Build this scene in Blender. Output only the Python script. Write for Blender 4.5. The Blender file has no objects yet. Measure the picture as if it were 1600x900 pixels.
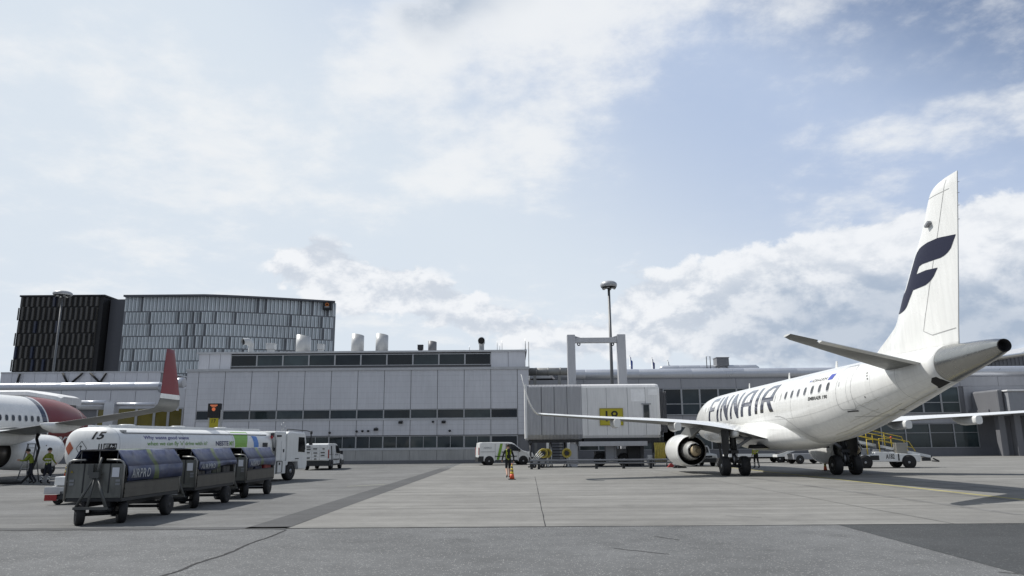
import bpy, bmesh, math, random
import numpy as np
from mathutils import Matrix, Vector
C = bpy.context.scene.collection
PI = math.pi
R = math.radians
# ------------------------------------------------------------------ camera, world, sun, exposure
EYE = 1.80
FOC, HORIZ, ROLL = 1143.26, 692.59, 0.0082        # focal length and horizon in photo pixels, camera roll
PITCH = math.atan2(HORIZ - 450, FOC)
sc = bpy.context.scene
cam_d = bpy.data.cameras.new('camera')
cam = bpy.data.objects.new('camera', cam_d)
C.objects.link(cam)
cam_d.sensor_width = 36.0
cam_d.lens = FOC * 36 / 1600
cam_d.clip_start, cam_d.clip_end = 0.1, 9000
cam.matrix_world = Matrix.Translation((0, 0, EYE)) @ Matrix.Rotation(PI / 2 + PITCH, 4, 'X') @ Matrix.Rotation(-ROLL, 4, 'Z')
sc.camera = cam
SUN_DIR = Vector((-0.76, 0.30, 1.02)).normalized()  # towards the sun: left, a little ahead, about 51 degrees up
sun_d = bpy.data.lights.new('sun', 'SUN')
sun_d.energy, sun_d.angle, sun_d.color = 4.5, R(0.53), (1.0, 0.965, 0.91)
sun = bpy.data.objects.new('sun', sun_d)
C.objects.link(sun)
sun.rotation_euler = SUN_DIR.to_track_quat('Z', 'Y').to_euler()
sc.view_settings.view_transform = 'Standard'
sc.view_settings.look = 'None'
sc.view_settings.exposure = 0.0
sc.view_settings.gamma = 1.0
sc.view_settings.use_curve_mapping = False
sc.cycles.max_bounces = 6
sc.cycles.transparent_max_bounces = 8

def build_world():
    w = bpy.data.worlds.new('World')
    sc.world = w
    w.use_nodes = True
    nt = w.node_tree
    nt.nodes.clear()
    N, L = nt.nodes, nt.links
    def node(t, **k):
        n = N.new(t)
        for a, b in k.items():
            setattr(n, a, b)
        return n
    def put(sock, v):
        if hasattr(v, 'is_linked'):
            L.new(v, sock)
        else:
            sock.default_value = v
    def m(op, a, b=0.0, c=0.0, clamp=False):
        n = node('ShaderNodeMath', operation=op, use_clamp=clamp)
        for i, v in enumerate((a, b, c)):
            put(n.inputs[i], v)
        return n.outputs[0]
    def sstep(v, lo, hi, a=0.0, b=1.0):
        n = node('ShaderNodeMapRange', interpolation_type='SMOOTHSTEP')
        put(n.inputs[0], v)
        for i, x in enumerate((lo, hi, a, b)):
            put(n.inputs[i + 1], x)
        return n.outputs[0]
    def mixc(f, a, b):
        n = node('ShaderNodeMix', data_type='RGBA')
        put(n.inputs[0], f); put(n.inputs[6], a); put(n.inputs[7], b)
        return n.outputs[2]
    def noise(vec, scale, detail=6.0, rough=0.55, dist=0.0):
        n = node('ShaderNodeTexNoise')
        L.new(vec, n.inputs['Vector'])
        n.inputs['Scale'].default_value = scale
        n.inputs['Detail'].default_value = detail
        n.inputs['Roughness'].default_value = rough
        n.inputs['Distortion'].default_value = dist
        return n.outputs['Fac']
    def comb(x, y, z):
        n = node('ShaderNodeCombineXYZ')
        for i, v in enumerate((x, y, z)):
            put(n.inputs[i], v)
        return n.outputs[0]
    sky = node('ShaderNodeTexSky', sky_type='NISHITA')
    sky.sun_disc = False
    sky.sun_elevation = math.asin(SUN_DIR.z)
    sky.sun_rotation = math.atan2(SUN_DIR.x, SUN_DIR.y)
    sky.air_density, sky.dust_density, sky.ozone_density = 1.0, 0.6, 1.5
    tc = node('ShaderNodeTexCoord')
    sep = node('ShaderNodeSeparateXYZ')
    L.new(tc.outputs['Generated'], sep.inputs[0])
    X, Y, Z = sep.outputs
    az = m('ARCTAN2', X, Y)                      # 0 ahead, positive to the right
    el = m('ARCSINE', Z)
    def blob(a0, e0, sa, se, k):
        u = m('DIVIDE', m('SUBTRACT', az, a0), sa); v = m('DIVIDE', m('SUBTRACT', el, e0), se)
        return m('MULTIPLY', m('EXPONENT', m('MULTIPLY', m('ADD', m('MULTIPLY', u, u), m('MULTIPLY', v, v)), -1.0)), k)
    def total(*a):
        r = a[0]
        for q in a[1:]: r = m('ADD', r, q)
        return r
    planar = comb(m('DIVIDE', X, m('ADD', m('ABSOLUTE', Z), 0.20)), m('DIVIDE', Y, m('ADD', m('ABSOLUTE', Z), 0.20)), 0.0)
    ahead = sstep(Y, -0.15, 0.30)
    n_big = noise(planar, 1.5, 5, 0.55, 0.15)
    n_mid = noise(planar, 4.2, 9, 0.58, 0.10)
    # clear air: deep blue high on the right, milky low down and towards the sun on the left
    t = m('ADD', m('MULTIPLY', az, 0.75), m('MULTIPLY', m('SUBTRACT', el, 0.36), 1.15))
    deep = mixc(0.35, sky.outputs[0], (2.1, 2.9, 4.9, 1))
    col = mixc(sstep(t, 0.66, 0.36), deep, (4.6, 5.6, 7.5, 1))
    col = mixc(sstep(t, 0.36, -0.16), col, (7.0, 7.75, 8.6, 1))
    col = mixc(m('MULTIPLY', sstep(el, 0.32, 0.08), 0.50), col, (7.2, 7.9, 8.7, 1))
    # the sky behind the viewer: unseen broken overcast, added to fill shaded facades
    back = mixc(sstep(n_big, 0.42, 0.62), (2.6, 3.2, 4.4, 1), (5.6, 5.9, 6.2, 1))
    # high broken cloud, thickest above the middle of the view
    b1 = total(blob(-0.03, 0.56, 0.24, 0.13, 0.15), blob(0.05, 0.40, 0.09, 0.05, 0.11), blob(-0.50, 0.43, 0.34, 0.09, 0.06), blob(-0.10, 0.345, 0.09, 0.030, 0.13), blob(0.20, 0.57, 0.16, 0.05, 0.10), blob(0.42, 0.53, 0.10, 0.03, 0.07), blob(-0.30, 0.32, 0.12, 0.02, 0.06), blob(0.52, 0.36, 0.14, 0.03, 0.08), blob(0.52, 0.44, 0.12, 0.02, 0.06), blob(0.30, 0.38, 0.20, 0.08, -0.09), blob(0.02, 0.27, 0.24, 0.05, -0.12), blob(-0.36, 0.52, 0.10, 0.06, -0.07))
    n_wsp = noise(planar, 9.0, 10, 0.66, 0.0)
    d1 = m('ADD', m('ADD', m('MULTIPLY', n_big, 0.34), m('ADD', m('MULTIPLY', n_mid, 0.46), m('MULTIPLY', n_wsp, 0.20))), b1)
    c1 = m('MULTIPLY', m('ADD', m('MULTIPLY', sstep(d1, 0.48, 0.65), 0.70), m('MULTIPLY', sstep(d1, 0.40, 0.74), 0.30)), ahead)
    core = m('MULTIPLY', sstep(m('ADD', n_big, blob(-0.13, 0.60, 0.13, 0.060, 0.36)), 0.58, 0.85), sstep(d1, 0.54, 0.72))
    shade1 = mixc(core, (8.8, 9.0, 9.2, 1), (4.9, 5.6, 6.6, 1))
    col = mixc(m('MULTIPLY', c1, 0.92), col, shade1)
    # low cumulus and the grey bank on the right, set out by bearing and height
    low = comb(az, m('MULTIPLY', el, 1.45), 3.7)
    n_low = noise(low, 12.5, 9, 0.60, 0.15)
    up = comb(az, m('ADD', m('MULTIPLY', el, 1.45), 0.024), 3.7)
    n_up = noise(up, 12.5, 9, 0.60, 0.15)
    b2 = total(blob(-0.275, 0.235, 0.055, 0.034, 0.48), blob(-0.185, 0.205, 0.09, 0.036, 0.52), blob(-0.07, 0.175, 0.06, 0.030, 0.42), blob(0.01, 0.155, 0.05, 0.022, 0.28), blob(0.165, 0.165, 0.040, 0.034, 0.46), blob(0.10, 0.135, 0.08, 0.018, 0.26), blob(0.36, 0.205, 0.20, 0.052, 0.46), blob(0.60, 0.225, 0.16, 0.065, 0.50), blob(0.42, 0.13, 0.30, 0.045, 0.45))
    d2 = m('ADD', b2, m('MULTIPLY', m('SUBTRACT', n_low, 0.5), sstep(az, 0.18, 0.40, 1.25, 0.85)))
    c2 = m('MULTIPLY', m('MULTIPLY', sstep(d2, 0.19, 0.31), sstep(b2, 0.05, 0.22)), ahead)
    under = m('MULTIPLY', sstep(m('SUBTRACT', n_up, n_low), -0.10, 0.12), sstep(az, 0.20, 0.45, 1.0, 0.55))
    bank = m('MULTIPLY', sstep(az, 0.18, 0.42), sstep(m('ADD', el, m('MULTIPLY', m('SUBTRACT', n_low, 0.5), 0.16)), 0.235, 0.150))
    dark = m('ADD', m('MULTIPLY', under, 0.55), m('MULTIPLY', bank, 0.70), clamp=True)
    shade2 = mixc(dark, (9.0, 9.2, 9.5, 1), (4.0, 4.8, 6.0, 1))
    col = mixc(m('MULTIPLY', c2, 0.95), col, shade2)
    col = mixc(ahead, back, col)
    bg = node('ShaderNodeBackground')
    L.new(col, bg.inputs[0])
    bg.inputs[1].default_value = 0.1
    out = node('ShaderNodeOutputWorld')
    L.new(bg.outputs[0], out.inputs[0])
    return w
build_world()
# ------------------------------------------------------------------ materials
MATS = {}
def mat(name, col, rough=0.6, metal=0.0, var=0.10, scale=2.5, spec=0.5, streak=0.0, bump=0.0, bscale=40.0, coat=0.0, emit=0.0):
    """Procedural surface: base colour broken up by two noises (patches, vertical streaks), optional bump."""
    if name in MATS:
        return MATS[name]
    mt = bpy.data.materials.new(name)
    mt.use_nodes = True
    nt = mt.node_tree
    N, L = nt.nodes, nt.links
    b = N['Principled BSDF']
    b.inputs['Roughness'].default_value = rough
    b.inputs['Metallic'].default_value = metal
    b.inputs['Specular IOR Level'].default_value = spec
    b.inputs['Coat Weight'].default_value = coat
    tc = N.new('ShaderNodeTexCoord')
    no = N.new('ShaderNodeTexNoise')
    L.new(tc.outputs['Object'], no.inputs['Vector'])
    no.inputs['Scale'].default_value = scale
    no.inputs['Detail'].default_value = 6
    no.inputs['Roughness'].default_value = 0.6
    mr = N.new('ShaderNodeMapRange')
    L.new(no.outputs['Fac'], mr.inputs[0])
    mr.inputs[1].default_value, mr.inputs[2].default_value = 0.25, 0.75
    mr.inputs[3].default_value, mr.inputs[4].default_value = 1 - var, 1 + var
    fac = mr.outputs[0]
    if streak:
        mp = N.new('ShaderNodeMapping')
        L.new(tc.outputs['Object'], mp.inputs[0])
        mp.inputs['Scale'].default_value = (6, 6, 0.5)
        n2 = N.new('ShaderNodeTexNoise')
        L.new(mp.outputs[0], n2.inputs['Vector'])
        n2.inputs['Scale'].default_value = 1.3
        n2.inputs['Detail'].default_value = 5
        m2 = N.new('ShaderNodeMapRange')
        L.new(n2.outputs['Fac'], m2.inputs[0])
        m2.inputs[1].default_value, m2.inputs[2].default_value = 0.3, 0.7
        m2.inputs[3].default_value, m2.inputs[4].default_value = 1 - streak, 1 + streak * 0.4
        mm = N.new('ShaderNodeMath'); mm.operation = 'MULTIPLY'
        L.new(fac, mm.inputs[0]); L.new(m2.outputs[0], mm.inputs[1])
        fac = mm.outputs[0]
    mx = N.new('ShaderNodeVectorMath'); mx.operation = 'SCALE'
    mx.inputs[0].default_value = col
    L.new(fac, mx.inputs['Scale'])
    L.new(mx.outputs[0], b.inputs['Base Color'])
    if emit:
        b.inputs['Emission Color'].default_value = (*col, 1)
        b.inputs['Emission Strength'].default_value = emit
    rr = N.new('ShaderNodeMapRange')
    L.new(no.outputs['Fac'], rr.inputs[0])
    rr.inputs[1].default_value, rr.inputs[2].default_value = 0.3, 0.7
    rr.inputs[3].default_value, rr.inputs[4].default_value = max(0.02, rough - 0.07), min(1, rough + 0.07)
    L.new(rr.outputs[0], b.inputs['Roughness'])
    if bump:
        n3 = N.new('ShaderNodeTexNoise')
        L.new(tc.outputs['Object'], n3.inputs['Vector'])
        n3.inputs['Scale'].default_value = bscale
        n3.inputs['Detail'].default_value = 4
        bp = N.new('ShaderNodeBump')
        bp.inputs['Strength'].default_value = bump
        bp.inputs['Distance'].default_value = 0.02
        L.new(n3.outputs['Fac'], bp.inputs['Height'])
        L.new(bp.outputs[0], b.inputs['Normal'])
    MATS[name] = mt
    return mt

def glass(name, col=(0.016, 0.022, 0.023), rough=0.05, spec=0.5, var=0.5):
    mt = mat(name, col, rough, 0.0, var, 0.35, spec)
    nt = mt.node_tree                       # every pane a little different behind the glass
    if not nt.nodes.get('Object Info'):
        oi = nt.nodes.new('ShaderNodeObjectInfo'); mr = nt.nodes.new('ShaderNodeMapRange'); sc_ = nt.nodes.new('ShaderNodeVectorMath'); sc_.operation = 'SCALE'
        nt.links.new(oi.outputs['Random'], mr.inputs[0]); mr.inputs[3].default_value, mr.inputs[4].default_value = 0.35, 3.2
        src = nt.nodes['Principled BSDF'].inputs['Base Color'].links[0].from_socket
        nt.links.new(src, sc_.inputs[0]); nt.links.new(mr.outputs[0], sc_.inputs['Scale']); nt.links.new(sc_.outputs[0], nt.nodes['Principled BSDF'].inputs['Base Color'])
    return mt

W_PAINT = mat('white_paint', (0.74, 0.75, 0.74), 0.32, var=0.05, scale=1.2, streak=0.05, coat=0.2)
W_AIR = mat('aircraft_white', (0.76, 0.765, 0.745), 0.24, var=0.05, scale=0.5, streak=0.07, coat=0.3)
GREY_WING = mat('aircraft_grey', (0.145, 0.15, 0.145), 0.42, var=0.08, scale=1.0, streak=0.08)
NAVY = mat('navy_lettering', (0.010, 0.012, 0.036), 0.25, var=0.1, coat=1.0)
NAVY_E = mat('navy_emblem', (0.012, 0.014, 0.036), 0.45, var=0.08, spec=0.3)
BLACK = mat('black_rubber', (0.014, 0.014, 0.015), 0.75, var=0.25, scale=9, bump=0.2)
DARK = mat('dark_steel', (0.035, 0.037, 0.040), 0.55, 0.3, var=0.3, scale=6)
STEEL = mat('bare_steel', (0.33, 0.34, 0.35), 0.38, 0.8, var=0.2, scale=5)
ALU = mat('aluminium', (0.36, 0.36, 0.345), 0.27, 1.0, var=0.05, scale=1.2, streak=0.06)
GREYP = mat('grey_paint', (0.27, 0.28, 0.30), 0.5, var=0.08, scale=1.5, streak=0.08)
GLASS = glass('dark_glass')
GLASS_V = glass('vehicle_glass', (0.010, 0.012, 0.014), 0.04, 0.6, 0.2)
YELLOW = mat('yellow_paint', (0.62, 0.46, 0.035), 0.5, var=0.1, scale=5)
ORANGE = mat('orange_plastic', (0.62, 0.085, 0.03), 0.5, var=0.12, scale=8)
HIVIS_D = mat('hi_vis_shaded', (0.20, 0.245, 0.03), 0.85, var=0.25, scale=10)  # darker copy of the hi-vis cloth, the crew's shade put into the colour
HIVIS = mat('hi_vis_cloth', (0.34, 0.40, 0.035), 0.8, var=0.15, scale=12)
NAVYCLOTH = mat('navy_cloth', (0.012, 0.014, 0.024), 0.9, var=0.25, scale=12)
BLACKCLOTH = mat('black_cloth', (0.014, 0.015, 0.017), 0.9, var=0.25, scale=12)
SKIN = mat('skin', (0.48, 0.29, 0.21), 0.55, var=0.06, scale=20)
HAIRM = mat('dark_hair', (0.03, 0.022, 0.016), 0.7, var=0.2, scale=30)
REFLECT = mat('reflective_band', (0.62, 0.63, 0.60), 0.35, 0.2, var=0.08)

# ------------------------------------------------------------------ mesh building
def pitch_ray(x, y):
    a, b = x - 800, y - 450
    c, s = math.cos(ROLL), math.sin(ROLL)
    X, Y = a * c - b * s, a * s + b * c
    cp, sp = math.cos(PITCH), math.sin(PITCH)
    return X / FOC, cp + Y / FOC * sp, sp - Y / FOC * cp
def at(x, y, Y):
    """The point that stands Y metres ahead of the viewer on the sight line measured at (x, y) in the photograph."""
    d = pitch_ray(x, y)
    t = Y / d[1]
    return Vector((d[0] * t, Y, EYE + d[2] * t))
def gnd(x, y):
    d = pitch_ray(x, y)
    t = -EYE / d[2]
    return Vector((d[0] * t, d[1] * t, 0))

class MB:
    def __init__(s):
        s.v, s.f, s.m, s.s = [], [], [], []
    def add(s, vs, fs, m=0, smooth=False):
        o = len(s.v)
        s.v += [tuple(v) for v in vs]
        for f in fs:
            s.f.append([i + o for i in f]); s.m.append(m); s.s.append(smooth)
        return s
    def box(s, c, d, m=0, rz=0.0, rx=0.0, ry=0.0):
        x, y, z = d[0] / 2, d[1] / 2, d[2] / 2
        vs = [Vector(p) for p in ((-x, -y, -z), (x, -y, -z), (x, y, -z), (-x, y, -z), (-x, -y, z), (x, -y, z), (x, y, z), (-x, y, z))]
        M = Matrix.Translation(c) @ Matrix.Rotation(rz, 4, 'Z') @ Matrix.Rotation(rx, 4, 'X') @ Matrix.Rotation(ry, 4, 'Y')
        return s.add([M @ v for v in vs], [(0, 3, 2, 1), (4, 5, 6, 7), (0, 1, 5, 4), (1, 2, 6, 5), (2, 3, 7, 6), (3, 0, 4, 7)], m)
    def bx(s, x0, x1, y0, y1, z0, z1, m=0):
        return s.box(((x0 + x1) / 2, (y0 + y1) / 2, (z0 + z1) / 2), (abs(x1 - x0), abs(y1 - y0), abs(z1 - z0)), m)
    def loft(s, rings, m=0, cap0=True, cap1=True, smooth=True, closed=True):
        n = len(rings[0])
        vs = [p for r in rings for p in r]
        fs = []
        for i in range(len(rings) - 1):
            for j in range(n if closed else n - 1):
                k = (j + 1) % n
                fs.append((i * n + j, i * n + k, (i + 1) * n + k, (i + 1) * n + j))
        s.add(vs, fs, m, smooth)
        if cap0: s.add(rings[0], [list(range(n))[::-1]], m)
        if cap1: s.add(rings[-1], [list(range(n))], m)
        return s
    def tube(s, pts, r, n=8, m=0, caps=True, smooth=True):
        pts = [Vector(p) for p in pts]
        rs = r if isinstance(r, (list, tuple)) else [r] * len(pts)
        rings = []
        up = None
        for i, p in enumerate(pts):
            t = (pts[min(i + 1, len(pts) - 1)] - pts[max(i - 1, 0)]).normalized()
            if up is None:
                up = Vector((0, 0, 1)) if abs(t.z) < 0.9 else Vector((1, 0, 0))
            a = t.cross(up).normalized()
            b = a.cross(t).normalized()
            up = b
            rings.append([p + (a * math.cos(2 * PI * k / n) + b * math.sin(2 * PI * k / n)) * rs[i] for k in range(n)])
        return s.loft(rings, m, caps, caps, smooth)
    def lathe(s, prof, o, ax, n=24, m=0, cap0=True, cap1=True, smooth=True, sx=1.0, sy=1.0):
        """prof: list of (radius, distance along the axis)"""
        ax = Vector(ax).normalized(); o = Vector(o)
        u = Vector((0, 0, 1)) if abs(ax.z) < 0.9 else Vector((1, 0, 0))
        a = ax.cross(u).normalized(); b = a.cross(ax).normalized()
        rings = [[o + ax * h + a * (r * sx * math.cos(2 * PI * k / n)) + b * (r * sy * math.sin(2 * PI * k / n)) for k in range(n)] for r, h in prof]
        return s.loft(rings, m, cap0, cap1, smooth)
    def prism(s, poly, t0, t1, fn, m=0, smooth=False):
        """poly: 2-D outline; fn(u, v, t) -> point; solid between t0 and t1"""
        n = len(poly)
        vs = [fn(u, v, t0) for u, v in poly] + [fn(u, v, t1) for u, v in poly]
        fs = [list(range(n))[::-1], list(range(n, 2 * n))] + [(i, (i + 1) % n, n + (i + 1) % n, n + i) for i in range(n)]
        return s.add(vs, fs, m, smooth)
    def build(s, name, mats, parent=None, bev=0.0, loc=None, rz=0.0, fix=True):
        me = bpy.data.meshes.new(name)
        me.from_pydata(s.v, [], s.f)
        for mt in (mats if isinstance(mats, (list, tuple)) else [mats]):
            me.materials.append(mt)
        me.polygons.foreach_set('material_index', s.m)
        me.polygons.foreach_set('use_smooth', s.s)
        if fix:
            bm = bmesh.new(); bm.from_mesh(me)
            bmesh.ops.remove_doubles(bm, verts=bm.verts, dist=1e-5)
            bmesh.ops.recalc_face_normals(bm, faces=bm.faces)
            bm.to_mesh(me); bm.free()
        o = bpy.data.objects.new(name, me)
        C.objects.link(o)
        if parent: o.parent = parent
        if loc: o.location = loc
        o.rotation_euler.z = rz
        if bev:
            md = o.modifiers.new('edge', 'BEVEL'); md.width = bev; md.segments = 2; md.limit_method = 'ANGLE'; md.angle_limit = R(50)
        return o

def tag(o, label=None, cat=None, group=None, kind=None):
    for k, v in (('label', label), ('category', cat), ('group', group), ('kind', kind)):
        if v: o[k] = v
    return o
def thing(name, label, cat, loc=(0, 0, 0), rz=0.0, group=None):
    o = bpy.data.objects.new(name, None)
    C.objects.link(o)
    o.location = loc; o.rotation_euler.z = rz
    o.empty_display_size = 0.2
    return tag(o, label, cat, group)
def children(o):
    return [c for c in bpy.data.objects if c.parent == o]
def copy_tree(o, parent=None):
    c = o.copy(); C.objects.link(c)
    if parent: c.parent = parent
    for ch in children(o): copy_tree(ch, c)
    return c

# lettering: outlines of the built-in font, cut on a grid so that they can be laid on curved surfaces
def text_geo(txt, size=1.0, shear=0.0, bold=0.0, spacing=1.0, sx=1.0):
    cu = bpy.data.curves.new('lettering', 'FONT')
    cu.body, cu.size, cu.shear, cu.offset, cu.space_character = txt, size, shear, bold, spacing
    cu.resolution_u = 4
    ob = bpy.data.objects.new('lettering', cu)
    me = bpy.data.meshes.new_from_object(ob)
    vs = [(v.co.x * sx, v.co.y) for v in me.vertices]
    fs = [list(p.vertices) for p in me.polygons]
    bpy.data.objects.remove(ob); bpy.data.curves.remove(cu); bpy.data.meshes.remove(me)
    return vs, fs
def fit(vs, x0, x1, y0, y1):
    xs = [v[0] for v in vs]; ys = [v[1] for v in vs]
    a, b, c, d = min(xs), max(xs), min(ys), max(ys)
    return [(x0 + (x - a) / (b - a) * (x1 - x0), y0 + (y - c) / (d - c) * (y1 - y0)) for x, y in vs]
def decal(name, geo, fn, mt, parent, grid=None):
    """geo = (2-D vertices, faces) painted on the surface fn(u, v)"""
    bm = bmesh.new()
    vs = [bm.verts.new((x, y, 0)) for x, y in geo[0]]
    for f in geo[1]:
        try: bm.faces.new([vs[i] for i in f])
        except ValueError: pass
    if grid:
        for ax in (0, 1):
            cs = [v.co[ax] for v in bm.verts]
            k = math.ceil(min(cs) / grid) * grid
            while k < max(cs):
                no = (1, 0, 0) if ax == 0 else (0, 1, 0)
                bmesh.ops.bisect_plane(bm, geom=bm.verts[:] + bm.edges[:] + bm.faces[:], plane_co=Vector(no) * k, plane_no=no)
                k += grid
    for v in bm.verts:
        v.co = fn(v.co.x, v.co.y)
    me = bpy.data.meshes.new(name)
    bm.to_mesh(me); bm.free()
    me.materials.append(mt)
    o = bpy.data.objects.new(name, me)
    C.objects.link(o)
    if parent: o.parent = parent
    return o
def poly_geo(*polys):
    vs, fs = [], []
    for p in polys:
        fs.append(list(range(len(vs), len(vs) + len(p)))); vs += list(p)
    return vs, fs
def smooth_interp(xs, ys):
    xs = np.array(xs, float); ys = np.array(ys, float)
    o = np.argsort(xs); xs, ys = xs[o], ys[o]
    d = np.diff(ys) / np.diff(xs)
    t = np.zeros(len(xs)); t[0], t[-1] = d[0], d[-1]
    for i in range(1, len(xs) - 1):
        t[i] = 0 if d[i - 1] * d[i] <= 0 else 2 * d[i - 1] * d[i] / (d[i - 1] + d[i])
    def f(x):
        x = min(max(x, xs[0]), xs[-1])
        i = min(max(int(np.searchsorted(xs, x)) - 1, 0), len(xs) - 2)
        h = xs[i + 1] - xs[i]; u = (x - xs[i]) / h
        return float((2*u**3 - 3*u**2 + 1) * ys[i] + (u**3 - 2*u**2 + u) * h * t[i] + (-2*u**3 + 3*u**2) * ys[i + 1] + (u**3 - u**2) * h * t[i + 1])
    return f
def wheel(parent, c, r, w, ax=(1, 0, 0), name='wheel', rim=None, n=24):
    """tyre (part) with its rim (sub-part); ax is the axle direction"""
    ax = Vector(ax).normalized(); c = Vector(c)
    t = MB()
    t.lathe([(r * 0.60, -w * 0.42), (r * 0.86, -w * 0.5), (r * 0.965, -w * 0.40), (r, -w * 0.2), (r, w * 0.2), (r * 0.965, w * 0.40), (r * 0.86, w * 0.5), (r * 0.60, w * 0.42)], c, ax, n)
    o = t.build(name, BLACK, parent)
    h = MB()
    h.lathe([(0.001, -w * 0.47), (r * 0.2, -w * 0.47), (r * 0.25, -w * 0.34), (r * 0.5, -w * 0.30), (r * 0.6, -w * 0.43), (r * 0.6, w * 0.43), (r * 0.5, w * 0.30), (r * 0.25, w * 0.34), (r * 0.2, w * 0.47), (0.001, w * 0.47)], c, ax, n)
    h.build('rim', rim or STEEL, o)
    return o
# ------------------------------------------------------------------ ground
def ground_mat(name, base, speck, stain, joint=None, streak=0.0, rough=0.9, sspec=0.25, aggregate=0.0):
    mt = bpy.data.materials.new(name); mt.use_nodes = True
    nt = mt.node_tree; N, L = nt.nodes, nt.links
    b = N['Principled BSDF']; b.inputs['Roughness'].default_value = rough
    b.inputs['Specular IOR Level'].default_value = sspec
    geo = N.new('ShaderNodeNewGeometry')
    def noise(scale, detail, sxy=(1, 1, 1), rough_=0.6):
        mp = N.new('ShaderNodeMapping'); L.new(geo.outputs['Position'], mp.inputs[0]); mp.inputs['Scale'].default_value = sxy
        n = N.new('ShaderNodeTexNoise'); L.new(mp.outputs[0], n.inputs['Vector'])
        n.inputs['Scale'].default_value = scale; n.inputs['Detail'].default_value = detail; n.inputs['Roughness'].default_value = rough_
        return n.outputs['Fac']
    def rng(v, a, b_, c, d):
        r = N.new('ShaderNodeMapRange'); L.new(v, r.inputs[0])
        for i, x in enumerate((a, b_, c, d)): r.inputs[i + 1].default_value = x
        return r.outputs[0]
    def mul(a, b_):
        m_ = N.new('ShaderNodeMath'); m_.operation = 'MULTIPLY'
        for i, v in enumerate((a, b_)):
            if hasattr(v, 'is_linked'): L.new(v, m_.inputs[i])
            else: m_.inputs[i].default_value = v
        return m_.outputs[0]
    fine = noise(70, 3)
    f = mul(rng(fine, 0.25, 0.75, 1 - speck, 1 + speck), rng(noise(0.22, 6), 0.3, 0.7, 1 - stain, 1 + stain))
    f = mul(f, rng(noise(1.6, 5), 0.3, 0.7, 1 - stain * 0.55, 1 + stain * 0.55))
    f = mul(f, rng(noise(9, 4), 0.3, 0.7, 1 - stain * 0.35, 1 + stain * 0.35))
    spots = N.new('ShaderNodeTexVoronoi'); L.new(geo.outputs['Position'], spots.inputs['Vector']); spots.inputs['Scale'].default_value = 0.42
    f = mul(f, rng(mul(spots.outputs['Distance'], rng(noise(5, 3), 0.3, 0.7, 0.7, 1.5)), 0.02, 0.16, 1 - stain * 1.1, 1.0))
    if streak:
        f = mul(f, rng(noise(1.0, 6, (0.10, 1.5, 1)), 0.35, 0.65, 1 - streak, 1 + streak))
    col = N.new('ShaderNodeVectorMath'); col.operation = 'SCALE'; col.inputs[0].default_value = base
    L.new(f, col.inputs['Scale'])
    cur = col.outputs[0]
    if aggregate:
        vo = N.new('ShaderNodeTexVoronoi'); L.new(geo.outputs['Position'], vo.inputs['Vector']); vo.inputs['Scale'].default_value = 30
        sp = N.new('ShaderNodeSeparateColor'); L.new(vo.outputs['Color'], sp.inputs[0])
        k = mul(rng(vo.outputs['Distance'], 0.30, 0.42, 1, 0), rng(sp.outputs[0], 0.80, 0.84, 0, 1))
        mx = N.new('ShaderNodeMix'); mx.data_type = 'RGBA'; L.new(mul(k, aggregate), mx.inputs[0]); L.new(cur, mx.inputs[6]); mx.inputs[7].default_value = (0.34, 0.34, 0.33, 1)
        cur = mx.outputs[2]
    L.new(cur, b.inputs['Base Color'])
    bp = N.new('ShaderNodeBump'); bp.inputs['Strength'].default_value = 0.5; bp.inputs['Distance'].default_value = 0.008
    L.new(noise(55, 5), bp.inputs['Height']); L.new(bp.outputs[0], b.inputs['Normal'])
    return mt
ASPHALT = ground_mat('apron_asphalt', (0.126, 0.129, 0.130), 0.55, 0.22, aggregate=0.9)
ASPH_DUSTY = ground_mat('dusty_asphalt', (0.148, 0.149, 0.146), 0.30, 0.20, streak=0.12)
CONCRETE = ground_mat('apron_concrete', (0.204, 0.201, 0.189), 0.12, 0.15, streak=0.16)
NEWASPH = ground_mat('fresh_asphalt', (0.060, 0.063, 0.065), 0.35, 0.14, aggregate=0.25)
TAR = ground_mat('tar', (0.040, 0.040, 0.041), 0.2, 0.25)
STRIPM = ground_mat('patch_asphalt', (0.088, 0.089, 0.090), 0.20, 0.14, streak=0.1)

def sheet(name, poly, z, mt, thick=0.0):
    m = MB(); m.add([(x, y, z) for x, y in poly], [list(range(len(poly)))])
    o = m.build(name, mt, fix=False)
    o['kind'] = 'structure'
    return o
g = sheet('ground', [(-4000, -300), (4000, -300), (4000, 6000), (-4000, 6000)], 0, ASPHALT)
tag(g, 'grey speckled asphalt apron with pale stones, reaching to the horizon', 'ground')
dusty = sheet('asphalt_apron', [(-60, 16.95), (-5.8, 16.9), (-5.35, 71), (-60, 71)], 0.004, ASPH_DUSTY)
tag(dusty, 'dusty worn asphalt under the baggage carts and the fuel truck', 'ground')
slab = sheet('concrete_apron', [(-5.0, 16.88), (90, 16.0), (90, 100), (-4.6, 100)], 0.004, CONCRETE)
tag(slab, 'pale concrete slab apron beneath the white airliner', 'ground')
def wavy(x0, y0, x1, y1, w, seed, n=24, amp=0.04):
    rnd = random.Random(seed); d = Vector((x1 - x0, y1 - y0)); p = Vector((-d.y, d.x)).normalized()
    L_, R_ = [], []
    for i in range(n + 1):
        q = Vector((x0, y0)) + d * (i / n) + p * rnd.uniform(-amp, amp); ww = w * rnd.uniform(0.7, 1.3) / 2
        L_.append(tuple(q + p * ww)); R_.append(tuple(q - p * ww))
    return L_ + R_[::-1]
tag(sheet('asphalt_strip', [(-5.95, 16.9), (-5.02, 16.88), (-4.62, 56), (-5.5, 56)], 0.008, STRIPM), 'darker asphalt strip running along the edge of the concrete', 'ground')
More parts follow.
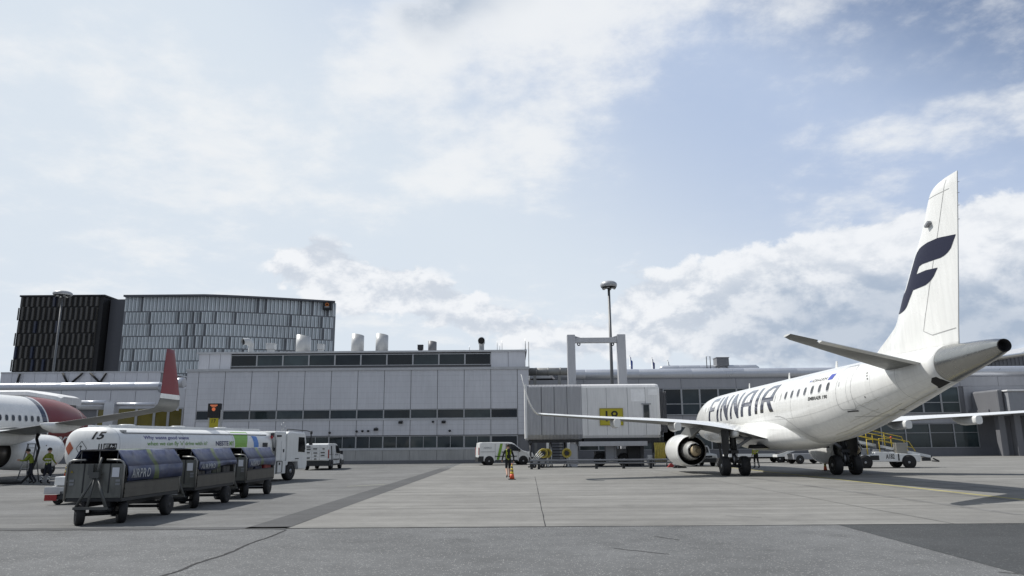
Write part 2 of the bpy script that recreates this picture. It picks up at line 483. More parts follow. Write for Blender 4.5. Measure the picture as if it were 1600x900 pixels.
tag(sheet('joint_strip', wavy(-14, 17.15, -5.0, 16.95, 0.45, 4, 30, 0.05), 0.008, STRIPM), 'dark patched joint between the two asphalt areas', 'ground')
tag(sheet('asphalt_patch', [(7.08, 16.78), (6.85, 9.0), (20, 9.0), (20, 16.2), (16, 16.28)], 0.004, NEWASPH), 'dark fresh asphalt patch at the lower right', 'ground')
j = MB()
def joint(pts, z=0.009): j.add([(x, y, z) for x, y in pts], [list(range(len(pts)))])
joint(wavy(-5.02, 16.88, 30, 16.34, 0.05, 1, 60, 0.012))
a, b_ = gnd(852, 823), gnd(836, 745)
joint(wavy(a.x, a.y, b_.x, b_.y, 0.022, 3, 30, 0.008))
tag(j.build('slab_joints', TAR, fix=False), 'thin dark joint lines between the concrete slabs', 'ground', kind='structure')
cr = MB()
p0, p1, p2 = gnd(447, 828), gnd(345, 868), gnd(240, 904)
rnd = random.Random(7); L_, R_ = [], []
for k in range(61):
    u = k / 60; q = (1 - u) ** 2 * p0 + 2 * u * (1 - u) * (2 * p1 - 0.5 * (p0 + p2)) + u * u * p2; o_ = 0.03 * math.sin(u * 17) + rnd.uniform(-.012, .012); w_ = rnd.uniform(0.018, 0.036)
    L_.append((q.x + o_ - w_, q.y, 0.005)); R_.append((q.x + o_ + w_, q.y, 0.005))
for k in range(60): cr.add([L_[k], R_[k], R_[k + 1], L_[k + 1]], [(0, 1, 2, 3)])
tag(cr.build('sealed_crack', TAR, fix=False), 'tar sealed crack crossing the near asphalt', 'ground', kind='structure')
faint = MB()
for k, yy in enumerate((21.6, 27.0, 33.2, 46.0)):
    faint.add([(x, y, 0.0085) for x, y in wavy(-4.7, yy, 40, yy - 0.4, 0.03, 20 + k, 40, 0.01)], [list(range(82))])
for k, xx in enumerate((9.6, 20.5)):
    faint.add([(x, y, 0.009) for x, y in wavy(xx, 16.7, xx - 0.3, 62, 0.025, 30 + k, 40, 0.01)], [list(range(82))])
tag(faint.build('slab_seams', ground_mat('seam_filler', (0.115, 0.115, 0.112), 0.15, 0.2), fix=False), 'faint filled seams between the concrete slabs', 'ground', kind='structure')
RUB = ground_mat('rubber_smear', (0.165, 0.164, 0.158), 0.15, 0.3, streak=0.2)
rub = MB()
for k, (xa, ya, xb, yb, w) in enumerate(((11.9, 38, 12.3, 18.5, 0.28), (17.8, 38, 18.2, 19, 0.26), (14.9, 30, 15.0, 17.2, 0.2))):
    rub.add([(x, y, 0.0075) for x, y in wavy(xa, ya, xb, yb, w, 40 + k, 30, 0.04)], [list(range(62))])
tag(rub.build('tyre_marks', RUB, fix=False), 'faint grey tyre marks along the stand on the concrete', 'ground', kind='structure')
skid = MB()
for (xa, ya, xb, yb, w, sd) in ((1022, 838, 1062, 844, 0.05, 11), (960, 857, 1046, 866, 0.05, 12), (1135, 806, 1190, 809, 0.04, 13), (1560, 894, 1597, 897, 0.05, 14)):
    q0, q1 = gnd(xa, ya), gnd(xb, yb)
    skid.add([(x, y, 0.005) for x, y in wavy(q0.x, q0.y, q1.x, q1.y, w, sd, 10, 0.02)], [list(range(22))])
tag(skid.build('oil_marks', STRIPM, fix=False), 'short dark scuffs on the near asphalt', 'ground', kind='structure')
LINEY = ground_mat('worn_yellow_line', (0.36, 0.325, 0.14), 0.15, 0.28)
tag(sheet('lead_in_line', [(15.31, 19.0), (15.56, 19.0), (15.32, 58), (15.07, 58)], 0.008, LINEY), 'worn yellow lead-in line under the airliner', 'ground')
wl = MB()
q0, q1 = gnd(541, 760.5), gnd(600, 757.5)
wl.add([(q0.x, q0.y, 0.008), (q1.x, q1.y, 0.008), (q1.x, q1.y + 0.35, 0.008), (q0.x, q0.y + 0.35, 0.008)], [(0, 1, 2, 3)])
q0, q1 = gnd(725, 733), gnd(795, 733)
wl.add([(q0.x, q0.y, 0.008), (q1.x, q1.y, 0.008), (q1.x, q1.y + 0.5, 0.008), (q0.x, q0.y + 0.5, 0.008)], [(0, 1, 2, 3)])
tag(wl.build('faded_marking', ground_mat('faded_line', (0.26, 0.26, 0.22), 0.15, 0.25), fix=False), 'faded pale painted dashes on the apron', 'ground', kind='structure')
# ------------------------------------------------------------------ buildings
WALL = mat('terminal_cladding', (0.60, 0.61, 0.64), 0.5, var=0.06, scale=0.35, streak=0.07)
WALL_R = mat('wing_cladding', (0.36, 0.365, 0.385), 0.5, var=0.07, scale=0.35, streak=0.07)
WALL_D = mat('dark_cladding', (0.17, 0.173, 0.185), 0.5, var=0.08, scale=0.4, streak=0.06)
JOINTM = mat('panel_joint', (0.16, 0.16, 0.17), 0.7)
PLINTH = mat('concrete_plinth', (0.42, 0.42, 0.405), 0.8, var=0.12, scale=0.7, streak=0.12)
FRAME = mat('window_frame', (0.36, 0.37, 0.38), 0.45, 0.2)
ROOFM = mat('roof_edge', (0.48, 0.49, 0.50), 0.45, 0.1, streak=0.05)
TUBEM = mat('roof_roll_metal', (0.56, 0.58, 0.62), 0.32, 0.5, var=0.06, scale=0.3, streak=0.06)
YGLASS = mat('yellow_glazing', (0.13, 0.105, 0.012), 0.12, var=0.5, scale=0.25)
LIGHTG = mat('light_grey_metal', (0.52, 0.53, 0.53), 0.45, 0.1, var=0.07, streak=0.10)

def pwin(parent, mb_name, px0, py0, px1, py1, Y, glassm=GLASS, frame=0.07, mull=(), trans=(), depth=0.10, lean=True):
    """a framed window filling the given rectangle of the facade that stands Y metres away: frame (part) > pane"""
    cx, cy = (px0 + px1) / 2, (py0 + py1) / 2
    x0, x1 = at(px0, cy, Y).x, at(px1, cy, Y).x
    z1, z0 = at(cx, py0, Y).z, at(cx, py1, Y).z
    return win(parent, mb_name, x0, x1, z0, z1, Y, glassm, frame, mull, trans, depth)
def win(parent, name, x0, x1, z0, z1, Y, glassm=GLASS, frame=0.07, mull=(), trans=(), depth=0.10):
    f = MB()
    f.bx(x0, x0 + frame, Y - depth, Y, z0, z1); f.bx(x1 - frame, x1, Y - depth, Y, z0, z1)
    f.bx(x0 + frame, x1 - frame, Y - depth, Y, z0, z0 + frame); f.bx(x0 + frame, x1 - frame, Y - depth, Y, z1 - frame, z1)
    for u in mull:
        x = x0 + (x1 - x0) * u
        f.bx(x - frame * 0.45, x + frame * 0.45, Y - depth * 0.9, Y, z0 + frame, z1 - frame)
    for u in trans:
        z = z0 + (z1 - z0) * u
        f.bx(x0 + frame, x1 - frame, Y - depth * 0.8, Y, z - frame * 0.45, z + frame * 0.45)
    o = f.build(name, FRAME, parent, fix=False)
    p = MB(); p.bx(x0 + frame * 0.5, x1 - frame * 0.5, Y - depth * 0.35, Y - 0.005, z0 + frame * 0.5, z1 - frame * 0.5)
    p.build('pane', glassm, o, fix=False)
    return o

# --- central terminal block
YB = 72.0
blk = thing('terminal_building', 'central grey panelled terminal block with two dark window ribbons and roof glazing', 'building', (0, 0, 0))
xr_end = at(827, 640, YB).x
bay0 = at(808.8, 640, YB).x
bay = (at(808.8, 640, YB).x - at(432, 640, YB).x) / 9
xl_end = at(287.5, 640, YB).x
zc = at(560, 575, YB).z                       # cornice
z_w1t, z_w1b = at(640, 639.5, YB).z, at(640, 654, YB).z
z_w2t, z_w2b = at(640, 681, YB).z, at(640, 700.5, YB).z
z_pl = z_w2b - 0.18
body = MB()
body.bx(xl_end + 0.05, xr_end - 0.05, YB + 0.30, YB + 22, 0, zc - 0.1)
body.build('core', WALL_D, blk)
pan = MB()
edges = [bay0 - bay * i for i in range(12, -1, -1)]
edges = [xl_end] + [e for e in edges if e > xl_end + 0.4] + [xr_end]
gap = 0.06
for i in range(len(edges) - 1):
    a, b_ = edges[i], edges[i + 1]
    end = i == len(edges) - 2 or i == 0
    spans = ([(z_w2t + 0.05, zc - 0.25)] if end else [(z_w1t + 0.02, zc - 0.25), (z_w2t + 0.06, z_w1b - 0.14)])
    for z0, z1 in spans:
        n = max(1, round((z1 - z0) / 0.55)); h = (z1 - z0) / n
        for k in range(n):
            pan.bx(a + gap / 2, b_ - gap / 2, YB, YB + 0.28, z0 + k * h + 0.004, z0 + (k + 1) * h - 0.004, 0)
        pan.bx(a + 0.001, b_ - 0.001, YB + 0.03, YB + 0.29, z0, z1, 1)
pan.build('cladding_panels', [WALL, JOINTM], blk, fix=False)
tr = MB()
tr.bx(xl_end - 0.08, xr_end + 0.08, YB - 0.12, YB + 0.5, zc - 0.25, zc, 0)
tr.bx(edges[1], edges[-2], YB - 0.05, YB + 0.28, z_w1b - 0.14, z_w1b, 0)
tr.bx(edges[1], edges[-2], YB - 0.05, YB + 0.28, z_w2b - 0.16, z_w2b, 0)
tr.build('trim', ROOFM, blk, fix=False)
pl = MB()
for i in range(1, len(edges) - 2):
    pl.bx(edges[i] + 0.012, edges[i + 1] - 0.012, YB - 0.02, YB + 0.29, 0, z_w2b - 0.165, 0)
pl.bx(xl_end, edges[1] - 0.012, YB - 0.02, YB + 0.29, 0, z_w2t + 0.03, 1)
pl.bx(xl_end, xr_end, YB + 0.1, YB + 0.295, 0, z_w2b - 0.2, 2)
pl.bx(edges[1], edges[-2], YB - 0.06, YB - 0.022, 0, 0.28, 2)
pl.build('plinth', [PLINTH, WALL, WALL_D], blk, fix=False)
for i in range(1, len(edges) - 2):
    win(blk, 'window', edges[i], edges[i + 1], z_w1b, z_w1t, YB + 0.12, frame=0.06, depth=0.12)
    if edges[i + 1] < at(770, 690, YB).x:
        win(blk, 'window', edges[i], edges[i + 1], z_w2b, z_w2t, YB + 0.12, frame=0.06, mull=(0.5,), depth=0.12)
for a, b_ in ((edges[-4], edges[-3]), (edges[-3], edges[-2])):
    win(blk, 'window', a, b_, 0.5, z_w2t, YB + 0.20, frame=0.10, depth=0.16)
bk = MB(); bk.bx(xl_end + 0.2, xr_end - 0.2, YB + 0.2, YB + 0.3, 0.2, zc - 0.3); bk.build('backing', WALL_D, blk, fix=False)
# clerestory set back on the roof
YC = YB + 2.6
zt0, zt1 = zc - 0.1, at(560, 549.5, YC).z
cx0, cx1 = at(310.5, 562, YC).x, at(821, 562, YC).x
gx0, gx1 = at(361, 562, YC).x, at(767, 562, YC).x
cl = MB()
cl.bx(cx0, cx1, YC + 0.25, YC + 14, zt0, zt1 - 0.12, 1)
for a, b_ in ((cx0, (cx0 * 2 + gx0) / 3), ((cx0 * 2 + gx0) / 3, (cx0 + 2 * gx0) / 3), ((cx0 + 2 * gx0) / 3, gx0), (gx1, (gx1 + cx1) / 2), ((gx1 + cx1) / 2, cx1)):
    cl.bx(a + 0.02, b_ - 0.02, YC, YC + 0.24, zt0, zt1 - 0.12, 0)
cl.build('clerestory', [WALL, WALL_D], blk, fix=False)
rf = MB(); rf.bx(cx0 - 0.15, cx1 + 0.15, YC - 0.15, YC + 14.2, zt1 - 0.12, zt1 + 0.06, 0); rf.bx(xl_end, xr_end, YB + 0.5, YB + 22, zc - 0.1, zc - 0.02, 0)
rf.build('roof', ROOFM, blk, fix=False)
wz0, wz1 = at(560, 571.5, YC).z, at(560, 553.5, YC).z
for i in range(10):
    win(blk, 'window', gx0 + (gx1 - gx0) * i / 10, gx0 + (gx1 - gx0) * (i + 1) / 10, wz0, wz1, YC + 0.1, frame=0.07, depth=0.14)
# fittings on the facade: floodlights and cameras
lm = MB(); lm.box((0, -0.16, 0), (0.34, 0.26, 0.16), 0, rx=R(18)); lm.box((0, -0.03, 0.06), (0.10, 0.12, 0.30), 1)
lamp0 = None
for px, py, lab in ((588, 671, 'dark floodlight on the grey facade, farthest left of the larger lamps'), (626.5, 660, 'dark floodlight just under the upper window ribbon, left of the pair'), (693.5, 659.5, 'dark floodlight under the upper window ribbon near the right end of the block')):
    p = at(px, py, YB)
    if lamp0 is None: lamp0 = lo = lm.build('wall_floodlight', [DARK, STEEL])
    else: lo = lamp0.copy(); C.objects.link(lo)
    lo.location = (p.x, YB - 0.055, p.z); lo.scale = (1.15, 1.15, 1.15)
    tag(lo, lab, 'floodlight', 'floodlights on the terminal facade')
cmm = MB(); cmm.tube([(0, 0, 0.0), (0, -0.22, -0.02)], 0.035, 6, 1); cmm.lathe([(0.02, 0.10), (0.12, 0.06), (0.13, -0.04), (0.06, -0.12)], (0, -0.24, 0), (0, 0, 1), 10, 0)
cam0 = None
for px, py, lab in ((558, 674, 'small dark camera on the facade, leftmost of three close together'), (567, 673.5, 'small dark camera on the facade, middle of three close together'), (576, 673.5, 'small dark camera on the facade, right one of three close together'), (677, 659, 'small dark camera below the upper window ribbon, left of a floodlight'), (703, 673, 'small dark camera alone above the right lower windows'), (516, 676, 'small dark camera above the open service van')):
    p = at(px, py, YB)
    if cam0 is None: cam0 = lo = cmm.build('security_camera', [DARK, STEEL])
    else: lo = cam0.copy(); C.objects.link(lo)
    lo.location = (p.x, YB - 0.002, p.z)
    tag(lo, lab, 'camera', 'small cameras on the terminal facade')
# --- roof plant, standing on the clerestory roof
def roof_z(): return zt1 + 0.06
def cowl(px, pyt, w, label, mt, Yr=YC + 4, slant=0.30, name='ventilation_stack'):
    p = at(px, 548, Yr); zt = at(px, pyt, Yr).z; r = w * Yr / FOC / 2
    m_ = MB(); n = 28; rings = []
    for k in range(4):
        z = [0, 0.12, 0.121, 1][k]; rr = [r * 1.05, r * 1.05, r, r][k]
        H_ = zt - roof_z()
        rings.append([Vector((rr * math.cos(2 * PI * i / n), rr * math.sin(2 * PI * i / n), z * H_ if z < 1 else H_ - slant * 0.5 * (1 + math.cos(2 * PI * i / n - 0.5)))) for i in range(n)])
    m_.loft(rings[:2], 1); m_.loft(rings[2:], 0)
    o = m_.build(name, [mt, ROOFM], None)
    o.location = (p.x, Yr, roof_z())
    return tag(o, label, 'vent', 'stacks on the terminal roof')
cowl(473.5, 523.5, 22.5, 'light grey slanted stack, leftmost on the terminal roof, in front of the hotel', LIGHTG)
cowl(558.5, 522, 19.5, 'light grey slanted stack, left one of the pair against the sky' , LIGHTG, slant=0.22)
cowl(596.5, 521.5, 19.5, 'light grey slanted stack, right one of the pair against the sky', LIGHTG, slant=0.22)
cowl(675.5, 533, 13.5, 'short dark grey stack with a slanted top on the terminal roof', WALL_D, slant=0.12)
def box_vent(px, py0, py1, w, label, mt, stem=True, Yr=YC + 3):
    x = at(px, 545, Yr).x; z1 = at(px, py0, Yr).z; z0 = at(px, py1, Yr).z; hw = w * Yr / FOC / 2
    o = MB()
    o.bx(-hw, hw, -hw, hw, z0 - roof_z(), z1 - roof_z()); o.bx(-hw * 1.06, hw * 1.06, -hw * 1.06, hw * 1.06, z1 - roof_z() + 0.002, z1 - roof_z() + 0.07)
    o.bx(-hw * 0.7, hw * 0.7, -hw * 0.7, hw * 0.7, 0, z0 - roof_z())
    b = o.build('roof_vent', mt, None, bev=0.02); b.location = (x, Yr, roof_z())
    return tag(b, label, 'vent', 'box vents on the terminal roof')
box_vent(423.5, 538, 546, 13, 'small pale grey box vent near the left gooseneck duct', LIGHTG)
box_vent(501.5, 539, 546, 9.5, 'small pale box vent right of the leftmost grey stack', LIGHTG)
box_vent(657, 540, 546.5, 8.5, 'small black box vent left of the dark stack', DARK)
def gooseneck(px, pyt, label, turn):
    Yr = YC + 3; p = at(px, 545, Yr); H_ = at(px, pyt, Yr).z - roof_z()
    o = MB(); r = 0.34; pts = [(0, 0, 0), (0, 0, H_ * 0.45), (0, 0, H_ * 0.62)]
    for k in range(1, 7):
        a = k / 6 * R(118)
        pts.append((-turn * 0.34 * (1 - math.cos(a)), -0.42 * (1 - math.cos(a)), H_ * 0.62 + 0.42 * math.sin(a)))
    e = Vector(pts[-1]) - Vector(pts[-2]); pts.append(tuple(Vector(pts[-1]) + e * 1.1))
    o.tube(pts, [r * 0.8] * 3 + [r * 1.05] * 7, 16, 0, caps=False)
    q = Vector(pts[-2]); o.lathe([(r * 0.98, 0), (0.01, -0.02)], q, e, 16, 1)
    b = o.build('gooseneck_duct', [LIGHTG if turn else STEEL, BLACK]); b.location = (p.x, Yr, roof_z())
    return tag(b, label, 'duct', 'curved exhaust ducts on the terminal roof')
gooseneck(392, 531, 'curved metal exhaust duct with a black mouth at the left end of the roof', 1)
gooseneck(752.5, 530, 'curved exhaust duct with a black mouth near the right end of the roof', 0)
def mast(px, py0, label, w=0.035, Yr=YC + 3):
    p = at(px, 548, Yr); H_ = at(px, py0, Yr).z - roof_z()
    o = MB(); o.tube([(0, 0, 0), (0, 0, H_)], [w, w * 0.6], 6); o.box((0, 0, 0.05), (0.2, 0.2, 0.1))
    b = o.build('antenna', STEEL); b.location = (p.x, Yr, roof_z()); tag(b, label, 'antenna', 'thin antennas on the terminal roof')
mast(777, 532, 'thin antenna, left of three close together on the roof')
mast(781, 537, 'short thin antenna, middle of three close together on the roof')
mast(784.5, 532, 'thin antenna, right of three close together on the roof')
mast(733.5, 540, 'short thin antenna left of the curved duct')
mast(821, 529, 'tall thin antenna at the right corner of the roof', 0.05, YC + 0.6)
la = MB()
lx = cx1 + 0.35; ly = YC + 0.4; zb = zc
la.tube([(lx, ly - 0.25, zb), (lx, ly - 0.25, zt1 + 0.9)], 0.03, 6); la.tube([(lx, ly + 0.25, zb), (lx, ly + 0.25, zt1 + 0.9)], 0.03, 6)
for k in range(9): la.tube([(lx, ly - 0.25, zb + 0.25 + k * 0.28), (lx, ly + 0.25, zb + 0.25 + k * 0.28)], 0.02, 6)
for k in range(0):
    z = zb + 0.7 + k * 0.5
    la.tube([(lx, ly - 0.25, z), (lx + 0.35, ly - 0.3, z), (lx + 0.45, ly, z), (lx + 0.35, ly + 0.3, z), (lx, ly + 0.25, z)], 0.02, 6)
tag(la.build('roof_ladder', DARK), 'dark caged ladder at the right end of the roof glazing', 'ladder')

# --- right terminal wing behind the jet bridge
YR = 86.0
rw = thing('terminal_wing', 'long grey terminal wing with a rounded metal roof edge behind the airliner', 'building')
x0, x1 = at(828, 620, YR).x, at(1668, 620, YR).x
ztube = at(1100, 584, YR).z; rt = 8.6 * YR / FOC
wall = MB()
wall.bx(x0, x1, YR + 0.12, YR + 25, 0, ztube - rt * 0.9, 1)
zs = [at(1100, 607, YR).z, at(1100, 648.5, YR).z]
cuts = [x0] + [at(px, 600, YR).x for px in (912, 998, 1064, 1150, 1236, 1322, 1408, 1500, 1560)] + [x1]
for a, b_ in zip(cuts, cuts[1:]):
    wall.bx(a + 0.02, b_ - 0.02, YR, YR + 0.11, zs[0] + 0.02, ztube - rt * 0.9, 0)
for a, b_ in zip(cuts[:-3], cuts[1:]):
    wall.bx(a + 0.02, b_ - 0.02, YR, YR + 0.11, at(1100, 664, YR).z, zs[1] - 0.02, 0)
wall.bx(cuts[-3] + 0.3, x1, YR, YR + 0.11, at(1500, 652, YR).z, zs[0], 0)
wall.build('wall', [WALL_R, WALL_D], rw, fix=False)
rr = MB()
seg = [at(px, 584, YR).x for px in (873, 915, 998, 1080, 1162, 1245, 1330, 1420, 1510, 1600, 1668)]
for a, b_ in zip(seg, seg[1:]):
    rr.lathe([(rt * 0.985, 0), (rt, 0.03), (rt, b_ - a - 0.03), (rt * 0.985, b_ - a)], (a, YR + 0.35, ztube), (1, 0, 0), 24)
rr.lathe([(0.05, 0), (rt * 0.6, 0.15), (rt * 0.9, 0.45), (rt * 0.985, 0.9)], (seg[0] - 0.9, YR + 0.35, ztube), (1, 0, 0), 24)
rr.build('roof_roll', TUBEM, rw)
r2 = MB(); za = at(1100, 575.5, YR + 5).z; r2r = 5.2 * YR / FOC
xa, xb = at(1030, 575, YR + 5).x, at(1186, 575, YR + 5).x
n = 5
for k in range(n):
    a, b_ = xa + (xb - xa) * k / n, xa + (xb - xa) * (k + 1) / n
    r2.lathe([(r2r * (0.3 if k == 0 else 0.97), 0), (r2r, 0.4 if k == 0 else 0.05), (r2r, b_ - a - (0.4 if k == n - 1 else 0.05)), (r2r * (0.3 if k == n - 1 else 0.97), b_ - a)], (a, YR + 5, za), (1, 0, 0), 20)
r2.build('upper_roof_roll', TUBEM, rw)
rp = MB(); rp.bx(x0, x1, YR + 1, YR + 25, ztube - 0.3, ztube + 0.2); rp.build('roof', ROOFM, rw, fix=False)
# glazing, two panes high, from beside the jet bridge to past the fuselage
gpx = [1036, 1065, 1093.5, 1122.5, 1151.5, 1180, 1209, 1238, 1267, 1296, 1325, 1354, 1383, 1412, 1441, 1470, 1499]
for a, b_ in zip(gpx, gpx[1:]):
    xa_, xb_ = at(a, 628, YR).x, at(b_, 628, YR).x
    win(rw, 'window', xa_, xb_, zs[1], zs[0], YR + 0.02, frame=0.10, trans=(0.42 if a < 1400 else 0.40,), depth=0.16)
pwin(rw, 'window', 1527, 621, 1562, 631, YR - 0.004, frame=0.12, mull=(0.5,))
# dark glazed ground floor
gl0 = [905 + 30 * k for k in range(6)] + [1036 + 38 * k for k in range(14)]
for a, b_ in zip(gl0, gl0[1:]):
    xa_, xb_ = at(a, 690, YR).x, at(b_, 690, YR).x
    win(rw, 'ground_floor_window', xa_, xb_, 0.9, at(1100, 664, YR).z - 0.05, YR + 0.02, frame=0.065, trans=(0.62,), depth=0.16)
bs = MB(); bs.bx(x0, x1, YR - 0.1, YR + 0.1, 0, 0.88); bs.build('base_wall', WALL_D, rw, fix=False)
colm = MB()
for px in (1566, 1590, 1622): 
    x = at(px, 690, YR - 3).x; colm.bx(x - 0.35, x + 0.35, YR - 3.4, YR - 2.7, 0, at(1560, 650, YR - 3).z)
colm.bx(at(1545, 690, YR - 3).x, x1, YR - 3.7, YR, at(1560, 650, YR - 3).z + 0.002, at(1560, 640, YR - 3).z)
colm.build('canopy', WALL_D, rw, fix=False)
# far right sloping hall roof
hl = thing('hangar_hall', 'low hall with a sloping ribbed roof rising behind the tail cone at the far right', 'building')
YH = 110
h = MB(); xa, xb = at(1500, 575, YH).x, at(1700, 575, YH).x
z0, z1 = at(1500, 579, YH).z, at(1700, 529, YH).z
h.prism([(xa, z0 - 4), (xb, z0 - 4), (xb, z1), (xa, z0)], YH, YH + 20, lambda u, v, t: (u, t, v), 0)
h.prism([(xa - 0.5, z0 + 0.02), (xb, z1 + 0.02), (xb, z1 + 0.35), (xa - 0.5, z0 + 0.3)], YH - 0.6, YH + 20, lambda u, v, t: (u, t, v), 1)
h.prism([(xa, 0), (xb, 0), (xb, z0 - 4), (xa, z0 - 4)], YH + 0.2, YH + 20, lambda u, v, t: (u, t, v), 0)
for k in range(int((xb - xa) / 0.6)):
    x = xa + k * 0.6; h.bx(x, x + 0.3, YH - 0.08, YH, z0 - 3.9, z0 + (z1 - z0) * k * 0.6 / (xb - xa) - 0.03, 0)
h.build('hall_shell', [WALL_D, ROOFM], hl, fix=False)
# rooftop things on the right wing
def rbox(px0, py0, px1, py1, Y, d, name, label, mt, cat):
    o = MB(); a, b_ = at(px0, (py0 + py1) / 2, Y).x, at(px1, (py0 + py1) / 2, Y).x; zt, zb = at((px0 + px1) / 2, py0, Y).z, at((px0 + px1) / 2, py1, Y).z
    o.bx(a, b_, Y, Y + d, zb, zt); o.bx(a - 0.06, b_ + 0.06, Y - 0.06, Y + d + 0.06, zt + 0.002, zt + 0.08)
    for k in range(5): o.bx(a + 0.1, b_ - 0.1, Y - 0.03, Y - 0.002, zb + (zt - zb) * (k + 0.3) / 5.3, zb + (zt - zb) * (k + 0.75) / 5.3)
    for q in (a + 0.2, b_ - 0.2): o.bx(q - 0.08, q + 0.08, Y + 0.1, Y + 0.3, ztube, zb)
    return tag(o.build(name, mt), label, cat)
rbox(1120, 559, 1139, 571.5, YR + 4, 1.6, 'air_handling_unit', 'dark grey air unit on the terminal wing roof', WALL_D, 'air unit')
rl = MB(); p = at(1107, 572, YR + 4)
rl.tube([(p.x - 0.2, p.y, ztube), (p.x - 0.2, p.y, at(1107, 557, YR + 4).z), (p.x + 0.25, p.y, at(1107, 557, YR + 4).z), (p.x + 0.25, p.y, ztube)], 0.05, 6)
rl.tube([(p.x - 0.2, p.y, ztube + 0.7), (p.x + 1.2, p.y, ztube + 0.5)], 0.04, 6)
tag(rl.build('roof_rail', DARK), 'thin dark hoop rail left of the air unit on the roof', 'rail')
# four flags behind the roof
for px, py0, lab, c2 in ((985, 556, 'blue and white flag on a pole behind the terminal roof, left of the flags', (0.03, 0.07, 0.30)), (1019.5, 559, 'furled dark blue flag on a pole right of the gantry', (0.015, 0.03, 0.16)), (1044, 563, 'small pale flag on a pole, rightmost behind the roof', (0.5, 0.52, 0.55))):
    Yf = 120; p = at(px, 580, Yf); zt = at(px, py0, Yf).z
    o = thing('flagpole', lab, 'flag', (p.x, Yf, 0), group='flags behind the terminal roof')
    m_ = MB(); m_.tube([(0, 0, 0), (0, 0, zt)], [0.09, 0.05], 8); m_.lathe([(0.02, -0.1), (0.1, 0), (0.02, 0.1)], (0, 0, zt), (0, 0, 1), 8); m_.build('pole', W_PAINT, o)
    f_ = MB(); rings = []
    for k in range(9):
        u = k / 8; rings.append([Vector((0.08 + 0.30 * u + 0.1 * math.sin(u * 9 + v), 0.12 * math.sin(u * 7 + v * 1.5), zt - 0.15 - v * 1.6 - u * 0.9)) for v in (0, 0.33, 0.66, 1)])
    f_.loft(rings, 0, False, False, True, closed=False)
    ff = f_.build('flag_cloth', mat('flag_' + str(px), c2, 0.8), o, fix=False); sd = ff.modifiers.new('cloth', 'SOLIDIFY'); sd.thickness = 0.01
# duct pipe between the block and the wing
dp = MB(); p0, p1 = at(829, 581, 79), at(876, 580, 79)
dp.lathe([(0.02, -1.2), (0.42, -1.2), (0.42, p1.x - p0.x + 1.5), (0.3, p1.x - p0.x + 1.5)], p0, (1, 0, 0), 20); 
for k in range(3): dp.lathe([(0.45, -0.06), (0.45, 0.06)], p0 + Vector((0.6 + k * 1.3, 0, 0)), (1, 0, 0), 20)
dp.bx(p0.x + 0.3, p0.x + 0.6, 78.8, 79.2, 0, p0.z - 0.38); dp.bx(p1.x - 0.3, p1.x, 78.8, 79.2, 0, p1.z - 0.38)
tag(dp.build('duct_pipe', mat('dull_duct', (0.30, 0.30, 0.29), 0.5, 0.4, var=0.15, streak=0.15)), 'dull metal duct joining the central block to the right wing', 'pipe')

# --- left terminal wing
YL = 84.0
lw = thing('pier_building', 'low grey terminal pier with a long rolled white roof edge and yellow glazing', 'building')
x0, x1 = at(-60, 620, YL).x, at(289, 620, YL).x
zt = at(130, 583, YL + 6).z; zr = at(130, 604.5, YL).z; rt2 = 7.0 * YL / FOC
w_ = MB()
w_.bx(x0, x1, YL + 0.3, YL + 5.9, 0, zr + rt2 * 0.3, 1)
cu = [x0 + (x1 - x0) * k / 9 for k in range(10)]
for a, b_ in zip(cu, cu[1:]):
    w_.bx(a + 0.03, b_ - 0.03, YL, YL + 0.28, at(130, 640, YL).z, zr - rt2 * 0.4, 0)
xe = at(250, 590, YL + 6).x
cu2 = [x0 + (xe - x0) * k / 14 for k in range(15)]
for a, b_ in zip(cu2, cu2[1:]):
    w_.bx(a + 0.02, b_ - 0.02, YL + 5.92, YL + 6.2, zr, zt, 0)
w_.bx(x0, xe, YL + 6.21, YL + 22, 0, zt - 0.05, 1)
w_.bx(x0, xe + 0.1, YL + 5.85, YL + 22.1, zt + 0.002, zt + 0.18, 2)
w_.bx(at(262, 600, YL).x, x1, YL - 0.02, YL - 0.002, 0, zr - 0.3, 0)
w_.build('wall', [WALL, WALL_D, ROOFM], lw, fix=False)
t_ = MB()
xt = at(249, 604, YL).x
cu3 = [x0 + (xt - x0) * k / 8 for k in range(9)]
for a, b_ in zip(cu3, cu3[1:]):
    t_.lathe([(rt2 * 0.985, 0), (rt2, 0.04), (rt2, b_ - a - 0.04), (rt2 * 0.985, b_ - a)], (a, YL + 0.25, zr), (1, 0, 0), 24)
t_.lathe([(rt2 * 0.985, 0), (rt2 * 0.55, 2.0), (rt2 * 0.4, 4.0)], (xt, YL + 0.25, zr - 0.25), (1, 0, -0.03), 24)
t_.build('roof_roll', TUBEM, lw)
br = MB()
for q in ((27, 31, 598, 584), (98, 105, 583, 598), (112, 129, 598, 583), (141, 156, 583, 598), (156, 166, 598, 583)):
    br = MB(); br.tube([at(q[0], q[2], YL + 5.7), at(q[1], q[3], YL + 5.7)], 0.12, 6); br.build('roof_brace', BLACK, lw)
for a, b_ in ((150, 181), (181, 212), (212, 240), (240, 262), (262, 285)):
    pwin(lw, 'yellow_window', a, 637, b_, 690, YL - 0.03, YGLASS, 0.14, depth=0.12)
vt = MB(); a = at(275, 598, 80); vt.lathe([(0.02, 0), (0.55, 0), (0.55, 1.0), (0.5, 1.0)], (a.x - 0.1, 80, a.z), (1, 0, 0), 20); vt.bx(a.x + 0.3, a.x + 0.5, 79.9, 80.1, a.z - 3, a.z - 0.5)
tag(vt.build('duct_pipe', TUBEM), 'short shiny pipe end left of the central block', 'pipe')
sp = MB()
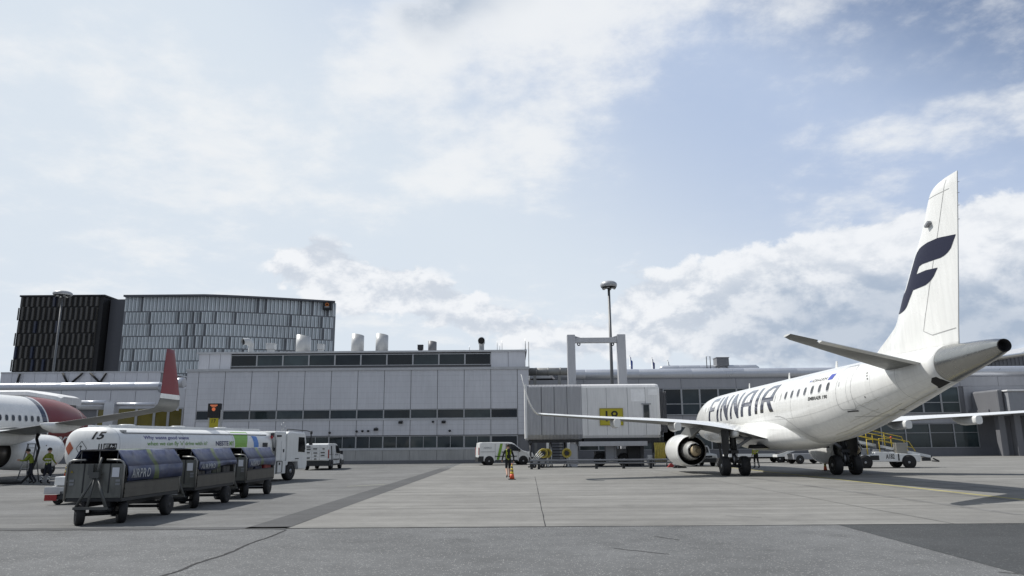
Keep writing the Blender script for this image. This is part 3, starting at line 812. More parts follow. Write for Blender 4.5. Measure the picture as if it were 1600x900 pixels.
for (xa_, ya_, xb_, yb_, r_, Yp) in ((112, 634, 166, 634, 0.42, 78), (125, 629, 165, 629, 0.22, 77.6), (183, 632, 243, 632, 0.20, 77.6)):
    sp.tube([at(xa_, ya_, Yp), at(xb_, yb_, Yp)], r_, 12)
a, b_ = at(166, 642, 77.8), at(183, 628, 77.8); sp.bx(a.x, b_.x, 77.3, 78.3, 0, b_.z)
tag(sp.build('service_pipes', [TUBEM]), 'grey service duct with a boxed riser in front of the left pier', 'pipe')

# --- hotel behind
HD = mat('bronze_panels', (0.085, 0.080, 0.073), 0.45, 0.2, var=0.3, scale=0.15)
HD2 = mat('bronze_panels_deep', (0.012, 0.012, 0.013), 0.6, var=0.2)
HB = mat('hotel_slab', (0.085, 0.088, 0.100), 0.45, 0.1, var=0.08, scale=0.2)
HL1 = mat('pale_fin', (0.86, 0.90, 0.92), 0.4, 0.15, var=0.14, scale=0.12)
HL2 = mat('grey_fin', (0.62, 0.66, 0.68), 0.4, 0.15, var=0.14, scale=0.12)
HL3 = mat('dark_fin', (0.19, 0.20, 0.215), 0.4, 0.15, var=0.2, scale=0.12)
HW = mat('hotel_window', (0.03, 0.035, 0.06), 0.1, var=0.3)
rnd = random.Random(5)
YHO = 150.0
hot = thing('hotel_building', 'tall hotel with a bronze panelled wing and a pale finned curved wing', 'building')
zt = at(100, 462.5, YHO).z
xa, xb = at(19, 520, YHO).x, at(153, 520, YHO).x
s_ = MB(); s_.bx(xa + 0.4, xb, YHO + 0.8, YHO + 25, 0, zt); s_.bx(xa + 0.2, xb + 0.3, YHO + 0.5, YHO + 25, zt + 0.002, zt + 0.35)
s_.build('bronze_wing', HD2, hot, fix=False)
zrow = [zt] + [at(100, y, YHO).z for y in (479, 500, 520, 540, 560, 580, 600)]
dk = MB()
for r_ in range(7):
    n = 15; off = (r_ % 2) * 0.35
    w = (xb - 0.9 - xa) / n
    for k in range(-1, n):
        a = max(xa, xa + (k + off) * w); a1 = min(xb - 0.9, xa + (k + off + 1) * w)
        if a1 - a < 0.3: continue
        d = 0.38; blue = rnd.random() < 0.10
        top = rnd.choice((0, 0, 0, 0.22)) if r_ else 0
        dk.prism([(a + w * 0.30, YHO + 0.8), (a1 - w * 0.03, YHO + 0.8), (a1 - w * 0.10, YHO + 0.8 - d), (a + w * 0.52, YHO + 0.8 - d * 0.9)], zrow[r_ + 1] + 0.12, zrow[r_] - 0.12 + top, lambda u, v, t: (u, v, t), 1 if blue else 0)
dk.build('bronze_cladding', [HD, HW], hot, fix=False)
m_ = MB(); xs0, xs1 = xb, at(187, 520, YHO + 3).x
m_.bx(xs0 + 0.3, xs1 + 2, YHO + 3.0, YHO + 25, 0, zt - 0.2); m_.build('stair_tower', HB, hot, fix=False)
# pale wing: facade bends gently away to the right
def pale(u):
    a, b_ = at(186, 520, YHO + 1), at(519, 520, YHO + 1)
    x = a.x + (at(520.5, 520, YHO + 9).x - a.x) * u
    return x, YHO + 1 + 8.5 * (max(0, u - 0.40) / 0.60) ** 1.25
zrow = [zt + 0.1] + [zt - 3.15 - 2.62 * k for k in range(8)]
pb = MB(); rings = []
for k in range(21):
    x, y = pale(k / 20); rings.append([Vector((x, y + 1.1, 0)), Vector((x, y + 1.1, zt)), Vector((x - 5.0 * k / 20, y + 14, zt)), Vector((x - 5.0 * k / 20, y + 14, 0))])
pb.loft(rings, 0, smooth=False)
rg2 = []
for k in range(21):
    x, y = pale(k / 20); rg2.append([Vector((x, y + 0.2, zt + 0.01)), Vector((x, y + 0.2, zt + 0.4)), Vector((x - 5.0 * k / 20, y + 14, zt + 0.4)), Vector((x - 5.0 * k / 20, y + 14, zt + 0.01))])
pb.loft(rg2, 1, smooth=False)
pb.build('pale_wing', [HL3, HB], hot, fix=False)
fn = MB()
for r_ in range(8):
    n = 56
    for k in range(n):
        sh = 0.5 * (r_ % 2) + rnd.uniform(-0.05, 0.05)
        u = (k + sh) / n; u1 = (k + sh + 1) / n
        if u < 0 or u1 > 1.0: continue
        x, y = pale(u); x1, y1 = pale(u1); y += 1.1; y1 += 1.1
        dx, dy = x1 - x, y1 - y; win_ = rnd.random() < 0.13
        zl, zh = zrow[r_ + 1] + 0.14, zrow[r_] - 0.10
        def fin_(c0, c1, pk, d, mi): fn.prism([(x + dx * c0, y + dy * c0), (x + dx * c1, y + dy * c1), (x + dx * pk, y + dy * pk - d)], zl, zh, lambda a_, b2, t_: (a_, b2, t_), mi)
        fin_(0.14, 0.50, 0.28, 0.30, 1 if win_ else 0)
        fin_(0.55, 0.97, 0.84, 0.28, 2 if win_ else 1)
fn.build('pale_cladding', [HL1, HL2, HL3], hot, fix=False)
# dark square sign at the top right corner
x, y = pale(0.975); sgn = MB()
za, zb2 = at(513, 472.5, y).z, at(513, 484.5, y).z; xx0, xx1 = at(505.5, 478, y).x, at(519, 478, y).x
sgn.bx(xx0, xx1, y - 0.7, y + 0.3, zb2, za)
so = sgn.build('roof_sign', HD2, hot)
dm = MB(); cx = (xx0 + xx1) / 2; dm.lathe([(0.42, 0), (0.42, 0.03), (0.22, 0.03), (0.22, 0)], (cx, y - 0.70, za - 0.62), (0, -1, 0), 14, 0)
dm.bx(cx - 0.5, cx + 0.5, y - 0.74, y - 0.705, zb2 + 0.50, zb2 + 0.66, 1)
dm.build('sign_emblem', [mat('sign_orange', (0.55, 0.17, 0.04), 0.5), LIGHTG], so)

# --- floodlight masts
def light_mast(px, pyd, Y, label, wd):
    z = at(px, pyd, Y).z; x = at(px, (pyd + 700) / 2, Y).x; x = at(px, pyd, Y).x
    o = thing('floodlight_mast', label, 'lamp mast', (x, Y, 0), group='round headed floodlight masts')
    m_ = MB(); m_.tube([(0, 0, 0), (0, 0, z - 0.2)], [0.19, 0.12], 14); m_.lathe([(0.5, 0), (0.5, 0.12), (0.3, 0.2)], (0, 0, 0), (0, 0, 1), 14); m_.build('pole', mat('mast_steel', (0.13, 0.135, 0.14), 0.45, 0.3), o)
    r = wd * Y / FOC / 2
    hd = MB(); hd.lathe([(0.1, 0.40), (r * 0.7, 0.36), (r * 0.95, 0.20), (r, 0.0), (r * 0.92, -0.18), (r * 0.88, -0.2), (r * 0.86, 0.0), (0.15, 0.1)], (0, 0, z), (0, 0, 1), 28)
    ho = hd.build('lamp_head', mat('lamp_head_grey', (0.42, 0.43, 0.44), 0.4, 0.3, streak=0.1), o)
    for k in range(6):
        a = k * PI / 3 + 0.3; l_ = MB(); l_.box((math.cos(a) * r * 0.6, math.sin(a) * r * 0.6, z - 0.12), (0.45, 0.35, 0.28), 0, rz=a, ry=R(25)); l_.box((math.cos(a) * r * 0.6, math.sin(a) * r * 0.6, z - 0.275), (0.34, 0.26, 0.03), 1, rz=a, ry=R(25)); l_.build('floodlight', [DARK, REFLECT], ho, fix=False)
light_mast(951, 446, 70, 'tall mast with a round grey lamp head beside the gantry, against the sky', 27)
light_mast(98, 459.5, 100, 'tall mast with a round lamp head in front of the bronze hotel wing', 28.5)
# ------------------------------------------------------------------ gate: gantry, jet bridge, sign, barrier
BRIDGE_G = mat('bridge_ribbed_grey', (0.52, 0.525, 0.54), 0.45, 0.1, var=0.06, scale=0.5, streak=0.10)
BRIDGE_W = mat('bridge_white', (0.74, 0.74, 0.735), 0.42, var=0.05, scale=0.5, streak=0.10)
GANTRY = mat('gantry_paint', (0.44, 0.45, 0.47), 0.45, var=0.05, scale=0.6, streak=0.06)
SIGNY = mat('sign_yellow', (0.46, 0.40, 0.02), 0.45, var=0.06)
BLK = mat('sign_black', (0.012, 0.012, 0.012), 0.5)
BULB = mat('hose_yellow', (0.44, 0.36, 0.07), 0.6, var=0.35, scale=10)

YG = 63.0
ga = thing('gantry', 'tall grey steel portal frame standing behind the jet bridge', 'gantry', (at(931, 700, YG).x, YG, 0))
ox = ga.location.x
zt = at(931, 523.3, YG).z
pm = MB()
for pxa, pxb, pxc, pxd in ((885.6, 897.8, 887, 899), (963.2, 976.2, 967, 979.5)):
    a, b_, c_, d_ = at(pxa, 523, YG).x - ox, at(pxb, 523, YG).x - ox, at(pxc, 600, YG).x - ox, at(pxd, 600, YG).x - ox
    k = (zt) / (zt - at(931, 600, YG).z)
    a2, b2 = a + (c_ - a) * 0, b_
    pm.loft([[Vector((a, -0.35, 0)), Vector((b_, -0.35, 0)), Vector((b_, 0.35, 0)), Vector((a, 0.35, 0))], [Vector((a, -0.35, zt)), Vector((b_, -0.35, zt)), Vector((b_, 0.35, zt)), Vector((a, 0.35, zt))]], smooth=False)
    pm.build('post', GANTRY, ga, bev=0.03); pm = MB()
a, b_ = at(897.8, 530, YG).x - ox, at(963.2, 530, YG).x - ox
bm_ = MB(); bm_.bx(a + 0.003, b_ - 0.003, -0.25, 0.25, at(931, 535.8, YG).z, at(931, 528, YG).z)
for s_, x in ((1, a), (-1, b_)):
    bm_.prism([(x + s_ * 0.003, at(931, 527.5, YG).z), (x + s_ * 0.5, at(931, 527.9, YG).z), (x + s_ * 0.003, at(931, 525, YG).z)], -0.2, 0.2, lambda u, v, t: (u, t, v))
bo = bm_.build('cross_beam', GANTRY, ga, bev=0.02)
for px in (904.3, 957):
    x = at(px, 538, YG).x - ox; z = at(px, 537.8, YG).z
    e = MB(); n = 16
    e.loft([[Vector((x + r * math.cos(2 * PI * k / n), t, z + r * math.sin(2 * PI * k / n))) for k in range(n)] for r, t in ((0.07, -0.08), (0.15, -0.08), (0.15, 0.08), (0.07, 0.08), (0.07, -0.08))], 0, False, False, False)
    e.build('lifting_eye', DARK, bo)

YJ = 57.0
jx = at(928, 700, YJ).x
jb = thing('jet_bridge', 'white and ribbed grey boarding bridge on steel supports beside the airliner nose', 'jet bridge', (jx, YJ, 0))
X = lambda px, py=645: at(px, py, YJ).x - jx
zt, zb = at(928, 600.5, YJ).z, at(928, 686.5, YJ).z
xl, xm, xr = X(821.5), X(909.3), X(1032.5)
D = 3.6
# ribbed part
rm = MB(); n = 40
prof = [(0.25, zb), (0.0, zb + 0.35), (0.0, zt - 0.15), (0.18, zt + 0.02), (D - 0.18, zt + 0.02), (D, zt - 0.15), (D, zb + 0.35), (D - 0.25, zb)]
for k in range(n + 1):
    pass
rings = []
for k in range(n * 2 + 1):
    x = xl + (xm - xl) * k / (n * 2); o_ = 0.06 if k % 2 else 0.0
    for xx in ((x - 0.02, x + 0.02) if 0 < k < n * 2 else (x,)):
        rings.append([Vector((xx, (y + o_ if y < 1 else y - o_), z - (o_ if z > 5 else -o_ if z < 2.6 else 0))) for y, z in prof])
rm.loft(rings, 0, smooth=False)
rm.bx(xl - 0.06, xl + 0.10, -0.05, D + 0.05, zb + 0.1, zt + 0.06, 1)
for u in (0.28, 0.51, 0.74): rm.bx(xl + (xm - xl) * u - 0.03, xl + (xm - xl) * u + 0.03, -0.012, 0.0, zb + 0.36, zt - 0.16, 2)
rm.build('ribbed_tunnel', [BRIDGE_G, BRIDGE_W, WALL_D], jb, fix=False)
# white cab with rounded roof
cm = MB(); prof = [(0.12, zb + 0.1), (0.0, zb + 0.30), (0.0, zt - 0.25), (0.08, zt - 0.08), (0.28, zt + 0.02), (D - 0.28, zt + 0.02), (D, zt - 0.25), (D, zb + 0.3)]
rings = [[Vector((x, y + (i_ if y < 1 else -i_), z - (i_ if z > 4 else 0))) for y, z in prof] for x, i_ in ((xm + 0.004, 0), (xr - 0.30, 0), (xr - 0.10, 0.05), (xr, 0.22))]
cm.loft(rings, 0, smooth=False)
for px in (918, 948, 981, 1009): cm.bx(X(px) - 0.012, X(px) + 0.012, -0.006, 0.0, zb + 0.32, zt - 0.27, 1)
a, b_ = at(1012, 608, YJ), at(1027, 617, YJ); cm.bx(a.x - jx, b_.x - jx, -0.008, 0, b_.z, a.z, 2)
a, b_ = at(985, 608, YJ), at(1008, 627, YJ); cm.bx(a.x - jx, b_.x - jx, -0.006, 0, b_.z, a.z, 2)
cm.build('cab', [BRIDGE_W, WALL_D, mat('repainted_patch', (0.86, 0.86, 0.86), 0.4)], jb, fix=False)
w_ = MB(); a, b_ = at(1004.5, 632, YJ), at(1015.3, 653.5, YJ)
w_.bx(a.x - jx, b_.x - jx, -0.05, -0.002, b_.z, a.z); w_.bx(a.x - jx - 0.12, b_.x - jx + 0.12, -0.10, -0.052, a.z, a.z + 0.08); w_.bx(a.x - jx - 0.1, b_.x - jx + 0.1, -0.10, -0.052, b_.z - 0.08, b_.z)
wo = w_.build('cab_window', GREYP, jb, fix=False); p_ = MB(); p_.bx(a.x - jx + 0.05, b_.x - jx - 0.05, -0.07, -0.053, b_.z + 0.04, a.z - 0.04); p_.build('pane', GLASS, wo, fix=False)
ac = MB(); xk = X(1043, 640); n = 8
rings = []
for k in range(n + 1):
    x = xr + 0.003 + (xk - xr) * k / n; i_ = 0.12 if k % 2 else 0.0
    rings.append([Vector((x, 0.35 + i_, zb + 0.5)), Vector((x, 0.35 + i_, zt - 0.55)), Vector((x, D - 0.3 - i_, zt - 0.55)), Vector((x, D - 0.3 - i_, zb + 0.5))])
ac.loft(rings, 0, smooth=False); ac.build('bellows', WALL_D, jb, fix=False)
fl = MB(); fl.bx(xm + 0.1, xr - 0.2, 0.15, D - 0.1, zb - 0.32, zb + 0.098); fl.bx(xl + 0.2, xm, 0.4, D - 0.4, zb - 0.22, zb - 0.004); fl.build('floor_frame', DARK, jb, fix=False)
bmm = MB(); a, b_ = at(905, 690, YJ - 0.4), at(1012, 696.5, YJ - 0.4); bmm.bx(a.x - jx, b_.x - jx, -0.40, -0.02, b_.z, a.z); bmm.bx(a.x - jx + 0.003, a.x - jx + 0.3, -0.018, D, b_.z, a.z - 0.01); bmm.bx(b_.x - jx - 0.3, b_.x - jx - 0.003, -0.018, D, b_.z, a.z - 0.01); bmm.build('support_beam', GANTRY, jb, bev=0.02)
zbm = b_.z
for px0, px1, dy, mt in ((890, 903, 0.6, WALL), (984, 1004, 0.9, DARK), (1004, 1012, 1.6, WALL_D)):
    c_ = MB(); c_.bx(X(px0, 710), X(px1, 710), dy, dy + 0.9, 0, zb - 0.33); c_.build('column', mt, jb)
for px in (888.8,):
    c_ = MB(); c_.bx(X(px, 705) - 0.09, X(px, 705) + 0.09, 0.2, 0.4, 0, zb - 0.23); c_.build('column', W_PAINT, jb)
c_ = MB(); c_.bx(X(856, 705) - 0.09, X(856, 705) + 0.09, 0.2, 0.4, 0, zb - 0.23); c_.build('column', W_PAINT, jb)
# drive unit: dark block, wheels, machinery
du = MB(); du.bx(X(932), X(955), 1.2, 2.6, 0.55, zbm - 0.4, 0); du.bx(X(950), X(985), 1.4, 2.4, 0.7, 1.3, 1); du.bx(X(945), X(958), 0.3, 0.9, 0.5, 1.9, 1); du.bx(X(958), X(962), 0.4, 0.8, 0.6, 1.5, 1)
du.build('drive_unit', [DARK, GREYP], jb, bev=0.02)
for px in (938, 976): wheel(jb, (X(px), 1.3, 0.5), 0.5, 0.4, (0, 1, 0))
bx_ = MB(); a, b_ = at(1012, 711, YJ - 0.6), at(1025, 722, YJ - 0.6); bx_.bx(a.x - jx, b_.x - jx, -0.6, 0.0, 0.2, a.z); bx_.bx(a.x - jx + 0.1, b_.x - jx - 0.1, -0.5, -0.1, 0, 0.198); bx_.build('control_cabinet', LIGHTG, jb, bev=0.02)
# stairs under the ribbed part
st = MB(); xs0, xs1 = X(862), X(884)
for k in range(9): st.bx(xs0 + 0.1, xs1 - 0.1, 0.6 + k * 0.26, 0.85 + k * 0.26, 0.30 + k * 0.22, 0.36 + k * 0.22)
for x in (xs0, xs1): st.prism([(0.5, 0.0), (0.8, 0.1), (2.95, 2.1), (2.95, 2.35), (2.6, 2.35)], x - 0.04, x + 0.04, lambda u, v, t: (t, u, v))
so = st.build('stairs', DARK, jb, fix=False)
hr = MB()
for x in (xs0 - 0.05, xs1 + 0.05):
    hr.tube([(x, 0.5, 0), (x, 0.5, 1.25), (x, 2.9, zb - 0.05)], 0.04, 6); hr.tube([(x, 0.5, 0.65), (x, 2.9, 2.0)], 0.03, 6)
hr.build('handrail', W_PAINT, so)
# hydraulic struts and small fittings at the right end
ft = MB()
ft.tube([(X(1021, 690), 0.3, zb), (X(1021, 690), 0.3, 1.0)], 0.09, 8); ft.tube([(X(1027, 690), 0.5, zb + 0.2), (X(1026, 690), 0.5, 0.9)], 0.07, 8)
ft.box((X(1033, 680), 0.2, zb + 0.4), (0.35, 0.3, 0.3)); ft.box((X(1036, 690), 0.2, zb - 0.05), (0.2, 0.2, 0.45))
ft.build('hydraulic_strut', DARK, jb)
# number board
a, b_ = at(937.5, 639, YJ), at(973, 663.5, YJ)
sg = thing('stand_sign', 'yellow number board on the white cab of the boarding bridge', 'sign', (a.x, YJ - 0.012, b_.z))
w_, h_ = b_.x - a.x, a.z - b_.z
s_ = MB(); s_.bx(0, w_, -0.06, 0, 0, h_); so = s_.build('sign_board', SIGNY, sg)
fr = MB(); fr.bx(-0.05, w_ + 0.05, -0.075, 0.0, h_ + 0.001, h_ + 0.05); fr.bx(-0.05, w_ + 0.05, -0.075, 0.0, -0.05, -0.001); fr.bx(-0.05, -0.001, -0.075, 0, 0, h_); fr.bx(w_ + 0.001, w_ + 0.05, -0.075, 0, 0, h_); fr.build('sign_frame', mat('sign_edge', (0.33, 0.27, 0.03), 0.5), sg, fix=False)
vs, fs = text_geo('18', 1, bold=0.012); vs = fit(vs, w_ * 0.24, w_ * 0.80, h_ * 0.20, h_ * 0.88)
decal('lettering', (vs, fs), lambda u, v: Vector((u, -0.066, v)), BLK, sg)

# hose reels: coiled yellow hoses and hanging hose bundles
def coil(px, Y, label, z=1.0):
    x = at(px, 710, Y).x
    o = thing('hose_reel', label, 'hose reel', (x, Y, 0), group='yellow hose reels under the boarding bridge')
    m_ = MB()
    for k in range(6):
        pts = [((0.31 - 0.05 * (k % 3)) * math.cos(t), -0.14 + k * 0.055, z + (0.31 - 0.05 * (k % 3)) * math.sin(t)) for t in [i * PI / 8 for i in range(17)]]
        m_.tube(pts, 0.055, 6)
    m_.build('hose', BULB, o)
    f_ = MB(); f_.lathe([(0.16, -0.22), (0.16, 0.22)], (0, 0, z), (0, 1, 0), 12); f_.tube([(-0.25, 0, 0), (0, 0, z), (0.25, 0, 0)], 0.04, 6); f_.box((0, 0, 0.03), (0.7, 0.5, 0.06)); f_.build('reel_frame', DARK, o)
coil(849, 56.2, 'yellow coiled hose reel left of the stairs, nearest the white van', 1.05)
coil(855, 56.6, 'yellow coiled hose reel close to the white post, right one of two touching', 1.05)
coil(885.5, 56.4, 'yellow coiled hose reel at the foot of the white post right of the stairs', 1.05)
hb = thing('hose_rack', 'hanging bundle of dull yellow hoses at the right end of the boarding bridge', 'hose rack', (at(1031, 710, 56.2).x, 56.2, 0))
m_ = MB()
rnd = random.Random(3)
for k in range(7):
    x = -0.36 + k * 0.12; m_.tube([(x, 0, 1.75), (x + 0.02, -0.12, 1.2), (x + rnd.uniform(-.03, .03), -0.1, 0.55), (x + 0.05, 0.02, 0.3), (x + 0.08, 0.12, 0.6), (x + 0.05, 0.1, 1.75)], 0.055, 6)
m_.build('hose', BULB, hb); f_ = MB(); f_.tube([(-0.5, 0.05, 0), (-0.5, 0.05, 1.85), (0.5, 0.05, 1.85), (0.5, 0.05, 0)], 0.045, 6); f_.build('rack_frame', DARK, hb)
# trolley with hoses and rods at the left
tl = thing('hand_trolley', 'small service trolley with grey rods beside the yellow hose reels', 'trolley', (at(841, 712, 55.5).x, 55.5, 0))
m_ = MB(); m_.box((0, 0, 0.45), (0.9, 0.5, 0.10)); m_.tube([(-0.42, 0, 0.4), (-0.75, 0, 1.15), (-0.62, 0, 1.2)], 0.03, 6); m_.build('trolley_bed', LIGHTG, tl)
m_ = MB()
for k in range(4): m_.tube([(-0.5 + k * 0.1, -0.1, 0.52), (0.1 + k * 0.1, -0.1 + k * 0.06, 1.3 - k * 0.12)], 0.03, 6)
m_.build('rods', REFLECT, tl)
for x in (-0.3, 0.3): wheel(tl, (x, -0.22, 0.17), 0.17, 0.08, (0, 1, 0), n=12)
dsp = thing('barrier_post', 'slim dark post with a small lamp right of the white van nose', 'post', (at(829, 712, 57).x, 57, 0))
m_ = MB(); m_.tube([(0, 0, 0), (0, 0, 1.7)], 0.07, 8); m_.lathe([(0.12, 0), (0.12, 0.2), (0.05, 0.26)], (0, 0, 1.7), (0, 0, 1), 10); m_.box((0, 0, 0.04), (0.4, 0.4, 0.08)); m_.build('post', DARK, dsp)
# low barrier
p0, p1 = gnd(828, 733.5), gnd(1065, 731.5)
br_ = thing('crash_barrier', 'long low two-beam steel barrier on short posts in front of the boarding bridge', 'barrier', (p0.x, p0.y, 0), math.atan2(p1.y - p0.y, p1.x - p0.x))
L_ = (p1 - p0).length
rl = MB()
for z0, z1 in ((0.34, 0.47), (0.52, 0.66)):
    rl.loft([[Vector((x, y, z)) for y, z in ((-0.02, z0), (-0.10, z0 + 0.03), (-0.10, z1 - 0.03), (-0.02, z1), (0.04, z1), (0.04, z0))] for x in (0, L_)], smooth=False)
rl.build('beam', mat('barrier_steel', (0.20, 0.21, 0.23), 0.4, 0.6, var=0.15, streak=0.1), br_)
for u in (0.012, 0.06, 0.44, 0.62, 0.80, 0.985):
    q = MB(); q.bx(L_ * u - 0.09, L_ * u + 0.09, 0.042, 0.24, 0, 0.66); q.build('post', DARK, br_)
# stand 17 display tower at the left of the central block
YS = 66.0
p = at(336, 700, YS); sx = p.x
a, b_ = at(327, 630.5, YS), at(344, 652.5, YS); c_ = at(343, 668.5, YS)
dt = thing('docking_display', 'black docking display above a small yellow number board between two pale posts', 'sign', (sx, YS, 0))
m_ = MB(); m_.bx(a.x - sx, b_.x - sx, -0.25, 0.25, b_.z, a.z); m_.bx(a.x - sx + 0.12, b_.x - sx - 0.08, -0.2, 0.2, c_.z + 1.0, b_.z - 0.003); m_.build('display_case', BLK, dt, bev=0.02)
m_ = MB(); cx = (a.x + b_.x) / 2 - sx
m_.lathe([(0.16, 0), (0.16, 0.02), (0.08, 0.02), (0.08, 0)], (cx, -0.252, a.z - 0.52), (0, -1, 0), 12); m_.bx(cx - 0.32, cx + 0.32, -0.265, -0.253, a.z - 0.22, a.z - 0.12); m_.bx(cx - 0.22, cx + 0.22, -0.265, -0.253, a.z - 0.32, a.z - 0.26)
m_.build('display_lights', mat('amber_lights', (0.55, 0.16, 0.07), 0.5, emit=0.5), dt)
y0 = b_.z - 0.05 * 0; w0, w1 = at(329, 660, YS).x - sx, at(342.5, 660, YS).x - sx
zt_, zb_ = at(336, 653.5, YS).z, at(336, 668.5, YS).z
m_ = MB(); m_.bx(w0, w1, -0.26, -0.20, zb_, zt_); m_.build('number_board', SIGNY, dt)
vs, fs = text_geo('17', 1, bold=0.015); vs = fit(vs, w0 + 0.2, w1 - 0.2, zb_ + 0.42, zt_ - 0.10)
decal('lettering', (vs, fs), lambda u, v: Vector((u, -0.266, v)), BLK, dt)
for x in (at(326.5, 660, YS).x - sx, at(345.3, 660, YS).x - sx):
    q = MB(); q.bx(x - 0.07, x + 0.07, -0.1, 0.1, 0, at(336, 640.5, YS).z); q.build('post', LIGHTG, dt)
q = MB(); q.bx(at(326.5, 660, YS).x - sx + 0.07, at(345.3, 660, YS).x - sx - 0.07, -0.05, 0.05, zb_ - 0.6, zb_ - 0.45); q.bx(at(326.5, 660, YS).x - sx + 0.07, at(345.3, 660, YS).x - sx - 0.07, -0.08, 0.08, zt_ - 0.15, zt_ - 0.05); q.build('cross_bar', LIGHTG, dt, fix=False)
# second boarding bridge far left, behind the red nosed aircraft
YJ2 = 66.0
b2 = thing('jet_bridge', 'pale boarding bridge with a rounded white roof over the red nosed aircraft', 'jet bridge', (0, 0, 0))
a, e_ = at(-60, 611, YJ2), at(96, 622, YJ2)
m_ = MB()
pts = [(-90, 611, 640), (42, 610, 640), (88, 617.5, 640), (95.5, 620.5, 640)]
rings = []
for px, pt, pb2 in pts:
    q = at(px, pt, YJ2); qb = at(px, pt + 9, YJ2)
    rings.append([Vector((q.x, YJ2 + y, q.z + z)) for y, z in ((0, -0.62), (-0.12, -0.4), (0, -0.1), (0.4, 0.05), (2.8, 0.05), (3.2, -0.1), (3.2, -0.62))])
m_.loft(rings, 0, smooth=False); m_.build('roof', BRIDGE_W, b2)
m_ = MB()
q0, q1, q2 = at(-90, 622, YJ2), at(36, 622, YJ2), at(94, 634, YJ2)
m_.bx(q0.x, q1.x, YJ2 + 0.1, YJ2 + 3.0, q1.z - 2.4, q1.z - 0.05, 0); m_.build('tunnel', LIGHTG, b2, fix=False)
m_ = MB(); zz = at(36, 619.5, YJ2).z
m_.prism([(q1.x + 0.01, zz - 2.6), (q2.x - 0.4, zz - 2.6), (q2.x - 0.2, at(94, 629, YJ2).z - 0.05), (q1.x + 0.01, zz - 0.06)], YJ2 + 0.25, YJ2 + 2.8, lambda u, v, t: (u, t, v)); m_.build('cab', WALL_D, b2, fix=False)
m_ = MB(); m_.bx(q1.x - 3, q1.x - 2.2, YJ2 + 1.2, YJ2 + 2.0, 0, q1.z - 2.4); m_.bx(q1.x + 1.0, q1.x + 1.6, YJ2 + 1.2, YJ2 + 2.0, 0, q1.z - 2.5); m_.build('column', GREYP, b2, fix=False)

# part of a third bridge entering the picture at the far right
YJ3 = 80.0
b3 = thing('jet_bridge', 'grey end of a boarding bridge on the terminal wall at the far right edge', 'jet bridge', (0, 0, 0))
q0, q1 = at(1574, 609, YJ3), at(1668, 642, YJ3)
m_ = MB(); m_.bx(q0.x, q1.x, YJ3, YJ3 + 5.8, q1.z, q0.z - 0.18); m_.build('tunnel', GREYP, b3, bev=0.06)
m_ = MB(); m_.bx(q0.x - 0.12, q1.x, YJ3 - 0.12, YJ3 + 5.8, q0.z - 0.175, q0.z); m_.build('roof', BRIDGE_W, b3, bev=0.05)
m_ = MB(); m_.bx(q0.x - 0.75, q0.x - 0.13, YJ3 + 0.6, YJ3 + 5.5, q1.z - 0.3, q0.z + 0.1); m_.build('bellows', WALL_D, b3, bev=0.2)
m_ = MB(); m_.bx(q0.x + 1.6, q0.x + 2.3, YJ3 + 2, YJ3 + 2.7, 0, q1.z - 0.002); m_.build('column', WALL_D, b3)
# ------------------------------------------------------------------ the white airliner (x right, y forward from the main wheels, z up)
PLX, PLY, PLR = 14.87, 40.47, -0.0098
al = thing('airliner', 'white twin jet with navy lettering and a navy emblem on its tall tail fin', 'aircraft', (PLX, PLY, 0), PLR)
YS_ = [17.95, 17.75, 17.2, 16.2, 15.0, 13.5, 12.0, 8, 0, -4.0, -5.5, -7.5, -9.5, -11.5, -13.0, -14.65, -16.2, -17.3, -18.3, -18.75]
TOP = smooth_interp(YS_, [2.80, 3.10, 3.55, 4.15, 4.62, 4.92, 5.0, 5.03, 5.03, 5.03, 5.03, 5.03, 5.02, 5.0, 4.98, 4.95, 4.90, 4.86, 4.80, 4.74])
BOT = smooth_interp(YS_, [2.60, 2.38, 2.13, 1.90, 1.76, 1.69, 1.67, 1.66, 1.66, 1.66, 1.70, 1.90, 2.24, 2.66, 3.00, 3.38, 3.74, 3.98, 4.22, 4.36])
HW = smooth_interp(YS_, [0.10, 0.36, 0.72, 1.10, 1.33, 1.46, 1.5, 1.505, 1.505, 1.505, 1.49, 1.44, 1.34, 1.18, 1.02, 0.82, 0.60, 0.44, 0.29, 0.20])
def fus(y, a, off=0.0):
    """a: 0 = keel, pi/2 = right side, pi = crown"""
    zc, hh, hw = (TOP(y) + BOT(y)) / 2, (TOP(y) - BOT(y)) / 2, HW(y)
    return Vector(((hw + off) * math.sin(a), y, zc - (hh + off) * math.cos(a)))
def fus_left(y, z, off=0.007):
    zc, hh = (TOP(y) + BOT(y)) / 2, (TOP(y) - BOT(y)) / 2
    a = math.acos(max(-1, min(1, -(z - zc) / hh)))
    return fus(y, -a, off)
def strip(pts, w, fn, mt, name, parent):
    vs, fs = [], []
    P = [Vector((a, b, 0)) for a, b in pts]
    for i, p in enumerate(P):
        t = (P[min(i + 1, len(P) - 1)] - P[max(i - 1, 0)]).normalized(); n = Vector((-t.y, t.x, 0)) * w / 2
        vs += [(p + n).to_2d(), (p - n).to_2d()]
    for i in range(len(P) - 1): fs.append([2 * i, 2 * i + 1, 2 * i + 3, 2 * i + 2])
    return decal(name, ([tuple(v) for v in vs], fs), fn, mt, parent)
def sub(pts, n=10):
    out = []
    for (a, b), (c, d) in zip(pts, pts[1:]): out += [(a + (c - a) * k / n, b + (d - b) * k / n) for k in range(n)]
    return out + [pts[-1]]
def fus_mesh(y0, y1, n, m_, seg=56, cap0=True, cap1=True):
    m_.loft([[fus(y0 + (y1 - y0) * k / n, 2 * PI * j / seg) for j in range(seg)] for k in range(n + 1)], 0, cap0, cap1)
f_ = MB()
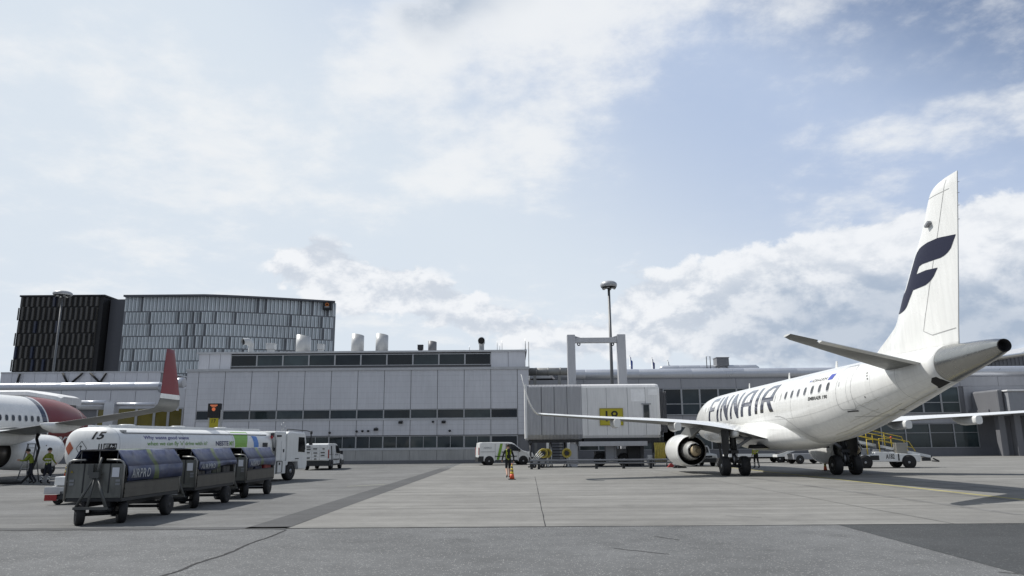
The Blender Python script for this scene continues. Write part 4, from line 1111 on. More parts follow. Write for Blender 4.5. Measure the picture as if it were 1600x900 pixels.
ysamp = [17.95 - 0.06 * k for k in range(12)] + [17.2 - 0.25 * k for k in range(16)] + [13.2 - 0.6 * k for k in range(49)]
ysamp = [y for y in ysamp if y > -15.95] + [-15.98]
f_.loft([[fus(y, 2 * PI * j / 56) for j in range(56)] for y in ysamp], 0)
fu = f_.build('fuselage', W_AIR, al)
c_ = MB(); ys2 = [-16.0 - 0.1 * k for k in range(28)]
c_.loft([[fus(y, 2 * PI * j / 40) for j in range(40)] for y in ys2], 0, False, False)
tc_ = c_.build('tail_cone', ALU, al)
ye = ys2[-1]; zc = (TOP(ye) + BOT(ye)) / 2
p_ = MB(); p_.loft([[Vector((r * math.sin(a), y, zc + r * 0.95 * math.cos(a))) for a in [2 * PI * j / 32 for j in range(32)]] for r, y in ((0.205, ye), (0.21, ye - 0.03), (0.19, ye - 0.035), (0.17, ye + 0.25), (0.01, ye + 0.27))], 0, False, False)
p_.build('exhaust_pipe', BLACK, tc_)
# seam rings and the dark intake below the cone
sm = MB()
SEAM = mat('panel_seam', (0.33, 0.335, 0.33), 0.5)
for y in (-15.99,):
    sm.loft([[fus(yy, 2 * PI * j / 56, 0.004) for j in range(57)] for yy in (y + 0.012, y - 0.012)], 0, False, False, closed=False)
for y, a0, a1 in ((-10.55, 1.2, 5.08), (-4.9, 1.0, 5.2), (-13.9, 0.0, 2 * PI)):
    sm.loft([[fus(yy, a0 + (a1 - a0) * j / 56, 0.003) for j in range(57)] for yy in (y + 0.007, y - 0.007)], 0, False, False, closed=False)
sm.build('panel_seams', SEAM, fu, fix=False)
SEAM2 = mat('light_seam', (0.50, 0.505, 0.49), 0.5)
sm = MB()
for y in (-12.3, -8.9 + 1.9, -3.0, -1.0, 1.4, 3.8, 6.2, 8.6, 11.0):
    sm.loft([[fus(yy, 0.6 + 5.08 * j / 56, 0.002) for j in range(57)] for yy in (y + 0.006, y - 0.006)], 0, False, False, closed=False)
for a in (-0.55, -0.95, -1.28, -2.25, -2.62):
    sm.loft([[fus(12.0 - 27.6 * j / 80, a + da, 0.002) for j in range(81)] for da in (-0.0035, 0.0035)], 0, False, False, closed=False)
sm.build('light_seams', SEAM2, fu, fix=False)
DIRT = mat('belly_grime', (0.52, 0.51, 0.44), 0.45, var=0.2, scale=1.2, streak=0.2)
sm = MB()
for y0_, y1_, a0_, a1_ in ((-6.5, -15.0, -0.16, -0.10), (-7.5, -13.2, -0.42, -0.39), (-9.6, -12.0, -0.66, -0.645), (-5.8, -9.0, -0.30, -0.285), (-10.95, -12.6, -1.02, -1.005)):
    sm.loft([[fus(y0_ + (y1_ - y0_) * j / 24, a + 0.012 * math.sin(j * 0.9 + a0_ * 9), 0.0025) for j in range(25)] for a in (a0_, a1_)], 0, False, False, closed=False)
sm.build('grime_streaks', DIRT, fu, fix=False)
ik = MB(); ik.loft([[fus(y, -0.15 - 0.75 * j / 8 * w, 0.006) for j in range(9)] for y, w in ((-15.25, 0.1), (-15.4, 0.75), (-15.6, 1.0), (-15.8, 0.95), (-15.92, 0.5))], 0, False, False, closed=False)
ik.build('air_intake', BLACK, fu, fix=False)
# wing-body fairing
b_ = MB(); rings = []
for k in range(29):
    u = -1 + 2 * k / 28; y = 1.0 + 6.3 * u; s_ = max(0.0, 1 - abs(u) ** 2.6) ** 0.55
    rings.append([Vector((1.72 * s_ * math.copysign(abs(math.sin(a)) ** 0.8, math.sin(a)), y, 2.12 - 0.06 * u - (0.86 if math.cos(a) > 0 else 0.95) * (0.25 + 0.75 * s_) * math.copysign(abs(math.cos(a)) ** 0.75, math.cos(a)))) for a in [2 * PI * j / 40 for j in range(40)]])
b_.loft(rings, 0)
bf = b_.build('belly_fairing', W_AIR, al)
strip(sub([(-2.6, 3.02), (-3.3, 3.0), (-3.9, 2.88), (-4.5, 2.62), (-5.0, 2.32), (-5.45, 2.02), (-5.75, 1.86)], 6), 0.03, lambda y, z: fus_left(y, z, 0.006), SEAM, 'fairing_seam', fu)

# wings
def airfoil(n=12):
    up, lo = [], []
    for k in range(n + 1):
        c = 0.5 * (1 - math.cos(PI * k / n)); t = 5 * (0.2969 * math.sqrt(c) - 0.126 * c - 0.3516 * c * c + 0.2843 * c**3 - 0.1015 * c**4)
        up.append((c, t)); lo.append((c, -t))
    return up + lo[::-1][1:-1]
AF = airfoil()
WX = [0.9, 1.45, 2.13, 3.3, 5.0, 7.05, 10.5, 13.5]
TE = smooth_interp(WX, [-1.75, -1.6, -1.35, -0.9, -0.55, -0.85, -1.65, -2.45])
LE = smooth_interp(WX, [5.3, 4.95, 4.6, 3.9, 2.85, 1.75, 0.15, -1.15])
ZT = smooth_interp(WX, [1.78, 1.86, 2.08, 2.42, 2.72, 2.89, 3.07, 3.25])
TH = smooth_interp(WX, [0.13, 0.13, 0.125, 0.12, 0.115, 0.11, 0.10, 0.095])
def wsec(s, x, off=0.0, c0=0.0, c1=1.0):
    le, te, z, th = LE(x), TE(x), ZT(x), TH(x); ch = le - te
    tw = 0.012 + 0.07 * max(0, 1 - x / 5)
    return [Vector((s * x, le - ch * (c0 + (c1 - c0) * c), z + tw * ch * (1 - (c0 + (c1 - c0) * c)) * 0.9 + 0.025 * ch * math.sin(PI * (c0 + (c1 - c0) * c)) + (t * th * ch + (off if t >= 0 else -off)))) for c, t in AF]
for s in (-1, 1):
    m_ = MB(); xs = [0.9 + 12.6 * k / 26 for k in range(27)]
    m_.loft([wsec(s, x) for x in xs], 0)
    # upper faces are white, the underside grey
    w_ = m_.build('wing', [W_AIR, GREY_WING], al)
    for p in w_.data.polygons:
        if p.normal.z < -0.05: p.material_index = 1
    wl = MB()
    base = wsec(s, 13.5); rings = [base]
    for k in range(1, 11):
        u = k / 10; ang = R(72) * min(1, u * 2.2)
        x = 13.5 + 0.22 * u + 0.68 * u + 0.05 * math.sin(u * PI); z = 2.0 * u ** 1.7
        ch = 1.30 * (1 - 0.62 * u); le = -1.15 - 1.25 * u
        rings.append([Vector((s * (x - t * 0.09 * ch * math.sin(ang)), le - ch * c, 3.25 + 0.02 * ch + z + t * 0.09 * ch * math.cos(ang))) for c, t in AF])
    wl.loft(rings, 0); wl.build('winglet', W_AIR, w_)
    # trailing edge flap seam, flap track fairings
    fs = MB()
    for x in (6.1, 9.4):
        y0 = TE(x); z0 = ZT(x)
        rings = []
        for k in range(13):
            u = k / 12; r = math.sin(PI * min(1, u * 1.04 + 0.0)) ** 0.6 if 0 < u < 1 else 0.02
            r = min(1.0, r) if u < 0.5 else 1.0 - 0.25 * (u - 0.5)
            yy = y0 + 2.2 - 2.5 * u
            rings.append([Vector((s * x + 0.20 * r * math.copysign(abs(math.sin(a)) ** 0.6, math.sin(a)), yy, z0 - 0.20 * min(1, u * 2.2) - 0.02 + 0.25 * r * math.copysign(abs(math.cos(a)) ** 0.7, math.cos(a)))) for a in [2 * PI * j / 14 for j in range(14)]])
        q = MB(); q.loft(rings, 0); q.build('flap_fairing', W_AIR, w_)
    x = 3.0; q = MB(); q.loft([[Vector((s * x + 0.2 * r * math.sin(a), yy, 2.25 + 0.28 * r * math.cos(a))) for a in [2 * PI * j / 14 for j in range(14)]] for yy, r in ((2.6, 0.05), (2.2, 0.6), (1.2, 1.0), (0.0, 1.0), (-0.9, 0.72), (-0.95, 0.05))], 0); q.build('flap_fairing', W_AIR, w_)
    st = MB()
    for x in (5.6, 9.9): 
        pass
    # engine
    ex, ez = s * 4.5, 1.30
    en = thing('engine', None, None); en.parent = al
    n_ = MB(); O = (ex, 0, ez); A = (0, 1, 0)
    n_.lathe([(0.60, 6.2), (0.70, 6.75), (0.78, 6.9), (0.86, 6.80), (0.935, 6.2), (0.95, 5.5), (0.94, 4.9), (0.915, 4.2), (0.865, 3.5), (0.84, 3.15), (0.82, 3.15), (0.815, 3.4), (0.80, 4.6)], O, A, 40, 0, False, False)
    nc = n_.build('nacelle', W_AIR, en)
    d_ = MB(); d_.lathe([(0.81, 3.3), (0.795, 4.0), (0.60, 4.05), (0.55, 4.6)], O, A, 32, 0, False, False); d_.build('fan_duct', BLACK, en, fix=False); d_ = MB(); d_.lathe([(0.70, 6.1), (0.02, 6.1)], O, A, 32, 0, False, False); d_.build('fan_disc', DARK, en, fix=False)
    k_ = MB(); k_.lathe([(0.60, 4.4), (0.585, 3.6), (0.53, 3.0), (0.45, 2.55), (0.41, 2.40)], O, A, 32, 0, False, False); k_.build('core_cowl', mat('core_cowl', (0.58, 0.58, 0.56), 0.32, 0.5, var=0.08, streak=0.08), en)
    # lobed mixer edge and the plug
    z_ = MB(); nn = 36
    z_.loft([[Vector((ex + (r + (l if j % 4 < 2 else -l)) * math.cos(2 * PI * j / nn), y, ez + (r + (l if j % 4 < 2 else -l)) * math.sin(2 * PI * j / nn))) for j in range(nn)] for r, l, y in ((0.412, 0.0, 2.42), (0.40, 0.025, 2.25), (0.385, 0.03, 2.2), (0.34, 0.02, 2.4))], 0, False, False)
    z_.build('exhaust_nozzle', DARK, en)
    g_ = MB(); g_.lathe([(0.33, 2.6), (0.31, 2.2), (0.24, 1.95), (0.13, 1.78), (0.10, 1.76), (0.095, 1.80), (0.01, 1.82)], O, A, 28, 0, False, False); g_.build('exhaust_plug', mat('tan_plug', (0.42, 0.34, 0.22), 0.5, 0.3, var=0.15, scale=4), en)
    y_ = MB()
    y_.loft([[Vector((ex + hx * w, y, z)) for hx, z in ((-1, zb), (1, zb), (1, zt), (-1, zt))] for y, w, zb, zt in ((6.0, 0.04, 2.16, 2.20), (5.2, 0.11, 2.05, 2.36), (4.0, 0.14, 2.0, 2.62), (3.2, 0.14, 1.98, 2.76), (2.5, 0.12, 2.12, 2.80), (1.4, 0.08, 2.36, 2.75), (0.4, 0.03, 2.55, 2.72))], 0, smooth=False)
    y_.build('pylon', GREY_WING, en, bev=0.03)
    # main landing gear
    gx = s * 2.97
    gr = thing('main_gear', None, None); gr.parent = al
    t_ = MB(); t_.tube([(gx, 0.15, 2.5), (gx, 0.05, 1.25)], 0.15, 14, 0); t_.tube([(gx, 0.05, 1.25), (gx, 0, 0.50)], 0.095, 14, 1); t_.tube([(gx - 0.62, 0, 0.52), (gx + 0.62, 0, 0.52)], 0.085, 10, 0)
    t_.box((gx, 0.0, 1.25), (0.42, 0.38, 0.16), 0); t_.tube([(gx, -0.15, 1.18), (gx, -0.42, 0.85), (gx, -0.10, 0.55)], 0.055, 8, 0); t_.tube([(gx + 0.16, 0.05, 2.3), (gx + 0.14, -0.1, 0.7)], 0.022, 6, 0); t_.tube([(gx - 0.14, -0.1, 2.3), (gx - 0.12, -0.1, 0.7)], 0.02, 6, 0)
    t_.build('strut', [DARK, STEEL], gr)
    t_ = MB(); t_.tube([(gx, 0.05, 1.35), (gx - s * 1.35, 0.1, 2.25)], 0.085, 10, 0); t_.tube([(gx - s * 0.75, 0.08, 1.85), (gx - s * 0.25, 0.5, 2.3)], 0.05, 8, 0); t_.tube([(gx - s * 0.1, 0.1, 2.0), (gx - s * 0.95, 0.1, 1.98)], 0.045, 8, 0); t_.build('side_brace', GREYP, gr)
    t_ = MB(); t_.prism([(-0.75, 2.45), (0.65, 2.45), (0.55, 1.3), (0.25, 0.98), (-0.35, 0.98), (-0.7, 1.4)], gx + s * 0.42, gx + s * 0.46, lambda u, v, t: (t, u, v)); t_.tube([(gx + s * 0.42, 0.1, 1.9), (gx, 0.05, 1.8)], 0.03, 6); t_.build('gear_door', DARK, gr)
    for dx in (-0.52, 0.52): wheel(gr, (gx + dx, 0, 0.515), 0.515, 0.44, (1, 0, 0), n=36)
# wheel wells (dark recess bowls under the fairing)
ww = MB()
for s in (-1, 1): ww.loft([[Vector((s * (1.55 + 0.62 * c_), 0.0 + 0.62 * s_2, z)) for c_, s_2 in [(math.cos(2 * PI * j / 20) * k, math.sin(2 * PI * j / 20) * k) for j in range(20)]] for k, z in ((1.0, 1.42), (0.9, 1.62))], 0)
ww.build('wheel_well', BLACK, al)
# nose gear
ng = thing('nose_gear', None, None); ng.parent = al
t_ = MB(); t_.tube([(0, 13.9, 1.9), (0, 13.83, 0.4)], 0.08, 10); t_.tube([(0, 14.6, 1.8), (0, 13.9, 1.0)], 0.045, 8); t_.tube([(-0.25, 13.83, 0.33), (0.25, 13.83, 0.33)], 0.05, 8); t_.build('strut', DARK, ng)
for dx in (-0.2, 0.2): wheel(ng, (dx, 13.83, 0.33), 0.33, 0.2)

# fin
FZ = [4.80, 5.0, 5.29, 6.17, 7.09, 8.16, 9.23, 10.11, 10.33, 10.44, 10.47]
FLE = smooth_interp(FZ, [-9.9, -10.45, -11.0, -12.75, -13.55, -14.44, -15.35, -15.95, -16.2, -16.6, -16.95])
FTE = smooth_interp([4.8, 5.01, 6.89, 8.74, 10.42, 10.47], [-16.5, -16.53, -16.93, -17.32, -17.67, -17.68])
def fin_t(y, z):
    le, te = FLE(z), FTE(z); ch = le - te
    c = max(0.0, min(1.0, (le - y) / ch))
    if z < 6.3:   # the dorsal fillet is thin
        c = max(0.0, (c - 0.30 * (6.3 - z) / 1.5)) / (1 - 0.30 * (6.3 - z) / 1.5)
    t = 5 * (0.2969 * math.sqrt(c) - 0.126 * c - 0.3516 * c * c + 0.2843 * c**3 - 0.1036 * c**4)
    return 0.115 * min(ch, 4.4 - 0.30 * (z - 5)) * t * (1.0 if z < 10.2 else max(0.15, (10.5 - z) / 0.3)) + 0.012
zs = [4.8 + 0.2 * k for k in range(27)] + [10.1, 10.2, 10.28, 10.34, 10.39, 10.43, 10.46, 10.47]
rings = []
for z in zs:
    le, te = FLE(z), FTE(z); cs = [0.5 * (1 - math.cos(PI * k / 16)) for k in range(17)]
    L_ = [Vector((-fin_t(le - (le - te) * c, z), le - (le - te) * c, z)) for c in cs]
    R_ = [Vector((fin_t(le - (le - te) * c, z), le - (le - te) * c, z)) for c in cs[::-1]]
    rings.append(L_ + R_)
m_ = MB(); m_.loft(rings, 0); fin = m_.build('vertical_fin', W_AIR, al)
fl_ = lambda y, z, off=0.006: Vector((-fin_t(y, z) - off, y, z))
# rudder line, drawn as a narrow gap on the fin's side
strip(sub([(-17.08, 10.38), (-16.37, 8.8), (-15.49, 6.98), (-14.85, 5.55), (-15.3, 5.35)]), 0.022, fl_, SEAM, 'rudder_seam', fin)
strip(sub([(-15.3, 5.35), (-16.5, 5.42)]), 0.03, fl_, SEAM, 'rudder_seam', fin)
strip(sub([(-16.0, 10.05), (-17.2, 10.02)]), 0.018, fl_, SEAM, 'rudder_seam', fin)
EM = [(-17.17, 8.44), (-16.31, 8.56), (-15.70, 8.56), (-15.43, 8.53), (-15.18, 8.49), (-14.99, 8.40), (-14.84, 8.30), (-14.71, 8.15), (-14.32, 7.67), (-13.98, 7.25), (-13.85, 7.15), (-13.71, 7.11), (-13.53, 7.09), (-13.27, 6.79), (-13.03, 6.46), (-13.40, 6.44), (-13.62, 6.46), (-13.82, 6.51), (-13.98, 6.59), (-14.21, 6.81), (-14.52, 7.10), (-15.03, 7.11), (-15.30, 7.12), (-15.50, 7.17), (-15.66, 7.23), (-15.82, 7.33), (-16.08, 7.57), (-15.43, 7.63), (-14.84, 7.62), (-14.97, 7.77), (-15.08, 7.86), (-15.25, 7.89), (-16.03, 7.87), (-16.30, 7.86), (-16.50, 7.89), (-16.68, 7.95), (-16.86, 8.06)]
decal('emblem', poly_geo(EM[::-1]), lambda y, z: fl_(y, z, 0.010), NAVY_E, fin, 0.12)
lt = MB(); lt.box((-fin_t(-15.95, 9.15) - 0.07, -15.95, 9.15), (0.14, 0.28, 0.10), 0, rx=R(-25)); lt.build('logo_light', GREYP, fin, bev=0.02)
wk = MB()
for z in (10.1, 9.75, 9.35, 8.9): wk.tube([(0, FTE(z), z), (0, FTE(z) - 0.09, z - 0.02)], 0.008, 5)
wk.build('static_wick', DARK, fin)
# tailplane
for s in (-1, 1):
    xs = [0.25, 1.2, 2.6, 4.9, 5.0, 5.75, 6.05]
    sle = lambda x: -12.45 - 4.75 * (x / 6.03); ste = lambda x: -15.0 - 2.95 * (x / 6.03) + (0.28 if x < 4.95 else 0)
    sz = lambda x: 4.33 + 0.125 * (x - 0.2)
    m_ = MB(); rings = []
    for x in xs:
        le, te = sle(x) - (0.15 if x > 6 else 0), ste(x); ch = le - te
        rings.append([Vector((s * x, le - ch * c, sz(x) + t * 0.10 * ch)) for c, t in AF])
    m_.loft(rings, 0)
    stb = m_.build('tailplane', [W_AIR, GREY_WING], al)
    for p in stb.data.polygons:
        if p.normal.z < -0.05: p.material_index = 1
    e_ = MB(); e_.loft([[Vector((s * x, y, sz(x) + dz)) for y, dz in ((ste(x) + 0.01, 0.045), (ste(x) - 0.26, 0.012), (ste(x) - 0.26, -0.012), (ste(x) + 0.01, -0.045))] for x in (0.55, 4.85)], 0, smooth=False)
    e_.build('elevator', W_AIR, stb)
# windows, door, lettering on the port side
wy = [-8.92 + 0.803 * k for k in range(27)]
wf = MB(); CL = mat('window_surround', (0.50, 0.51, 0.52), 0.35); SHADE = mat('window_shade', (0.66, 0.665, 0.65), 0.4)
def oval(y, z, a, b, n=18): return [(y + a * math.copysign(abs(math.cos(t)) ** 0.7, math.cos(t)), z + b * math.copysign(abs(math.sin(t)) ** 0.7, math.sin(t))) for t in [2 * PI * k / n for k in range(n)]]
flm = lambda off: (lambda y, z: fus_left(y, z, off))
for k, y in enumerate(wy):
    z = 4.065 - (y + 8.92) * 0.0155 if y < -3 else 3.97
    o = decal('window', poly_geo(oval(y, z, 0.155, 0.215)), flm(0.006), CL if y < -3.9 else SHADE, al)
    decal('pane', poly_geo(oval(y, z, 0.115, 0.175)), flm(0.010), (glass('cabin_window', (0.035, 0.036, 0.04), 0.12) if y < -3.9 else SHADE), o)
dr = sub([(-9.72, 4.62), (-9.72, 3.25), (-9.80, 3.10), (-9.95, 3.03), (-10.75, 3.03), (-10.86, 3.10), (-10.92, 3.25), (-10.92, 4.62), (-10.86, 4.74), (-10.72, 4.80), (-9.92, 4.80), (-9.78, 4.74), (-9.72, 4.62)], 6)
dd = strip(dr, 0.024, flm(0.006), SEAM, 'cabin_door', al)
decal('door_handle', poly_geo([(-10.15, 2.985), (-10.15, 2.94), (-10.85, 2.94), (-10.85, 2.985)]), flm(0.02), DARK, dd)
decal('door_window', poly_geo(oval(-9.92, 4.09, 0.05, 0.1)), flm(0.008), CL, dd)
strip(sub([(-11.0, 3.42), (-11.15, 3.2), (-11.9, 2.72), (-10.3, 2.74)]), 0.014, flm(0.006), SEAM, 'step_outline', al)
for y, z in ((-11.78, 3.45), (-12.6, 2.9), (-12.05, 4.35), (-12.1, 4.24), (-12.16, 4.12)):
    decal('vent_port', poly_geo(oval(y, z, 0.035, 0.03, 10)), flm(0.008), BLK, fu)
def title(name, poly_list, y0, w, zb, zt_, mt):
    geo = poly_geo(*[[(u * w, v) for u, v in p] for p in poly_list])
    zc, hh = (TOP(0) + BOT(0)) / 2, (TOP(0) - BOT(0)) / 2
    a0, a1 = math.acos(-(zb - zc) / hh), math.acos(-(zt_ - zc) / hh)
    def fn(u, v):
        return fus(y0 - u, -(a0 + (a1 - a0) * v), 0.012)
    return decal(name, geo, fn, mt, al, 0.11)
S = 0.26
def hstroke(pts, w):
    return pts
LF = [[(0, 0), (S, 0), (S, 0.62), (S * 1.1, 0.84), (0.0, 0.84), (0, 0.62)], [(0.0, 0.84), (1, 0.84), (1.0, 1.0), (0.30, 1.0), (0.10, 0.95)], [(S, 0.42), (0.85, 0.42), (0.85, 0.57), (S, 0.57)]]
LI = [[(0, 0), (1, 0), (1, 1), (0, 1)]]
LN = [[(0, 0), (0.20, 0), (0.20, 1), (0, 1)], [(0.80, 0), (1, 0), (1, 1), (0.80, 1)], [(0.20, 1), (0.20, 0.62), (0.80, 0.0), (0.80, 0.42)]]
LA = [[(0.76, 0), (1, 0), (1, 1), (0.76, 1)], [(0, 0), (0.24, 0), (0.24, 0.55), (0, 0.55)], [(0, 0.55), (0.24, 0.55), (0.34, 0.76), (0.55, 0.87), (0.76, 0.87), (0.76, 1.0), (0.45, 1.0), (0.17, 0.86), (0.04, 0.70)], [(0.24, 0.34), (0.76, 0.34), (0.76, 0.48), (0.24, 0.48)]]
LR = [[(0, 0), (0.24, 0), (0.24, 0.55), (0, 0.55)], [(0, 0.55), (0.24, 0.55), (0.34, 0.76), (0.55, 0.87), (0.80, 0.87), (1.0, 1.0), (0.45, 1.0), (0.17, 0.86), (0.04, 0.70)], [(0.80, 0.87), (0.70, 0.50), (0.93, 0.50), (1.0, 1.0)], [(0.24, 0.36), (0.93, 0.36), (0.93, 0.50), (0.24, 0.50)], [(0.45, 0.36), (0.74, 0), (1.02, 0), (0.72, 0.36)]]
for nm, gl, y0, w in (('F', LF, 10.7, 1.55), ('I', LI, 8.62, 0.42), ('N', LN, 7.75, 1.75), ('N', LN, 5.45, 1.75), ('A', LA, 3.2, 1.95), ('I', LI, 0.55, 0.43), ('R', LR, -0.42, 2.05)):
    title('airline_lettering', gl, y0, w, 3.05 + 0.021 * (10.7 - y0), 4.66, NAVY)
vs, fs = text_geo('EMBRAER 190', 1, bold=0.02); vs = fit(vs, 0, 1.92, 3.57, 3.725)
decal('type_lettering', (vs, fs), lambda u, v: fus_left(-7.02 - u, v, 0.008), BLK, al, 0.2)
vs, fs = text_geo('OH-LKH', 1); vs = fit(vs, 0.28, 1.75, 4.385, 4.52)
decal('registration', (vs, fs), lambda u, v: fus_left(-6.75 - u, v, 0.008), BLK, al, 0.2)
FB = mat('flag_blue', (0.02, 0.06, 0.30), 0.35)
decal('registration', poly_geo([(-6.58, 4.40), (-6.95, 4.40), (-6.95, 4.52), (-6.58, 4.52)][::-1]), flm(0.008), mat('flag_white', (0.7, 0.71, 0.72), 0.3), al)
decal('registration', poly_geo([(-6.58, 4.445), (-6.95, 4.445), (-6.95, 4.475), (-6.58, 4.475)][::-1], [(-6.68, 4.40), (-6.71, 4.40), (-6.71, 4.52), (-6.68, 4.52)][::-1]), flm(0.011), FB, al)
decal('flag_emblem', poly_geo([(-8.65, 4.36), (-9.12, 4.36), (-9.20, 4.60), (-8.74, 4.60)][::-1]), flm(0.008), mat('flag_emblem_blue', (0.035, 0.06, 0.36), 0.35), al, 0.1)
an = MB()
for y, h in ((-7.0, 0.32), (-1.0, 0.35), (6.0, 0.35)):
    an.prism([(y + 0.16, 5.0), (y - 0.1, 5.0), (y - 0.12, 5.03 + h), (y + 0.0, 5.03 + h)], -0.015, 0.015, lambda u, v, t: (t, u, v))
an.build('antenna', W_AIR, al)
cw = MB(); cw.loft([[fus(y, a, 0.006) for a in [PI + 0.55 * (j / 8 - 1) * 2 + 0.55 for j in range(9)]] for y in (16.75, 16.4, 16.1)], 0, False, False, closed=False); cw.build('cockpit_window', GLASS_V, al, fix=False)
# ------------------------------------------------------------------ the red nosed airliner at the left edge
# local frame: x right, y forward, origin on the ground under the middle of its right engine's wing station
HD_ = R(-7.0)
E0 = at(25, 705, 42.0)
rn = thing('airliner', 'white airliner with a red nose and red winglet at the left edge of the photo', 'aircraft', (E0.x, 42.0, 0), HD_)
def inv(p):
    d = Vector((p[0] - E0.x, p[1] - 42.0, 0)); c, s = math.cos(-HD_), math.sin(-HD_)
    return Vector((d.x * c - d.y * s, d.x * s + d.y * c, p[2]))
FX = -4.9                       # fuselage axis
RED = mat('aircraft_red', (0.175, 0.013, 0.016), 0.38, var=0.08, scale=0.6, coat=0.1)
YN = 12.6                       # nose tip
ST = [YN, YN - 0.25, YN - 0.8, YN - 1.8, YN - 3.0, YN - 4.4, YN - 6.0, YN - 9, -14, -20, -25]
T2 = smooth_interp(ST, [2.80, 3.14, 3.58, 4.18, 4.70, 4.98, 5.06, 5.06, 5.06, 5.04, 5.0])
B2 = smooth_interp(ST, [2.75, 2.42, 2.08, 1.72, 1.46, 1.33, 1.30, 1.30, 1.30, 2.0, 3.6])
H2 = smooth_interp(ST, [0.1, 0.42, 0.82, 1.28, 1.62, 1.82, 1.88, 1.88, 1.88, 1.7, 0.9])
def fus2(y, a, off=0.0):
    zc, hh, hw = (T2(y) + B2(y)) / 2, (T2(y) - B2(y)) / 2, H2(y)
    return Vector((FX + (hw + off) * math.sin(a), y, zc - (hh + off) * math.cos(a)))
def fus2_r(y, z, off=0.008):
    zc, hh = (T2(y) + B2(y)) / 2, (T2(y) - B2(y)) / 2
    return fus2(y, math.acos(max(-1, min(1, -(z - zc) / hh))), off)
YRED = 6.0
def red_edge(a): return YRED + 0.35 * math.cos(a)      # the red begins a little farther back at the keel
m_ = MB(); sg_ = 48
for y0, y1, n in ((-25, -14, 8), (-14, 5.0, 24)):
    m_.loft([[fus2(y0 + (y1 - y0) * k / n, 2 * PI * j / sg_) for j in range(sg_)] for k in range(n + 1)], 0, y0 == -25, False)
def bandring(d): return [fus2(red_edge(2 * PI * j / sg_) + d, 2 * PI * j / sg_) for j in range(sg_)]
m_.loft([[fus2(5.0, 2 * PI * j / sg_) for j in range(sg_)], bandring(-0.52)], 0, False, False)
m_.loft([bandring(-0.52), bandring(-0.30), bandring(-0.12)], 1, False, False)
m_.loft([bandring(-0.12), bandring(0.0)], 0, False, False)
ys = [7.0, 8.0, 9, 10, 10.8, 11.3, 11.7, 12.0, 12.2, 12.35, 12.48, 12.56, 12.6]
m_.loft([bandring(0.0)] + [[fus2(y, 2 * PI * j / sg_) for j in range(sg_)] for y in ys], 2, False, True)
m_.build('fuselage', [W_AIR, NAVY, RED], rn)
f2 = lambda off: (lambda y, z: fus2_r(y, z, off))
for k in range(20):
    y = 5.05 - 0.508 * k; z = 3.56
    o = decal('window', poly_geo(oval(y, z, 0.145, 0.21)), f2(0.008), CL, rn)
    decal('pane', poly_geo(oval(y, z, 0.11, 0.175)), f2(0.012), GLASS_V, o)
vs, fs = text_geo('norwegian', 1, shear=0.2, bold=0.012); vs = fit(vs, 0, 5.2, 1.95, 2.62)
decal('airline_lettering', (vs, fs), lambda u, v: fus2_r(6.3 + u, v, 0.012), W_PAINT, rn, 0.25)
strip(sub([(9.55, 2.75), (9.55, 4.4), (10.35, 4.4), (10.35, 2.75), (9.55, 2.75)], 6), 0.03, f2(0.008), W_PAINT, 'cabin_door', rn)
cw = MB(); cw.loft([[fus2(y, PI - 0.9 + 0.62 * j / 6, 0.008) for j in range(7)] for y in (10.9, 11.25, 11.5)], 0, False, False, closed=False); cw.build('cockpit_window', GLASS_V, rn, fix=False)
# right wing
tip = inv(at(249, 640, 34.5)); root_te = Vector((FX + 1.6, -4.3, 2.0))
def w2(u, off=0):
    # u 0 at the fuselage, 1 at the tip
    x = FX + 1.6 + (tip.x - FX - 1.6) * u
    kink = 0.30
    te = -4.4 + (0.4 * u / kink if u < kink else 0.4 + (tip.y - 0.75 + 4.0) * (u - kink) / (1 - kink))
    ch = 6.6 - 3.1 * u / kink if u < kink else 3.5 - 2.0 * (u - kink) / (1 - kink)
    z = 1.95 + (tip.z - 1.95) * (u ** 0.92)
    return x, te, ch, z
rings = []
for k in range(21):
    x, te, ch, z = w2(k / 20)
    rings.append([Vector((x, te + ch * (1 - c), z + 0.03 * ch * (1 - c) + t * 0.115 * ch)) for c, t in AF])
m_ = MB(); m_.loft(rings, 0); wg = m_.build('wing', [W_AIR, GREY_WING], rn)
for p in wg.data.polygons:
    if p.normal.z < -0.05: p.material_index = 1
x, te, ch, z = w2(1.0)
ttop = inv(at(263, 545, 34.3))
m_ = MB(); rings = []
for k in range(15):
    u = k / 14
    uu = min(1, u / 0.22); ang = R(76) * uu
    xx = x + 0.42 * math.sin(uu * PI / 2) + (ttop.x - x - 0.42) * u; zz = z + (ttop.z - z) * (0.06 * uu + 0.94 * max(0, u - 0.10) / 0.90)
    c_ = ch * 1.25 * (1 - 0.66 * u); y0 = te + (ttop.y - te) * u * 0.8
    rings.append([Vector((xx - t * 0.09 * c_ * math.sin(ang), y0 + c_ * (1 - c), zz + t * 0.09 * c_ * math.cos(ang))) for c, t in AF])
n1 = 5
m_.loft(rings[:4], 2, True, False); m_.loft(rings[3:n1], 0, False, False); m_.loft(rings[n1 - 1:], 1, False, True)
m_.build('winglet', [W_AIR, RED, GREY_WING], wg)
for px, u in ((40, 0.36), (120, 0.62)):
    x, te, ch, z = w2(u); k_ = 1.2 if u < 0.5 else 0.8
    q = MB(); q.loft([[Vector((x + 0.24 * k_ * r * math.sin(a), te + yy * k_, z - 0.14 * k_ + dz + 0.34 * k_ * r * math.cos(a))) for a in [2 * PI * j / 14 for j in range(14)]] for yy, r, dz in ((2.6, 0.03, 0.06), (2.0, 0.6, 0), (1.0, 1.0, -0.08), (0.0, 0.95, -0.1), (-0.8, 0.55, -0.02), (-1.15, 0.05, 0.05))], 0)
    q.build('flap_fairing', W_AIR, wg)
